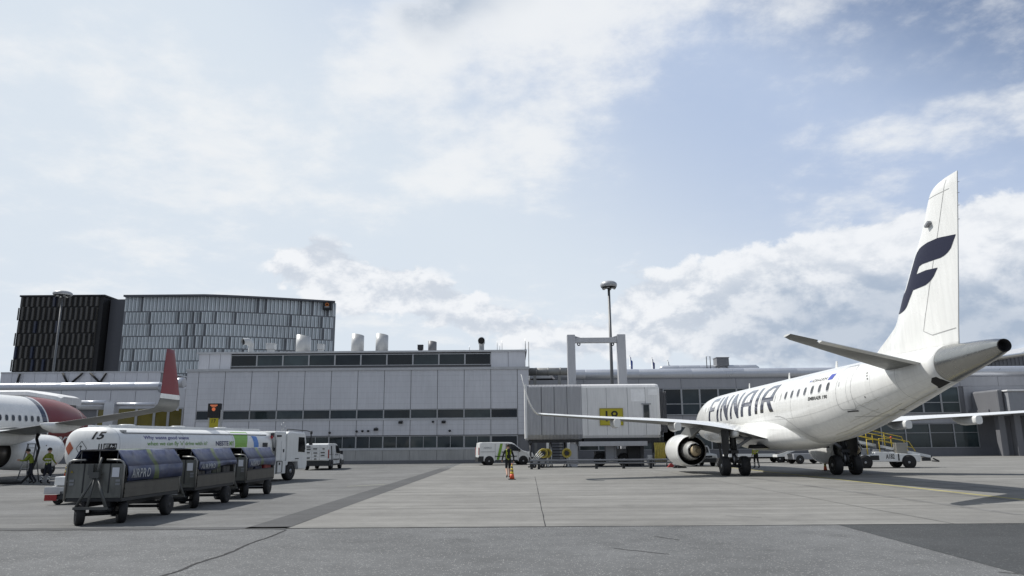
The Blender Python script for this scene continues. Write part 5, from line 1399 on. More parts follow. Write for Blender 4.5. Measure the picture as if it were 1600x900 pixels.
# engine
e2 = thing('engine', None, None); e2.parent = rn
O = (0, 0, 1.50); A = (0, 1, 0.02)
m_ = MB(); m_.lathe([(0.72, 2.2), (0.80, 2.6), (0.88, 2.72), (0.96, 2.6), (1.04, 2.0), (1.06, 1.2), (1.04, 0.4), (0.96, -0.6), (0.86, -1.3), (0.84, -1.3), (0.86, -0.6)], O, A, 40, 0, False, False, sy=0.95)
m_.build('nacelle', W_AIR, e2)
m_ = MB(); m_.lathe([(0.86, -0.7), (0.70, -0.6), (0.6, 0.2)], O, A, 32, 0, False, False, sy=0.95); m_.build('fan_duct', BLACK, e2, fix=False); m_ = MB(); m_.lathe([(0.80, 2.0), (0.02, 2.0)], O, A, 32, 0, False, False); m_.build('fan_disc', DARK, e2, fix=False)
m_ = MB(); m_.lathe([(0.72, -0.4), (0.62, -1.2), (0.50, -1.9), (0.46, -1.9), (0.46, -1.3)], O, A, 32, 0, False, False); m_.build('core_cowl', mat('dark_core', (0.12, 0.11, 0.10), 0.4, 0.6), e2)
m_ = MB(); m_.lathe([(0.36, -1.3), (0.30, -1.9), (0.12, -2.5), (0.01, -2.6)], O, A, 24, 0, False, False); m_.build('exhaust_plug', DARK, e2)
m_ = MB(); m_.loft([[Vector((hx * w, y, z)) for hx, z in ((-1, zb), (1, zb), (1, zt), (-1, zt))] for y, w, zb, zt in ((1.6, 0.06, 2.4, 2.5), (0.8, 0.2, 2.2, 2.75), (-0.6, 0.24, 2.0, 2.9), (-2.4, 0.18, 2.05, 2.7), (-3.4, 0.05, 2.3, 2.6))], 0, smooth=False); m_.build('pylon', GREY_WING, e2)
m_ = MB()
for yy, zz in ((0.45, 1.62), (0.95, 1.78)):
    m_.lathe([(0.035, 1.055), (0.035, 1.07)], (0, yy, zz), (1, 0, 0.1), 10)
m_.build('drain_port', BLK, e2)
# gear
g2 = thing('main_gear', None, None); g2.parent = rn
gx = FX + 2.86
m_ = MB(); m_.tube([(gx, -3.6, 2.2), (gx, -3.6, 0.55)], 0.13, 10); m_.tube([(gx - 0.5, -3.6, 0.56), (gx + 0.5, -3.6, 0.56)], 0.08, 8); m_.build('strut', DARK, g2)
for dx in (-0.43, 0.43): wheel(g2, (gx + dx, -3.6, 0.56), 0.56, 0.40)
g3 = thing('nose_gear', None, None); g3.parent = rn
m_ = MB(); m_.tube([(FX, 8.7, 1.6), (FX, 8.7, 0.35)], 0.08, 10); m_.tube([(FX - 0.25, 8.7, 0.34), (FX + 0.25, 8.7, 0.34)], 0.05, 8); m_.build('strut', DARK, g3)
for dx in (-0.2, 0.2): wheel(g3, (FX + dx, 8.7, 0.34), 0.34, 0.2)
m_ = MB(); m_.loft([[fus2(y, a, 0.02) for a in [PI / 2 - 0.9 + 1.0 * j / 8 for j in range(9)]] for y in (-5.5, -4.5)], 0, False, False, closed=False)
# fuelling hose hanging from the wing
p0 = at(60, 678, 39.2); p1 = at(61, 700, 38.4); p2 = at(55, 722, 37.9)
ho = MB(); ho.tube([p0, p0 + Vector((0, -0.1, -0.25)), p1, p2, Vector((p2.x - 0.2, p2.y, 0.45)), Vector((p2.x - 0.5, p2.y - 0.1, 0.08)), Vector((p2.x - 2.6, p2.y - 0.4, 0.06))], [0.09, 0.07, 0.06, 0.06, 0.06, 0.06, 0.06], 8)
tag(ho.build('fuel_hose', BLACK), 'black fuelling hose hanging from the wing of the red nosed aircraft', 'hose')
# stepladder beside the engine
lp = at(47, 720, 39.2)
ls = thing('step_ladder', 'folding metal step ladder standing against the white engine', 'ladder', (lp.x, 39.2, 0), R(6))
for s, nm in ((-1, 'side_rail'), (1, 'side_rail')):
    m_ = MB(); m_.tube([(s * 0.30, -0.45, 0.03), (s * 0.19, 0, 1.95)], 0.032, 6); m_.tube([(s * 0.30, 0.5, 0.03), (s * 0.19, 0, 1.95)], 0.028, 6); m_.build(nm, STEEL, ls)
for k in range(7):
    u = (k + 0.7) / 7.4; m_ = MB(); m_.box((0, -0.45 * (1 - u), 1.95 * u), (0.6 - 0.22 * u, 0.09, 0.03)); m_.build('rung', STEEL, ls)
m_ = MB(); m_.box((0, 0, 1.97), (0.42, 0.22, 0.04)); m_.build('top_cap', DARK, ls)
# ------------------------------------------------------------------ vehicles
def car_shell(m_, prof, w, belt, tumble, m=0, inset=0.05):
    """prof: closed side outline (x, z), counter-clockwise; the sides lean in above the belt line"""
    cx = sum(p[0] for p in prof) / len(prof); cz = sum(p[1] for p in prof) / len(prof)
    def half(z): return w / 2 - max(0, z - belt) * tumble
    def ins(p):
        d = Vector((cx - p[0], cz - p[1])); L_ = d.length
        return (p[0] + d.x / L_ * inset * 1.3, p[1] + d.y / L_ * inset * 1.3)
    rings = []
    for sgn, ii in ((-1, 1), (-1, 0), (1, 0), (1, 1)):
        rings.append([Vector((q[0], sgn * (half(p[1]) - (0 if ii else inset)), q[1])) for p in prof for q in [ins(p) if ii else p]])
    m_.loft(rings, m, True, True, False)
    return half
def side_panel(m_, poly, half, sgn, off=0.004, th=0.012, m=0):
    m_.prism(poly, 0, 1, lambda u, v, t: (u, sgn * (half(v) + off - th * (1 - t)), v), m)
VAN = [(-2.36, 0.32), (2.30, 0.30), (2.38, 0.48), (2.38, 0.78), (2.30, 0.98), (1.55, 1.16), (1.42, 1.20), (0.72, 1.76), (0.52, 1.86), (0.1, 1.90), (-2.05, 1.90), (-2.28, 1.84), (-2.36, 1.20)]
def make_van(label, loc, rz, group=None, open_rear=False, stripe=True):
    v = thing('panel_van', label, 'van', loc, rz, group)
    b = MB(); half = car_shell(b, VAN, 1.90, 1.0, 0.13); b.build('body', W_PAINT, v, bev=0.03)
    lo = MB()
    for s in (-1, 1):
        for poly in ([(-2.37, 0.30), (-1.95, 0.30), (-1.95, 0.74), (-2.37, 0.74)], [(-0.98, 0.30), (0.98, 0.29), (0.98, 0.42), (-0.98, 0.42)], [(1.95, 0.29), (2.385, 0.29), (2.385, 0.66), (1.95, 0.62)], [(-0.98, 0.70), (0.9, 0.69), (0.9, 0.76), (-0.98, 0.77)]):
            side_panel(lo, poly, half, s, 0.02, 0.03)
    lo.bx(2.32, 2.41, -0.94, 0.94, 0.29, 0.62); lo.bx(-2.41, -2.34, -0.94, 0.94, 0.30, 0.66)
    lo.build('bumper_trim', DARK, v, fix=False)
    for s in (-1, 1):
        g = MB(); side_panel(g, [(0.0, 1.20), (1.10, 1.16), (1.28, 1.24), (0.74, 1.66), (0.5, 1.74), (0.0, 1.76)], half, s, 0.006, 0.012); g.build('side_window', GLASS_V, v, fix=False)
        mr = MB(); mr.box((1.12, s * 1.06, 1.22), (0.10, 0.20, 0.26)); mr.build('wing_mirror', DARK, v, bev=0.02)
        for x in (-0.95, -0.06, 1.02):
            d = MB(); side_panel(d, [(x, 0.46), (x + 0.015, 0.46), (x + 0.015, 1.75), (x, 1.75)] if x < 1 else [(x, 0.46), (x + 0.015, 0.46), (x + 0.015, 1.12), (x, 1.12)], half, s, 0.003, 0.01); d.build('door_seam', DARK, v, fix=False)
        d = MB(); side_panel(d, [(-2.2, 1.10), (-0.97, 1.10), (-0.97, 1.12), (-2.2, 1.12)], half, s, 0.003, 0.01); d.build('door_seam', DARK, v, fix=False)
        for q in ([(-0.40, 1.05), (-0.15, 1.05), (-0.15, 1.11), (-0.40, 1.11)], [(0.10, 1.02), (0.32, 1.02), (0.32, 1.08), (0.10, 1.08)]):
            d = MB(); side_panel(d, q, half, s, 0.02, 0.02); d.build('door_handle', DARK, v, fix=False)
        for x in (-1.47, 1.47):
            a = MB(); a.lathe([(0.405, -0.012), (0.405, 0.0), (0.01, 0.0)], (x, s * 0.955, 0.36), (0, s, 0), 28, 0, False, False); a.build('wheel_arch', BLACK, v, fix=False)
            wheel(v, (x, s * 0.86, 0.325), 0.325, 0.22, (0, 1, 0))
        hl = MB(); hl.box((2.24, s * 0.74, 0.86), (0.20, 0.28, 0.20), 0, ry=R(12)); hl.build('headlight', REFLECT, v, bev=0.03)
        tl = MB(); tl.box((-2.345, s * 0.86, 1.15), (0.06, 0.14, 0.62)); tl.build('tail_light', mat('tail_light_red', (0.30, 0.02, 0.02), 0.3), v, bev=0.02)
    ws = MB(); k = 0.012
    ws.add([(1.36 + k, -0.80, 1.26), (1.36 + k, 0.80, 1.26), (0.80 + k, 0.73, 1.71), (0.80 + k, -0.73, 1.71)], [(0, 1, 2, 3)]); ws.build('windscreen', GLASS_V, v, fix=False)
    if stripe:
        GR = mat('leaf_green', (0.16, 0.32, 0.02), 0.4)
        for s in (-1, 1):
            q = MB()
            if s == -1: side_panel(q, [(-0.35, 0.44), (-0.16, 0.44), (0.02, 1.2), (-0.62 + 0.56, 1.2)][:0] or [(-0.85, 0.44), (-0.63, 0.44), (-0.48, 1.0), (-0.70, 1.0)], half, s, 0.010, 0.01)
            if s == -1: side_panel(q, [(-0.70, 1.0), (-0.48, 1.0), (-0.28, 1.78), (-0.50, 1.78)], half, s, 0.010, 0.01)
            if q.v: q.build('green_stripe', GR, v, fix=False)
        vs, fs = text_geo('AIRPRO', 1); vs = fit(vs, -1.95, -1.25, 1.36, 1.50)
        decal('lettering', (vs, fs), lambda u, w_: Vector((u, -half(w_) - 0.010, w_)), GREYP, v)
    return v, half
pr, pf = gnd(758, 727.5), gnd(815, 726)
md = (pr + pf) / 2; rz = math.atan2(pf.y - pr.y, pf.x - pr.x) * 0.35
make_van('white panel van with a slanted green stripe, parked side-on at the terminal wall', (md.x + 0.05, md.y + 0.9, 0), rz)
# service van seen from behind, its rear doors replaced by an open tool rack
sv = gnd(519, 734)
v2, half = make_van('white service van with an open rear tool rack, parked beyond the fuel truck', (-14.35, 56.9, 0), R(90.5), open_rear=True, stripe=False)
rk = MB()
rk.bx(-2.50, -2.42, -0.86, 0.86, 0.70, 1.80, 0); 
for r_ in range(5):
    for c_ in range(3):
        rk.bx(-2.56, -2.502, -0.82 + c_ * 0.56, -0.30 + c_ * 0.56, 0.74 + r_ * 0.215, 0.92 + r_ * 0.215, 0)
rk.build('tool_rack', W_PAINT, v2, fix=False)
rk = MB(); rnd = random.Random(8)
for r_ in range(5):
    for c_ in range(3):
        z = 0.83 + r_ * 0.215 + rnd.uniform(-.04, .04); y = -0.56 + c_ * 0.56
        if rnd.random() < 0.75: rk.bx(-2.60, -2.562, y - rnd.uniform(.06, .2), y + rnd.uniform(.06, .2), z - 0.03, z + 0.035)
rk.build('drawer_handle', BLK, v2, fix=False)
rk = MB(); rk.tube([(-2.3, 0.45, 1.88), (-2.3, 0.45, 2.75)], 0.035, 8); rk.lathe([(0.02, 0), (0.09, 0.02), (0.09, 0.2), (0.03, 0.26)], (-2.3, 0.45, 2.55), (0, 0, 1), 10); rk.build('beacon_mast', DARK, v2)
sd = MB(); side_panel(sd, [(-1.55, 0.62), (-1.28, 0.62), (-1.28, 1.72), (-1.55, 1.72)], half, -1, 0.006, 0.012); sd.build('side_window', GLASS_V, v2, fix=False)

# ---------------- fuel truck (x right, y forward, origin on the ground at the middle of its length)
TKX, TKY, TKA = -14.3, 33.2, R(-13.5)
tk = thing('fuel_truck', 'long low white aviation fuel truck with rounded tank and coloured tank markings', 'truck', (TKX, TKY, 0), TKA)
HWT = 1.17
def tsec(y, sc=1.0, off=0.0, n=48):
    r = []
    for k in range(n):
        a = 2 * PI * k / n; e = 0.62
        r.append(Vector(((HWT * sc + off) * math.copysign(abs(math.sin(a)) ** e, math.sin(a)), y, 1.72 - (0.80 * (0.25 + 0.75 * sc) + off) * math.copysign(abs(math.cos(a)) ** 0.72, math.cos(a)))))
    return r
tb = MB(); y0, y1 = -5.6, 4.7
rr = [tsec(y0 - 0.38 * math.sqrt(max(0, 1 - s_ ** 2)), s_) for s_ in (0.12, 0.35, 0.55, 0.72, 0.85, 0.94, 0.985, 1.0)]
rr += [tsec(y0 + (y1 - y0) * k / 8) for k in range(1, 9)] + [tsec(y1 + 0.45 * math.sqrt(max(0, 1 - s_ ** 2)), s_) for s_ in (0.97, 0.9, 0.75, 0.5, 0.2)]
tb.loft(rr, 0)
tank = tb.build('tank', W_PAINT, tk)
def tside(y, z, off=0.008):
    c = max(-1, min(1, (1.72 - z) / 0.80)); a_c = abs(c) ** (1 / 0.72); s_ = math.sqrt(max(0, 1 - a_c ** 2))
    return Vector(((HWT) * s_ ** 0.62 + off, y, z))
def trear(x, z, off=0.010):
    # on the dished rear end: find how far out the point lies on the rounded outline
    lo, hi = 0.05, 1.0
    for _ in range(24):
        s_ = (lo + hi) / 2; H_ = 0.80 * (0.25 + 0.75 * s_)
        c = min(1, abs(z - 1.72) / H_) ** (1 / 0.72); xx = HWT * s_ * math.sqrt(max(0, 1 - c * c)) ** 0.62
        if xx < abs(x) or abs(z - 1.72) > H_: lo = s_
        else: hi = s_
    return Vector((x * (1 + 0.004), y0 - 0.38 * math.sqrt(max(0, 1 - hi ** 2)) - off, z))
sm = MB()
for y in (y0 + 0.02, -2.0, 1.4, y1 - 0.02):
    sm.loft([tsec(y + d, 1, 0.004) for d in (-0.012, 0.012)], 0, False, False)
sm.build('tank_seam', mat('tank_seam', (0.45, 0.46, 0.46), 0.4), tank, fix=False)
ct = MB(); ct.bx(-0.42, 0.42, y0 + 0.6, y1 - 0.3, 2.50, 2.56); ct.bx(0.44, 0.50, y0 + 0.2, y1 - 0.2, 2.45, 2.60); ct.bx(-0.50, -0.44, y0 + 0.2, y1 - 0.2, 2.45, 2.60)
for y in (-4.0, -1.0, 2.0): ct.lathe([(0.30, 0), (0.30, 0.07), (0.22, 0.09)], (0, y, 2.56), (0, 0, 1), 20)
ct.build('catwalk', W_PAINT, tk)
rl = MB(); rl.tube([(1.02, -5.3, 2.30), (1.02, 4.3, 2.30)], 0.022, 6)
for y in (-5.3, -2.9, -0.5, 1.9, 4.3): rl.tube([(0.98, y, 2.26), (1.02, y, 2.30)], 0.016, 6)
rl.box((0.95, -5.25, 2.36), (0.12, 0.22, 0.08)); rl.build('side_rail', STEEL, tk)
GRT, BLT = mat('text_green', (0.16, 0.33, 0.06), 0.4), mat('text_violet', (0.055, 0.05, 0.22), 0.4)
def tt(txt, ya, yb, za, zb, mt, bold=0.012, shear=0.0):
    vs, fs = text_geo(txt, 1, bold=bold, shear=shear); vs = fit(vs, 0, yb - ya, za, zb)
    decal('lettering', (vs, fs), lambda u, v: tside(ya + u, v), mt, tank, 0.12)
tt('Why waste good waste', -4.33, -1.68, 2.03, 2.20, BLT)
tt("when we can fly 'n' drive with it?", -4.17, -0.50, 1.78, 1.99, GRT)
tt('NESTE', 0.10, 1.03, 1.80, 2.00, mat('text_navy', (0.02, 0.025, 0.10), 0.4), 0.03)
tt('MY', 1.10, 1.45, 1.80, 2.00, GRT, 0.03)
decal('green_panel', poly_geo([(1.53, 1.15), (2.45, 1.15), (2.47, 1.85), (2.55, 2.10), (2.67, 2.28), (2.85, 2.42), (1.53, 2.42)]), lambda y, z: tside(y, z, 0.007), mat('panel_green', (0.21, 0.42, 0.07), 0.4), tank, 0.12)
decal('blue_arc', poly_geo([(3.05, 1.15), (3.45, 1.15), (3.45, 1.85), (3.35, 2.22), (2.95, 2.25), (3.05, 1.85)]), lambda y, z: tside(y, z, 0.007), mat('panel_blue', (0.10, 0.24, 0.60), 0.4), tank, 0.12)
# markings on the dished end, near its right side
def tr_(name, geo, mt, grid=0.08): decal(name, geo, lambda u, v: trear(u, v), mt, tank, grid)
vs, fs = text_geo('15', 1, shear=0.22, bold=0.03); vs = fit(vs, 0.52, 0.98, 2.03, 2.30)
def fit_dec(vs_, x0, x1, z0, z1): return fit(vs_, x0, x1, z0, z1)
tr_('lettering', (fit_dec(vs, 0.25, 0.74, 2.06, 2.34), fs), BLK)
tr_('hazard_plate', poly_geo([(-0.98, 1.75), (-0.75, 1.50), (-0.52, 1.75), (-0.75, 2.00)]), mat('plate_orange', (0.36, 0.085, 0.035), 0.5), 0.1)
def ring_poly(c, r, w):
    p = [(c[0] + r * math.cos(k * PI / 2), c[1] + r * math.sin(k * PI / 2) * 1.1) for k in range(4)]
    q = [(c[0] + (r - w) * math.cos(k * PI / 2), c[1] + (r - w) * math.sin(k * PI / 2) * 1.1) for k in range(4)]
    vs_ = p + q; return vs_, [(k, (k + 1) % 4, 4 + (k + 1) % 4, 4 + k) for k in range(4)]
tr_('hazard_plate', ring_poly((-0.14, 1.74), 0.25, 0.025), BLK)
tr_('hazard_plate', poly_geo([(-0.18, 1.66), (-0.15, 1.66), (-0.15, 1.86), (-0.18, 1.86)], [(-0.18, 1.63), (-0.07, 1.63), (-0.07, 1.66), (-0.18, 1.66)], [(-0.22, 1.79), (-0.11, 1.79), (-0.11, 1.82), (-0.22, 1.82)]), BLK)
tr_('lettering', poly_geo([(0.56, 1.70), (0.60, 1.70), (0.60, 1.90), (0.56, 1.90)], [(0.65, 1.70), (0.69, 1.70), (0.69, 1.90), (0.65, 1.90)]), BLK)
tr_('fuel_plate', poly_geo([(0.74, 1.69), (1.135, 1.69), (1.135, 1.91), (0.74, 1.91)]), BLK, 0.04)
vs, fs = text_geo('JET A-1', 1, bold=0.02); vs = fit(vs, 0.77, 1.115, 1.73, 1.87)
decal('lettering', (vs, fs), lambda u, v: trear(u, v, 0.018), W_PAINT, tank, 0.04)
dk = MB(); dk.bx(1.176, 1.20, 3.80, 4.20, 1.72, 1.92); dk.build('dark_plate', DARK, tk)
# chassis, wheels, cabinets, cab
ch = MB(); ch.bx(-0.45, 0.45, -5.7, 8.0, 0.62, 0.98); ch.bx(-1.05, 1.05, -5.2, 4.0, 0.80, 1.0)
for y in (-5.9,): ch.bx(-1.1, 1.1, y - 0.08, y + 0.08, 0.42, 0.72)
ch.build('chassis', DARK, tk)
for y in (-4.4, -3.0, 3.4, 6.6):
    for s in (-1, 1): wheel(tk, (s * 1.0, y, 0.48), 0.48, 0.34)
for y in (-4.4, -3.0):
    for s in (-1, 1):
        mg = MB(); mg.loft([[Vector((s * (0.8 + dx), y + r * math.cos(a), 0.48 + r * math.sin(a))) for dx, r in ((0, 0.56), (0.40, 0.56), (0.40, 0.54), (0, 0.54))] for a in [PI * k / 10 for k in range(11)]], 0, smooth=False); mg.build('mudguard', DARK, tk)
# pump cabinet behind the cab
cb = MB(); cb.bx(-1.18, 1.18, 4.95, 5.95, 0.95, 2.50, 0); cb.bx(-1.10, 1.10, 5.95, 6.10, 1.2, 2.45, 0); cb.build('pump_cabinet', W_PAINT, tk, bev=0.06)
cb = MB(); cb.bx(1.184, 1.20, 5.02, 5.45, 1.05, 2.2); cb.bx(1.184, 1.20, 5.50, 5.90, 1.05, 2.0); cb.build('cabinet_door', W_PAINT, tk, fix=False)
cb = MB(); cb.bx(1.19, 1.23, 5.03, 5.42, 2.22, 2.30); cb.bx(1.2, 1.24, 5.66, 5.72, 1.45, 1.60); cb.build('door_handle', DARK, tk)
for xa, xb, ya, yb in ((0.75, 1.20, 4.2, 5.05), (0.75, 1.20, 5.25, 6.0), (-1.20, -0.75, 4.2, 6.0)):
    lo = MB(); lo.bx(xa, xb, ya, yb, 0.38, 1.0, 0); lo.build('side_locker', W_PAINT, tk, bev=0.03)
lo = MB(); lo.tube([(1.215, 5.10, 1.0), (1.215, 5.62, 1.0), (1.215, 5.62, 0.45), (1.215, 5.10, 0.45), (1.215, 5.10, 1.0)], 0.018, 6); lo.box((1.22, 5.36, 0.88), (0.03, 0.08, 0.12)); lo.build('locker_handle', DARK, tk)
CAB = [(6.05, 0.75), (6.10, 0.95), (7.15, 0.95), (7.25, 0.55), (8.05, 0.50), (8.15, 0.75), (8.13, 1.35), (7.92, 2.30), (7.80, 2.46), (6.25, 2.50), (6.05, 2.40)]
cbm = MB(); prof = CAB
rings = []
cx_, cz_ = 7.1, 1.5
for x, ii in ((-1.14, 0.07), (-1.19, 0), (1.19, 0), (1.14 + 0.0, 0.07)):
    rings.append([Vector((x if ii == 0 else math.copysign(1.225, x), y + (cx_ - y) * ii, z + (cz_ - z) * ii)) for y, z in prof])
cbm.loft(rings, 0, True, True, False); cbm.build('cab', W_PAINT, tk, bev=0.03)
g_ = MB(); g_.prism([(7.12, 1.45), (7.80, 1.42), (7.86, 1.62), (7.72, 2.20), (7.12, 2.22)], 1.222, 1.236, lambda u, v, t: (t, u, v)); g_.build('cab_window', GLASS_V, tk, fix=False)
g_ = MB(); g_.add([(-1.05, 8.148, 1.42), (1.05, 8.148, 1.42), (1.02, 7.965, 2.24), (-1.02, 7.965, 2.24)], [(0, 1, 2, 3)]); g_.build('windscreen', GLASS_V, tk, fix=False)
g_ = MB(); g_.tube([(1.0, 6.3, 2.50), (1.0, 6.3, 2.62), (1.15, 8.1, 2.56), (1.33, 8.2, 2.50), (1.36, 8.2, 2.15)], 0.025, 6); g_.box((1.36, 8.2, 2.0), (0.10, 0.22, 0.42)); g_.build('mirror_arm', DARK, tk)
g_ = MB(); g_.box((1.235, 7.02, 1.10), (0.02, 0.35, 0.04)); g_.build('door_handle', DARK, tk)
for k, (x, y) in enumerate(((0.7, 6.4), (0.55, 6.5), (0.85, 6.35))):
    g_ = MB(); g_.tube([(x, y, 2.48), (x, y, 3.0 - 0.1 * k)], 0.014, 5); g_.build('antenna', STEEL, tk)
g_ = MB(); g_.tube([(1.15, 4.85, 2.42), (1.22, 4.9, 2.0), (1.22, 4.9, 1.2)], 0.035, 6, 0); g_.tube([(1.05, 4.8, 2.45), (1.18, 4.65, 2.1), (1.2, 4.72, 1.6)], 0.03, 6, 0); g_.box((1.12, 4.72, 2.3), (0.12, 0.16, 0.2), 1); g_.box((1.2, 4.85, 1.6), (0.08, 0.12, 0.16), 1); g_.box((1.16, 4.62, 2.2), (0.06, 0.10, 0.14), 2); g_.build('pump_fittings', [STEEL, DARK, mat('valve_red', (0.35, 0.02, 0.03), 0.4)], tk)

# ---------------- baggage carts
CART = mat('cart_panel', (0.155, 0.160, 0.148), 0.40, 0.25, var=0.18, scale=2.0, streak=0.15)
CART2 = mat('cart_board', (0.085, 0.080, 0.068), 0.5, 0.1, var=0.28, scale=3.0, streak=0.15)
TARP = mat('blue_tarpaulin', (0.018, 0.030, 0.085), 0.46, var=0.25, scale=2.2, bump=0.5, bscale=4, spec=0.7)
TARPG = mat('tarp_green_stripe', (0.075, 0.11, 0.035), 0.45, var=0.15)
RAILM = mat('worn_rail', (0.26, 0.26, 0.25), 0.4, 0.7, var=0.2)
def make_cart(label, loc, seed, lift=0.0):
    c = thing('baggage_cart', label, 'baggage cart', loc, 0, 'covered baggage carts in a row')
    W = 1.36; L_ = 3.0; F = 0.52
    f = MB(); f.bx(-W / 2, W / 2, 0, L_, F, F + 0.09)
    for x in (-0.30, 0.30): f.bx(x - 0.05, x + 0.05, 0.1, L_ - 0.1, F - 0.14, F - 0.002)
    f.bx(-0.5, 0.5, 2.28, 2.42, 0.30, F - 0.142); f.build('chassis', DARK, c, bev=0.01)
    # end panels with flanges, labels and a tubular rail at each corner
    p = MB(); p.bx(-W / 2 + 0.02, W / 2 - 0.02, 0.0, 0.05, F + 0.092, 1.40, 0)
    for x in (-0.28, 0.34): p.bx(x - 0.012, x + 0.012, -0.012, 0.0, F + 0.092, 1.40, 1)
    p.bx(-W / 2 + 0.02, W / 2 - 0.02, -0.015, 0.0, F + 0.0925, F + 0.2, 0)
    pp = p.build('end_panel', [CART, DARK], c, fix=False)
    q = MB(); q.bx(-W / 2 + 0.02, W / 2 - 0.02, L_ - 0.05, L_, F + 0.092, 1.30, 0); q.build('end_panel', CART, c)
    st_ = MB(); st_.bx(0.40, 0.57, -0.018, -0.013, 1.09, 1.31); st_.build('paper_label', mat('paper', (0.62, 0.64, 0.68), 0.7), pp, fix=False)
    for x in (-0.60, 0.50):
        st_ = MB()
        for z in (0.90, 0.98): st_.bx(x, x + 0.11, -0.018, -0.013, z, z + 0.055)
        st_.build('sticker', mat('sticker', (0.22, 0.23, 0.24), 0.6), pp, fix=False)
    st_ = MB(); st_.add([(-0.6, -0.018, 1.19), (-0.53, -0.018, 1.19), (-0.565, -0.018, 1.255)], [(0, 1, 2)]); st_.build('warning_sticker', mat('dull_yellow', (0.25, 0.19, 0.02), 0.6), pp, fix=False)
    for s in (-1, 1):
        r = MB(); r.tube([(s * W / 2, -0.02, F + 0.03), (s * W / 2, -0.02, 1.36), (s * (W / 2 - 0.04), -0.02, 1.44), (s * (W / 2 - 0.12), -0.02, 1.48), (s * 0.25, -0.02, 1.49)], 0.026, 8, 0); r.build('tube_rail', RAILM, c)
        r = MB(); r.tube([(s * W / 2, L_, F + 0.03), (s * W / 2, L_, 1.34)], 0.024, 8, 0); r.build('tube_rail', RAILM, c)
    # raised drawbar, an A frame leaning on the end panel
    d = MB(); d.tube([(-0.20, -0.34, 0.42), (0.05, -0.10, 1.12)], 0.032, 8); d.tube([(0.50, -0.34, 0.42), (0.09, -0.10, 1.12)], 0.036, 8); d.tube([(0.06, -0.34, 0.42), (0.05, -0.10, 1.12)], 0.03, 8)
    d.tube([(0.07, -0.09, 1.08), (0.14, -0.05, 1.55)], [0.036, 0.028], 8); d.box((0.05, -0.11, 1.14), (0.22, 0.10, 0.14)); d.box((-0.06, -0.10, 1.27), (0.12, 0.06, 0.25)); d.bx(-0.24, 0.54, -0.39, -0.32, 0.37, 0.43)
    d.build('drawbar', mat('drawbar_paint', (0.085, 0.088, 0.085), 0.5, 0.3, var=0.15), c)
    # front axle is steered to one side, rear axle straight
    ca, sa = math.cos(R(36)), math.sin(R(36)); ay = 0.12; ax_ = 0.16; hw_ = 0.44
    a = MB(); a.tube([(ax_ - hw_ * ca, ay - hw_ * sa, 0.24), (ax_ + hw_ * ca, ay + hw_ * sa, 0.24)], 0.04, 8); a.lathe([(0.26, 0.28), (0.26, 0.378)], (ax_, ay, 0), (0, 0, 1), 20)
    a.tube([(-0.20, ay - 0.5, 0.40), (ax_ - hw_ * ca, ay - 0.28, 0.26)], 0.03, 6); a.tube([(0.50, ay - 0.46, 0.40), (0.36, ay + 0.1, 0.28)], 0.035, 6); a.build('axle', DARK, c)
    a = MB(); a.tube([(-0.66, 2.35, 0.24), (0.66, 2.35, 0.24)], 0.04, 8); a.build('axle', DARK, c)
    for s in (-1, 1):
        wheel(c, (ax_ + s * hw_ * ca, ay + s * hw_ * sa, 0.265), 0.265, 0.19, (ca, sa, 0), rim=DARK); wheel(c, (s * 0.68, 2.35, 0.265), 0.265, 0.19, rim=DARK)
    # low side boards
    for s in (-1, 1):
        b = MB(); b.bx(s * W / 2 - 0.02, s * W / 2 + 0.02, 0.06, L_ - 0.06, F + 0.092, 0.94, 0); b.bx(s * W / 2 - 0.03, s * W / 2 + 0.03, 0.06, L_ - 0.06, 0.9405, 0.97, 1)
        for z in (0.70, 0.80): b.bx(s * W / 2 - 0.026, s * W / 2 + 0.026, 0.06, L_ - 0.06, z, z + 0.03, 0)
        b.build('side_board', [CART2, DARK], c, fix=False)
    # hoops and the sagging cover
    for y in (0.10, 1.5, 2.9):
        h = MB()
        for x in (-0.44, 0.0, 0.44): h.tube([(x, y, 1.30 if y != 1.5 else 1.60), (x, y, 1.71)], 0.012, 6)
        h.tube([(-W / 2, y, 0.94), (-W / 2, y, 1.32), (-0.44, y, 1.71), (0.44, y, 1.71), (W / 2, y, 1.32), (W / 2, y, 0.94)], 0.014, 6)
        h.build('cover_hoop', RAILM, c)
    prof = [(-W / 2 - 0.03, 1.00), (-W / 2 - 0.03, 1.18), (-W / 2 - 0.04, 1.335), (-0.56, 1.52), (-0.46, 1.725), (-0.15, 1.735), (0.15, 1.735), (0.46, 1.725), (0.575, 1.53), (W / 2 + 0.05, 1.335), (W / 2 + 0.065, 1.16), (W / 2 + 0.045, 0.985 + lift)]
    ny = 40; rings = []
    for k in range(ny + 1):
        u = k / ny; y = 0.04 + (L_ - 0.02) * u; ring = []
        for i, (x, z) in enumerate(prof):
            span = math.sin(PI * ((u * 2) % 1))
            sag = 0.035 * span if 3 < i < 8 else (0.03 * span if i in (3, 8) else 0.0)
            wv = 0.010 * math.sin(u * 21 + i * 1.3 + seed) + 0.007 * math.sin(u * 53 + i * 2.1 + seed)
            fold = 0.022 * math.sin(u * 11 + seed * 2) if i in (10, 11) else 0
            lz = lift * (0.8 * math.sin(u * 5.2 + seed * 1.7)) if i == 11 else (lift * 0.4 if i == 10 else 0)
            ring.append(Vector((x + wv * (0.4 if i in (2, 9) else 1) + fold, y, z - sag + wv * (0.5 if 2 < i < 9 else 0.2) + lz * 0.6)))
        rings.append(ring)
    t = MB()
    for a, b in ((0, 3), (2, 5), (4, 8), (7, 10), (9, 12)):      # creased along the hoops' bends
        t.loft([r[a:b] for r in rings], 0, False, False, True, closed=False)
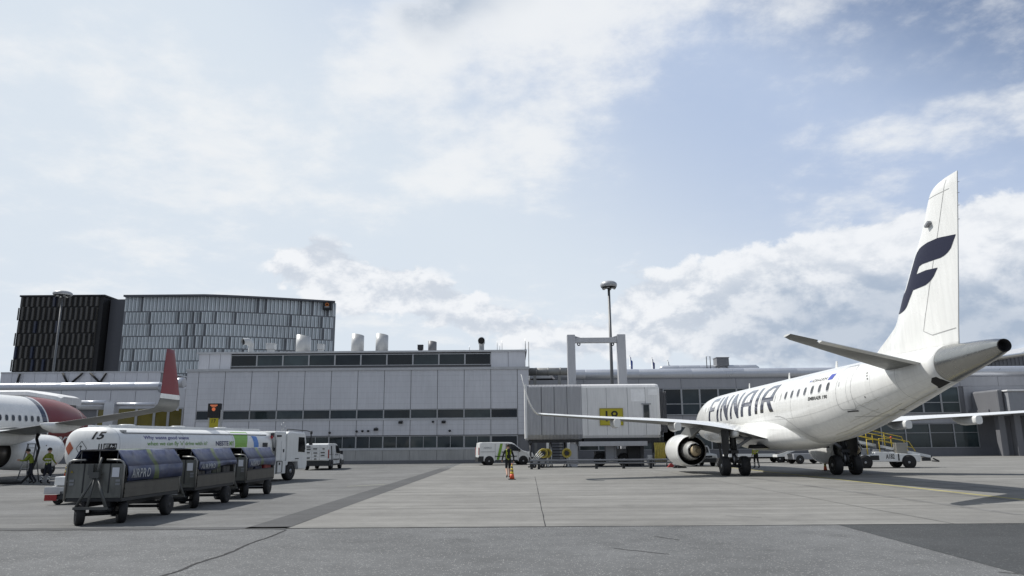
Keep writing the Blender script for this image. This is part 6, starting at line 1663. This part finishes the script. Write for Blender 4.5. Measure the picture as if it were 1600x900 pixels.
    t.add([(-W / 2, L_ + 0.01, 1.32), (-0.45, L_ + 0.01, 1.70), (0.45, L_ + 0.01, 1.70), (W / 2, L_ + 0.01, 1.32)], [(0, 1, 2, 3)])
    to = t.build('tarpaulin', [TARP, TARPG], c, fix=False)
    for p_ in to.data.polygons:
        y = p_.center.y
        if 1.36 < y < 1.58 and p_.normal.y > -0.9 and abs(p_.normal.y) < 0.9: p_.material_index = 1
    sd_ = to.modifiers.new('cloth', 'SOLIDIFY'); sd_.thickness = 0.006
    vs, fs = text_geo('AIRPRO', 1, bold=0.01, spacing=1.15); vs = fit(vs, 0.22, 1.18, 1.05 + lift * 0.5, 1.27)
    def on_cover(u, v):
        k = (u - 0.04) / (L_ - 0.02) * ny; k0 = int(k); r0, r1 = rings[k0], rings[min(ny, k0 + 1)]; w = k - k0
        q = [r0[i].lerp(r1[i], w) for i in (9, 10, 11)]
        for a, b in ((q[0], q[1]), (q[1], q[2])):
            if b.z <= v <= a.z or b is q[2]:
                s_ = (a.z - v) / max(1e-6, a.z - b.z); return a.lerp(b, s_) + Vector((0.012, 0, 0))
        return q[0]
    decal('lettering', (vs, fs), on_cover, mat('tarp_lettering', (0.42, 0.44, 0.45), 0.5), to, 0.06)
    return c
BAGC = [(0.015, 0.016, 0.02), (0.03, 0.03, 0.035), (0.02, 0.03, 0.07), (0.25, 0.015, 0.015), (0.02, 0.03, 0.015), (0.03, 0.02, 0.02), (0.16, 0.16, 0.17)]
def suitcase(label, loc, dims, col, rz=0.0, lying=False):
    s = thing('suitcase', label, 'suitcase', loc, rz, 'suitcases in the baggage carts')
    m1 = mat('case_%d_%d_%d' % tuple(int(q * 100) for q in col), col, 0.5, var=0.15)
    b = MB(); b.bx(-dims[0] / 2, dims[0] / 2, -dims[1] / 2, dims[1] / 2, 0, dims[2]); b.build('shell', m1, s, bev=0.05)
    h = MB(); h.tube([(dims[0] / 2 + 0.002, -0.09, dims[2] * 0.6), (dims[0] / 2 + 0.035, -0.08, dims[2] * 0.6), (dims[0] / 2 + 0.035, 0.08, dims[2] * 0.6), (dims[0] / 2 + 0.002, 0.09, dims[2] * 0.6)], 0.012, 6); h.build('handle', DARK, s)
    z = MB(); z.bx(-dims[0] / 2 - 0.003, dims[0] / 2 + 0.003, -0.012, 0.012, 0.05, dims[2] - 0.05); z.build('zip_band', DARK, s, fix=False)
    return s
CX = -9.98
make_cart('nearest of the three covered baggage carts, its blue cover drawn fully down', (CX, 18.0, 0), 1)
make_cart('middle one of the three covered baggage carts, cover hanging loose above dark luggage', (CX, 22.1, 0), 2, lift=0.16)
make_cart('farthest of the three covered baggage carts, nearest the fuel truck cab', (CX, 26.2, 0), 3, lift=0.08)
i = 0
for cy, items in ((22.1, ((0.40, 0.5, 0.45, 0.55, 0.50, 1, 'upright dark grey suitcase at the front of the middle cart'), (0.38, 1.05, 0.5, 0.4, 0.48, 2, 'navy suitcase behind the front one in the middle cart'), (0.38, 1.65, 0.5, 0.7, 0.56, 4, 'dark green holdall in the middle of the middle cart'), (0.40, 2.4, 0.5, 0.6, 0.58, 0, 'black suitcase at the rear of the middle cart'), (-0.3, 0.9, 0.5, 0.8, 0.5, 5, 'dark brown suitcase on the far side of the middle cart'))),
                  (26.2, ((0.40, 0.6, 0.45, 0.6, 0.50, 0, 'black suitcase at the front of the farthest cart'), (0.38, 1.45, 0.5, 0.7, 0.46, 2, 'navy suitcase in the middle of the farthest cart'), (0.40, 2.4, 0.5, 0.75, 0.56, 3, 'red suitcase at the rear of the farthest cart')))):
    for x, y, dx, dy, dz, ci, lab in items:
        suitcase(lab, (CX + x, cy + y, 0.613), (dx, dy, dz), BAGC[ci])
# ---------------- pallet dolly behind the first cart
dl = thing('cargo_dolly', 'low white and grey cargo dolly with a red tail light behind the nearest cart', 'dolly', (-14.15, 24.9, 0), R(3))
m_ = MB(); m_.bx(-0.75, 1.1, -0.8, 0.8, 0.42, 0.52); m_.bx(-0.80, 1.1, -0.84, -0.802, 0.34, 0.56); m_.build('deck', LIGHTG, dl, bev=0.01)
m_ = MB()
for k in range(5): m_.tube([(-0.6 + k * 0.38, -0.76, 0.545), (-0.6 + k * 0.38, 0.76, 0.545)], 0.025, 8)
m_.build('rollers', STEEL, dl)
m_ = MB(); m_.bx(-0.70, 0.8, -0.5, 0.6, 0.575, 0.86); m_.build('white_box', W_PAINT, dl, bev=0.03)
m_ = MB(); m_.bx(-0.7, 1.1, -0.88, -0.845, 0.18, 0.28); m_.bx(-0.3, -0.2, -0.84, -0.6, 0.2, 0.42); m_.build('bumper', DARK, dl); m_ = MB(); m_.bx(-0.72, -0.35, -0.92, -0.885, 0.14, 0.32); m_.build('tail_light', mat('tail_light_red', (0.30, 0.02, 0.02)), dl)
for x in (-0.45, 0.8):
    for y in (-0.6, 0.6): wheel(dl, (x, y, 0.16), 0.16, 0.12, (0, 1, 0), n=16)

# ---------------- belt loader behind the right main wheels
bl = thing('belt_loader', 'white conveyor belt loader marked A182 with yellow handrails, behind the right main wheels', 'belt loader', (24.85, 50.4, 0), R(-3))
b = MB(); b.prism([(-1.95, 0.42), (1.9, 0.40), (1.98, 0.62), (1.95, 0.88), (1.0, 0.92), (0.35, 0.95), (0.3, 1.04), (-0.95, 1.06), (-1.0, 0.88), (-2.0, 0.86), (-2.15, 0.70)], -0.95, 0.95, lambda u, v, t: (u, t, v)); b.build('body', W_PAINT, bl, bev=0.04)
b = MB(); b.bx(-1.30, -0.72, -0.965, -0.955, 0.52, 0.82); b.bx(0.50, 0.58, -0.965, -0.955, 0.48, 0.92); b.build('engine_vent', BLK, bl, fix=False)
vs, fs = text_geo('A182', 1, bold=0.025); vs = fit(vs, -0.28, 0.28, 0.60, 0.90)
decal('lettering', (vs, fs), lambda u, v: Vector((u, -0.958, v)), BLK, bl)
for x in (-1.62, 1.18):
    for s in (-1, 1):
        a = MB(); a.lathe([(0.46, 0), (0.46, 0.012), (0.01, 0.012)], (x, s * 0.952, 0.40), (0, s, 0), 26, 0, False, False); a.build('wheel_arch', BLACK, bl, fix=False)
        wheel(bl, (x, s * 0.86, 0.37), 0.37, 0.24, (0, 1, 0))
bt = MB(); ang = math.atan2(2.1 - 0.95, 6.2)
for y in (-0.35, 0.45): bt.prism([(2.9, 0.62), (2.9, 0.80), (-3.3, 2.15), (-3.3, 1.97)], y, y + 0.06, lambda u, v, t: (u, t, v), 0)
bt.prism([(2.95, 0.76), (2.95, 0.80), (-3.3, 2.17), (-3.3, 2.13)], -0.285, 0.445, lambda u, v, t: (u, t, v), 1)
bt.tube([(2.9, -0.33, 0.72), (2.9, 0.5, 0.72)], 0.09, 10, 2); bt.tube([(-3.3, -0.33, 2.06), (-3.3, 0.5, 2.06)], 0.09, 10, 2)
bt.tube([(-0.8, 0.05, 1.0), (-1.8, 0.05, 1.75)], 0.07, 8, 2); bt.tube([(0.6, 0.05, 0.95), (1.2, 0.05, 1.12)], 0.07, 8, 2)
bt.tube([(3.0, -0.4, 0.60), (3.35, -0.4, 0.42), (3.55, 0.0, 0.40), (3.35, 0.5, 0.42)], 0.05, 6, 2); bt.box((2.5, -0.5, 0.55), (0.5, 0.2, 0.22), 2)
bt.build('conveyor', [W_PAINT, BLACK, DARK], bl, fix=False)
hr = MB()
def cz(x): return 2.15 - (x + 3.3) * (1.35 / 6.2)
for y, x0, x1, h in ((-0.42, -3.2, 1.9, 0.62), (0.56, -3.2, 1.9, 0.95)):
    hr.tube([(x0, y, cz(x0)), (x0, y, cz(x0) + h * 0.7), (x0 + 0.4, y, cz(x0 + 0.4) + h), (x1 - 0.35, y, cz(x1) + h + 0.05), (x1, y, cz(x1) + 0.05)], 0.028, 6); hr.tube([(x0, y, cz(x0) + h * 0.45), (x1 - 0.12, y, cz(x1) + h * 0.45)], 0.02, 6)
    for x in (-2.0, -0.8, 0.4): hr.tube([(x, y, cz(x)), (x, y, cz(x) + h + 0.02)], 0.024, 6)
hr.tube([(-0.6, -0.9, 1.06), (-0.6, -0.9, 1.9), (0.1, -0.9, 1.9)], 0.028, 6); hr.tube([(-1.4, -0.9, 0.86), (-1.4, -0.9, 1.85), (-0.6, -0.9, 1.85)], 0.028, 6)
hr.build('handrail', YELLOW, bl)
b = MB(); b.bx(0.55, 1.25, -0.75, -0.25, 0.93, 1.62); b.build('equipment_box', mat('brushed_box', (0.30, 0.29, 0.26), 0.45, 0.4, var=0.1), bl, bev=0.02)
b = MB(); b.bx(-2.0, -1.2, -0.85, -0.2, 0.88, 1.28); b.bx(-0.9, -0.3, -0.8, -0.3, 1.07, 1.2); b.build('operator_console', GREYP, bl, bev=0.03)
b = MB(); b.bx(-0.55, -0.15, -0.8, -0.4, 1.2, 1.28); b.bx(-0.6, -0.5, -0.8, -0.4, 1.28, 1.7); b.build('seat', BLACKCLOTH, bl, bev=0.03)
b = MB(); b.bx(-2.08, -2.0, -0.7, -0.45, 1.3, 1.42); b.build('work_light', REFLECT, bl); b = MB(); b.lathe([(0.06, 0), (0.06, 0.12), (0.02, 0.15)], (0.2, -0.9, 1.9), (0, 0, 1), 10); b.build('beacon', ORANGE, bl)

# ---------------- white pushback tug under the wing
tg = thing('tow_tractor', 'low white tow tractor between the left engine and the main wheels', 'tow tractor', (14.1, 57.4, 0), R(-80))
b = MB(); car_shell(b, [(-1.6, 0.30), (1.55, 0.28), (1.66, 0.45), (1.66, 0.78), (1.55, 0.88), (0.55, 0.95), (0.40, 1.42), (0.25, 1.52), (-0.75, 1.52), (-0.85, 1.45), (-0.95, 0.92), (-1.6, 0.86)], 1.65, 0.9, 0.10); b.build('body', W_PAINT, tg, bev=0.03)
b = MB(); b.add([(0.56, -0.68, 0.99), (0.56, 0.68, 0.99), (0.425, 0.62, 1.40), (0.425, -0.62, 1.40)], [(0, 1, 2, 3)]); b.build('windscreen', GLASS_V, tg, fix=False)
b = MB()
for s in (-1, 1): b.prism([(-0.78, 0.98), (0.42, 0.98), (0.32, 1.40), (-0.72, 1.42)], 0.80, 0.815, lambda u, v, t: (u, s * (t - (v - 0.98) * 0.1), v))
b.build('side_window', GLASS_V, tg, fix=False)
b = MB(); b.bx(1.62, 1.72, -0.75, 0.75, 0.30, 0.60); b.bx(1.67, 1.69, -0.4, 0.4, 0.64, 0.78); b.build('bumper', DARK, tg)
for s in (-1, 1):
    b = MB(); b.lathe([(0.08, 0), (0.07, 0.03), (0.01, 0.03)], (1.66, s * 0.58, 0.70), (1, 0, 0), 12); b.build('headlight', REFLECT, tg)
    for x in (-1.05, 1.0): wheel(tg, (x, s * 0.72, 0.33), 0.33, 0.24, (0, 1, 0))
# ---------------- loading train seen under the belly: a low trailer and a lowered belt conveyor
lt = thing('equipment_trailer', 'low white ground support trailer seen beneath the airliner belly', 'trailer', (21.4, 64.5, 0), R(2))
b = MB(); b.bx(-3.2, 3.2, -0.8, 0.8, 0.55, 0.70); b.bx(-3.2, 3.2, -0.84, -0.80, 0.50, 0.76); b.build('deck', W_PAINT, lt, bev=0.01)
b = MB(); b.bx(-2.9, 2.9, -0.3, 0.3, 0.35, 0.548); b.tube([(-3.2, 0, 0.45), (-4.6, 0, 0.35)], 0.06, 8); b.build('chassis', DARK, lt)
for x in (-2.4, -1.6, 1.2, 2.0):
    for s in (-1, 1): wheel(lt, (x, s * 0.68, 0.32), 0.32, 0.2, (0, 1, 0), n=18)
cv = thing('belt_loader', 'second belt loader with its conveyor lowered, seen beneath the airliner belly', 'belt loader', (22.6, 60.5, 0), R(6))
b = MB(); b.bx(-0.4, 2.6, -0.8, 0.8, 0.35, 0.80); b.build('body', GREYP, cv, bev=0.04)
b = MB(); b.prism([(-1.6, 0.55), (-1.6, 0.72), (2.4, 1.95), (2.4, 1.78)], -0.4, 0.4, lambda u, v, t: (u, t, v), 0); b.prism([(-1.5, 0.755), (-1.5, 0.78), (2.35, 1.965), (2.35, 1.94)], -0.32, 0.32, lambda u, v, t: (u, t, v), 1); b.build('conveyor', [W_PAINT, BLACK], cv, fix=False)
for x in (0.1, 2.0):
    for s in (-1, 1): wheel(cv, (x, s * 0.7, 0.36), 0.36, 0.24, (0, 1, 0), n=18)
# ------------------------------------------------------------------ traffic cones
def cone(label, loc, h=0.9, k=1):
    c = thing('traffic_cone', label, 'cone', loc, R(12 * k), 'orange traffic cones on the apron')
    b = MB(); b.box((0, 0, 0.02), (0.42 * h, 0.42 * h, 0.04)); b.build('base', BLACK, c, bev=0.01)
    def rad(z): return 0.165 * h - 0.135 * h * (z / h)
    cuts = [(0.04, 0.36, ORANGE, 'cone_body'), (0.36, 0.50, YELLOW, 'band'), (0.50, 0.58, BLK, 'band'), (0.58, 0.72, YELLOW, 'band'), (0.72, 0.80, BLK, 'band'), (0.80, 0.92, YELLOW, 'band'), (0.92, 1.0, ORANGE, 'cone_tip')]
    for z0, z1, mt, nm in cuts:
        m_ = MB(); m_.lathe([(rad(z0 * h), z0 * h), (rad(z1 * h - 0.001), z1 * h - 0.001)], (0, 0, 0), (0, 0, 1), 18); m_.build(nm, mt, c)
p = gnd(800, 749.5); cone('orange and yellow banded traffic cone in the middle of the open apron', p, 0.80)
p = gnd(1290, 735.5); cone('orange traffic cone beneath the airliner belly, left of the right main wheels', p, 0.68, 2)
p = gnd(89, 750); cone('yellow topped traffic cone behind the white engine at far left', (p.x - 0.1, p.y + 1.0, 0), 0.95, 3)
fe = thing('wheel_chock', 'small red wheel chock lying below the end of the barrier', 'chock', (at(1050, 727, 54.3).x, 54.6, 0))
m_ = MB(); m_.prism([(-0.3, 0), (0.3, 0), (0.06, 0.28), (-0.06, 0.28)], -0.12, 0.12, lambda u, v, t: (u, t, v)); m_.build('block', mat('chock_red', (0.30, 0.03, 0.03), 0.6), fe, bev=0.01); m_ = MB(); m_.tube([(-0.05, 0, 0.28), (0, 0, 0.36), (0.05, 0, 0.28)], 0.015, 6); m_.build('handle', DARK, fe)
f2_ = thing('wheel_chock', 'flat black rubber wheel chock lying below the left engine', 'chock', (at(1063, 729, 53).x, 53.2, 0))
m_ = MB(); m_.prism([(-0.5, 0), (0.5, 0), (0.35, 0.16), (-0.35, 0.16)], -0.14, 0.14, lambda u, v, t: (u, t, v)); m_.build('block', BLACK, f2_, bev=0.02)

# ------------------------------------------------------------------ people: one skinned body each, clothes and hair as children
def skin_body(J, E_, name, mats, region, parent):
    names = list(J); me = bpy.data.meshes.new(name)
    me.from_pydata([J[n][0] for n in names], [(names.index(a), names.index(b)) for a, b in E_], [])
    o = bpy.data.objects.new(name + '_cage', me); C.objects.link(o)
    sk = o.modifiers.new('skin', 'SKIN'); sk.use_smooth_shade = True
    for i, n in enumerate(names):
        r = J[n][1]; r = r if isinstance(r, tuple) else (r, r)
        me.skin_vertices[0].data[i].radius = r
    me.skin_vertices[0].data[names.index('pelvis')].use_root = True
    su = o.modifiers.new('sub', 'SUBSURF'); su.levels = 2; su.render_levels = 2
    bpy.context.view_layer.update()
    ev = o.evaluated_get(bpy.context.evaluated_depsgraph_get())
    m2 = bpy.data.meshes.new_from_object(ev)
    bpy.data.objects.remove(o); bpy.data.meshes.remove(me)
    vs = [v.co.copy() for v in m2.vertices]; fs = [list(p.vertices) for p in m2.polygons]; bpy.data.meshes.remove(m2)
    segs = [(Vector(J[a][0]), Vector(J[b][0]), region(a, b)) for a, b in E_]
    mb = MB(); mb.v = [tuple(v) for v in vs]
    fm = []
    for f in fs:
        c = sum((vs[i] for i in f), Vector()) / len(f); best = 1e9; bi = 0
        for a, b, r in segs:
            ab = b - a; t = max(0, min(1, (c - a).dot(ab) / max(1e-9, ab.length_squared))); d = (c - (a + ab * t)).length
            if d < best: best, bi = d, r
        mb.f.append(f); mb.m.append(bi); mb.s.append(True); fm.append(bi)
    return mb, vs, fs, fm
def person(label, loc, rz, pose, top, legs, shin=None, vest=None, bands=True, hat=None, hs=1.0):
    """pose: joint overrides. Faces -y. Regions: 0 skin, 1 top, 2 trousers, 3 shoe, 4 lower leg"""
    P = thing('person', label, 'person', loc, rz)
    J = {'pelvis': ((0, 0, 0.94), (0.155, 0.115)), 'waist': ((0, 0.0, 1.10), (0.145, 0.105)), 'chest': ((0, 0.0, 1.30), (0.175, 0.125)), 'collar': ((0, 0.01, 1.43), (0.10, 0.085)), 'neck': ((0, 0.0, 1.50), 0.058), 'chin': ((0, -0.015, 1.57), (0.068, 0.075)), 'head': ((0, -0.01, 1.665), (0.082, 0.100)), 'crown': ((0, 0.0, 1.735), (0.055, 0.065)),
         'sl': ((-0.195, 0, 1.395), 0.070), 'el': ((-0.25, 0.02, 1.12), 0.050), 'wl': ((-0.265, -0.06, 0.88), 0.034), 'hl': ((-0.265, -0.085, 0.80), (0.040, 0.022)),
         'sr': ((0.195, 0, 1.395), 0.070), 'er': ((0.25, 0.02, 1.12), 0.050), 'wr': ((0.265, -0.06, 0.88), 0.034), 'hr': ((0.265, -0.085, 0.80), (0.040, 0.022)),
         'pl': ((-0.095, 0, 0.88), 0.098), 'kl': ((-0.105, -0.02, 0.50), 0.064), 'al': ((-0.11, 0.02, 0.10), 0.045), 'tl': ((-0.12, -0.15, 0.045), (0.045, 0.035)),
         'pr': ((0.095, 0, 0.88), 0.098), 'kr': ((0.105, -0.02, 0.50), 0.064), 'ar': ((0.11, 0.02, 0.10), 0.045), 'tr': ((0.12, -0.15, 0.045), (0.045, 0.035))}
    for k, v in pose.items(): J[k] = (v, J[k][1])
    E_ = [('pelvis', 'waist'), ('waist', 'chest'), ('chest', 'collar'), ('collar', 'neck'), ('neck', 'chin'), ('chin', 'head'), ('head', 'crown')]
    for s in 'lr': E_ += [('collar', 's' + s), ('s' + s, 'e' + s), ('e' + s, 'w' + s), ('w' + s, 'h' + s), ('pelvis', 'p' + s), ('p' + s, 'k' + s), ('k' + s, 'a' + s), ('a' + s, 't' + s)]
    def region(a, b):
        if a in ('neck', 'chin', 'head') or b[0] == 'h' and b != 'head': return 0
        if a[0] == 'p' and a != 'pelvis' or a == 'pelvis' and b != 'waist': return 2
        if a[0] == 'k': return 4
        if a[0] == 'a': return 3
        return 1
    mb, vs, fs, fm = skin_body(J, E_, 'body', None, region, P)
    # fingers and thumb, rooted in the palm
    for s, sg_ in (('l', -1), ('r', 1)):
        w, h = Vector(J['w' + s][0]), Vector(J['h' + s][0]); d = (h - w).normalized(); sd = d.cross(Vector((1, 0, 0))).normalized(); nn = Vector((sg_, 0, 0))
        for k, ln in enumerate((0.062, 0.072, 0.068, 0.052)):
            b = h + sd * (0.030 - k * 0.019); mb.tube([b, b + d * ln * 0.55 - nn * 0.006, b + d * ln - nn * 0.028], [0.0095, 0.0085, 0.007], 6, 0)
        b = w + d * 0.035 + sd * 0.03; mb.tube([b, b + sd * 0.028 + d * 0.025, b + sd * 0.03 + d * 0.058], [0.011, 0.010, 0.008], 6, 0)
    # face: nose, ears, eyes, mouth
    hd = Vector(J['head'][0]); cn = Vector(J['chin'][0])
    fwd = Vector((0, -1, 0))
    mb.lathe([(0.004, 0.03), (0.014, 0.0), (0.016, -0.035), (0.004, -0.045)], hd + Vector((0, -0.100, -0.03)), (0, 0.25, 1), 8, 0)
    for s in (-1, 1):
        mb.lathe([(0.006, -0.012), (0.022, 0), (0.006, 0.012)], hd + Vector((s * 0.088, 0.01, -0.02)), (1, 0, 0), 8, 0)
        mb.lathe([(0.003, 0.008), (0.011, 0.004), (0.011, -0.006)], hd + Vector((s * 0.032, -0.092, 0.0)), (0, -1, 0), 8, 5)
    mb.box(cn + Vector((0, -0.078, 0.005)), (0.045, 0.012, 0.010), 6)
    mb.build('body', [SKIN, top, legs, BLK, shin or legs, BLK, mat('lips', (0.35, 0.16, 0.14), 0.5)], P, fix=False)
    # hair or cap
    m_ = MB(); c = hd + Vector((0, 0.012, 0.01))
    rg = []
    for k in range(7):
        t = k / 6 * PI * 0.5; rg.append([c + Vector((0.098 * math.cos(t) * math.cos(a), (0.112 * math.cos(t)) * math.sin(a), (0.105 * math.sin(t) - (0.045 if (k == 0 and math.sin(a) > -0.3) else 0)))) for a in [2 * PI * j / 18 for j in range(18)]])
    m_.loft(rg, 0, True, True)
    if hat: m_.box(c + Vector((0, -0.13, 0.005)), (0.13, 0.12, 0.015), 0)
    m_.build('cap' if hat else 'hair', hat or HAIRM, P)
    if vest or bands:
        # vest: the torso surface lifted off the body
        v_ = MB(); used = [f for f, m1 in zip(fs, fm) if m1 == 1]
        nrm = [Vector() for _ in vs]
        for f in fs:
            a, b, c2 = vs[f[0]], vs[f[1]], vs[f[2]]; n = (b - a).cross(c2 - a)
            for i_ in f: nrm[i_] += n
        nv = [v + n.normalized() * 0.014 if n.length else v for v, n in zip(vs, nrm)]
        nb = [v + n.normalized() * 0.018 if n.length else v for v, n in zip(vs, nrm)]
        for f in used:
            z = sum(vs[i_].z for i_ in f) / len(f); x = sum(vs[i_].x for i_ in f) / len(f)
            torso = abs(x) < 0.185
            if torso and vest == 'full': v_.add([nv[i_] for i_ in f], [list(range(len(f)))], 0, True)
            if torso and vest == 'straps' and (0.085 < abs(x) < 0.135 and z > 1.0 or z < 0.99): v_.add([nv[i_] for i_ in f], [list(range(len(f)))], 0, True)
            if bands and torso and (1.04 < z < 1.10 or 1.20 < z < 1.25): v_.add([nb[i_] for i_ in f], [list(range(len(f)))], 1, True)
        for f, m1 in zip(fs, fm):
            z = sum(vs[i_].z for i_ in f) / len(f)
            if bands and m1 == 4 and (0.22 < z < 0.27 or 0.32 < z < 0.37): v_.add([nb[i_] for i_ in f], [list(range(len(f)))], 1, True)
        if v_.v: v_.build('safety_vest', [HIVIS, REFLECT], P)
    return P
g_ = gnd(797, 748.5)
person('worker in a black top with yellow straps and dark shorts, walking behind the cone', (g_.x - 0.1, g_.y + 1.1, 0), R(200), {'kl': (-0.12, -0.16, 0.50), 'al': (-0.12, -0.10, 0.11), 'tl': (-0.13, -0.27, 0.05), 'kr': (0.11, 0.03, 0.49), 'ar': (0.18, 0.36, 0.16), 'tr': (0.19, 0.26, 0.05), 'er': (0.28, -0.03, 1.13), 'wr': (0.27, -0.20, 0.92), 'hr': (0.26, -0.25, 0.85), 'el': (-0.28, 0.08, 1.13), 'wl': (-0.28, 0.10, 0.88), 'hl': (-0.28, 0.09, 0.80)}, BLACKCLOTH, BLACKCLOTH, shin=SKIN, vest='straps', bands=False)
g_ = gnd(40, 757)
person('worker in a yellow-green jacket and dark trousers bending by the engine, left of the two', (g_.x - 0.2, g_.y + 0.6, 0), R(-70), {'chest': (0, -0.10, 1.28), 'collar': (0, -0.16, 1.40), 'neck': (0, -0.19, 1.47), 'chin': (0, -0.22, 1.53), 'head': (0, -0.24, 1.62), 'crown': (0, -0.25, 1.69), 'sl': (-0.19, -0.15, 1.37), 'sr': (0.19, -0.15, 1.37), 'el': (-0.24, -0.30, 1.14), 'er': (0.24, -0.30, 1.14), 'wl': (-0.16, -0.50, 1.15), 'wr': (0.16, -0.50, 1.15), 'hl': (-0.14, -0.58, 1.17), 'hr': (0.14, -0.58, 1.17), 'kl': (-0.12, -0.14, 0.50), 'al': (-0.12, 0.10, 0.12), 'tl': (-0.12, -0.06, 0.05), 'kr': (0.12, 0.06, 0.50), 'ar': (0.12, 0.30, 0.12), 'tr': (0.12, 0.15, 0.05)}, HIVIS_D, NAVYCLOTH, bands=False)
g_ = gnd(67, 757)
p2 = person('worker in a yellow banded jacket and banded trousers, right of the two by the engine', (g_.x - 0.1, g_.y + 0.4, 0), R(160), {'kl': (-0.13, -0.10, 0.50), 'al': (-0.15, 0.06, 0.11), 'tl': (-0.16, -0.10, 0.05), 'kr': (0.14, 0.02, 0.50), 'ar': (0.20, 0.18, 0.12), 'tr': (0.21, 0.04, 0.05), 'el': (-0.34, 0.05, 1.20), 'wl': (-0.30, -0.15, 1.02), 'hl': (-0.28, -0.22, 0.98), 'er': (0.34, 0.05, 1.20), 'wr': (0.28, -0.16, 1.05), 'hr': (0.25, -0.22, 1.02)}, HIVIS_D, NAVYCLOTH, bands=True)
g_ = gnd(1184, 732)
person('worker in a yellow-green vest and dark trousers standing beneath the airliner belly', (g_.x, g_.y + 0.2, 0), R(-60), {'kl': (-0.10, -0.06, 0.50), 'al': (-0.10, -0.06, 0.10), 'tl': (-0.10, -0.22, 0.05), 'kr': (0.10, 0.04, 0.50), 'ar': (0.10, 0.16, 0.10), 'tr': (0.10, 0.0, 0.05), 'er': (0.26, -0.05, 1.15), 'wr': (0.22, -0.25, 1.08), 'hr': (0.20, -0.32, 1.08)}, HIVIS, BLACKCLOTH, vest='full', bands=True)
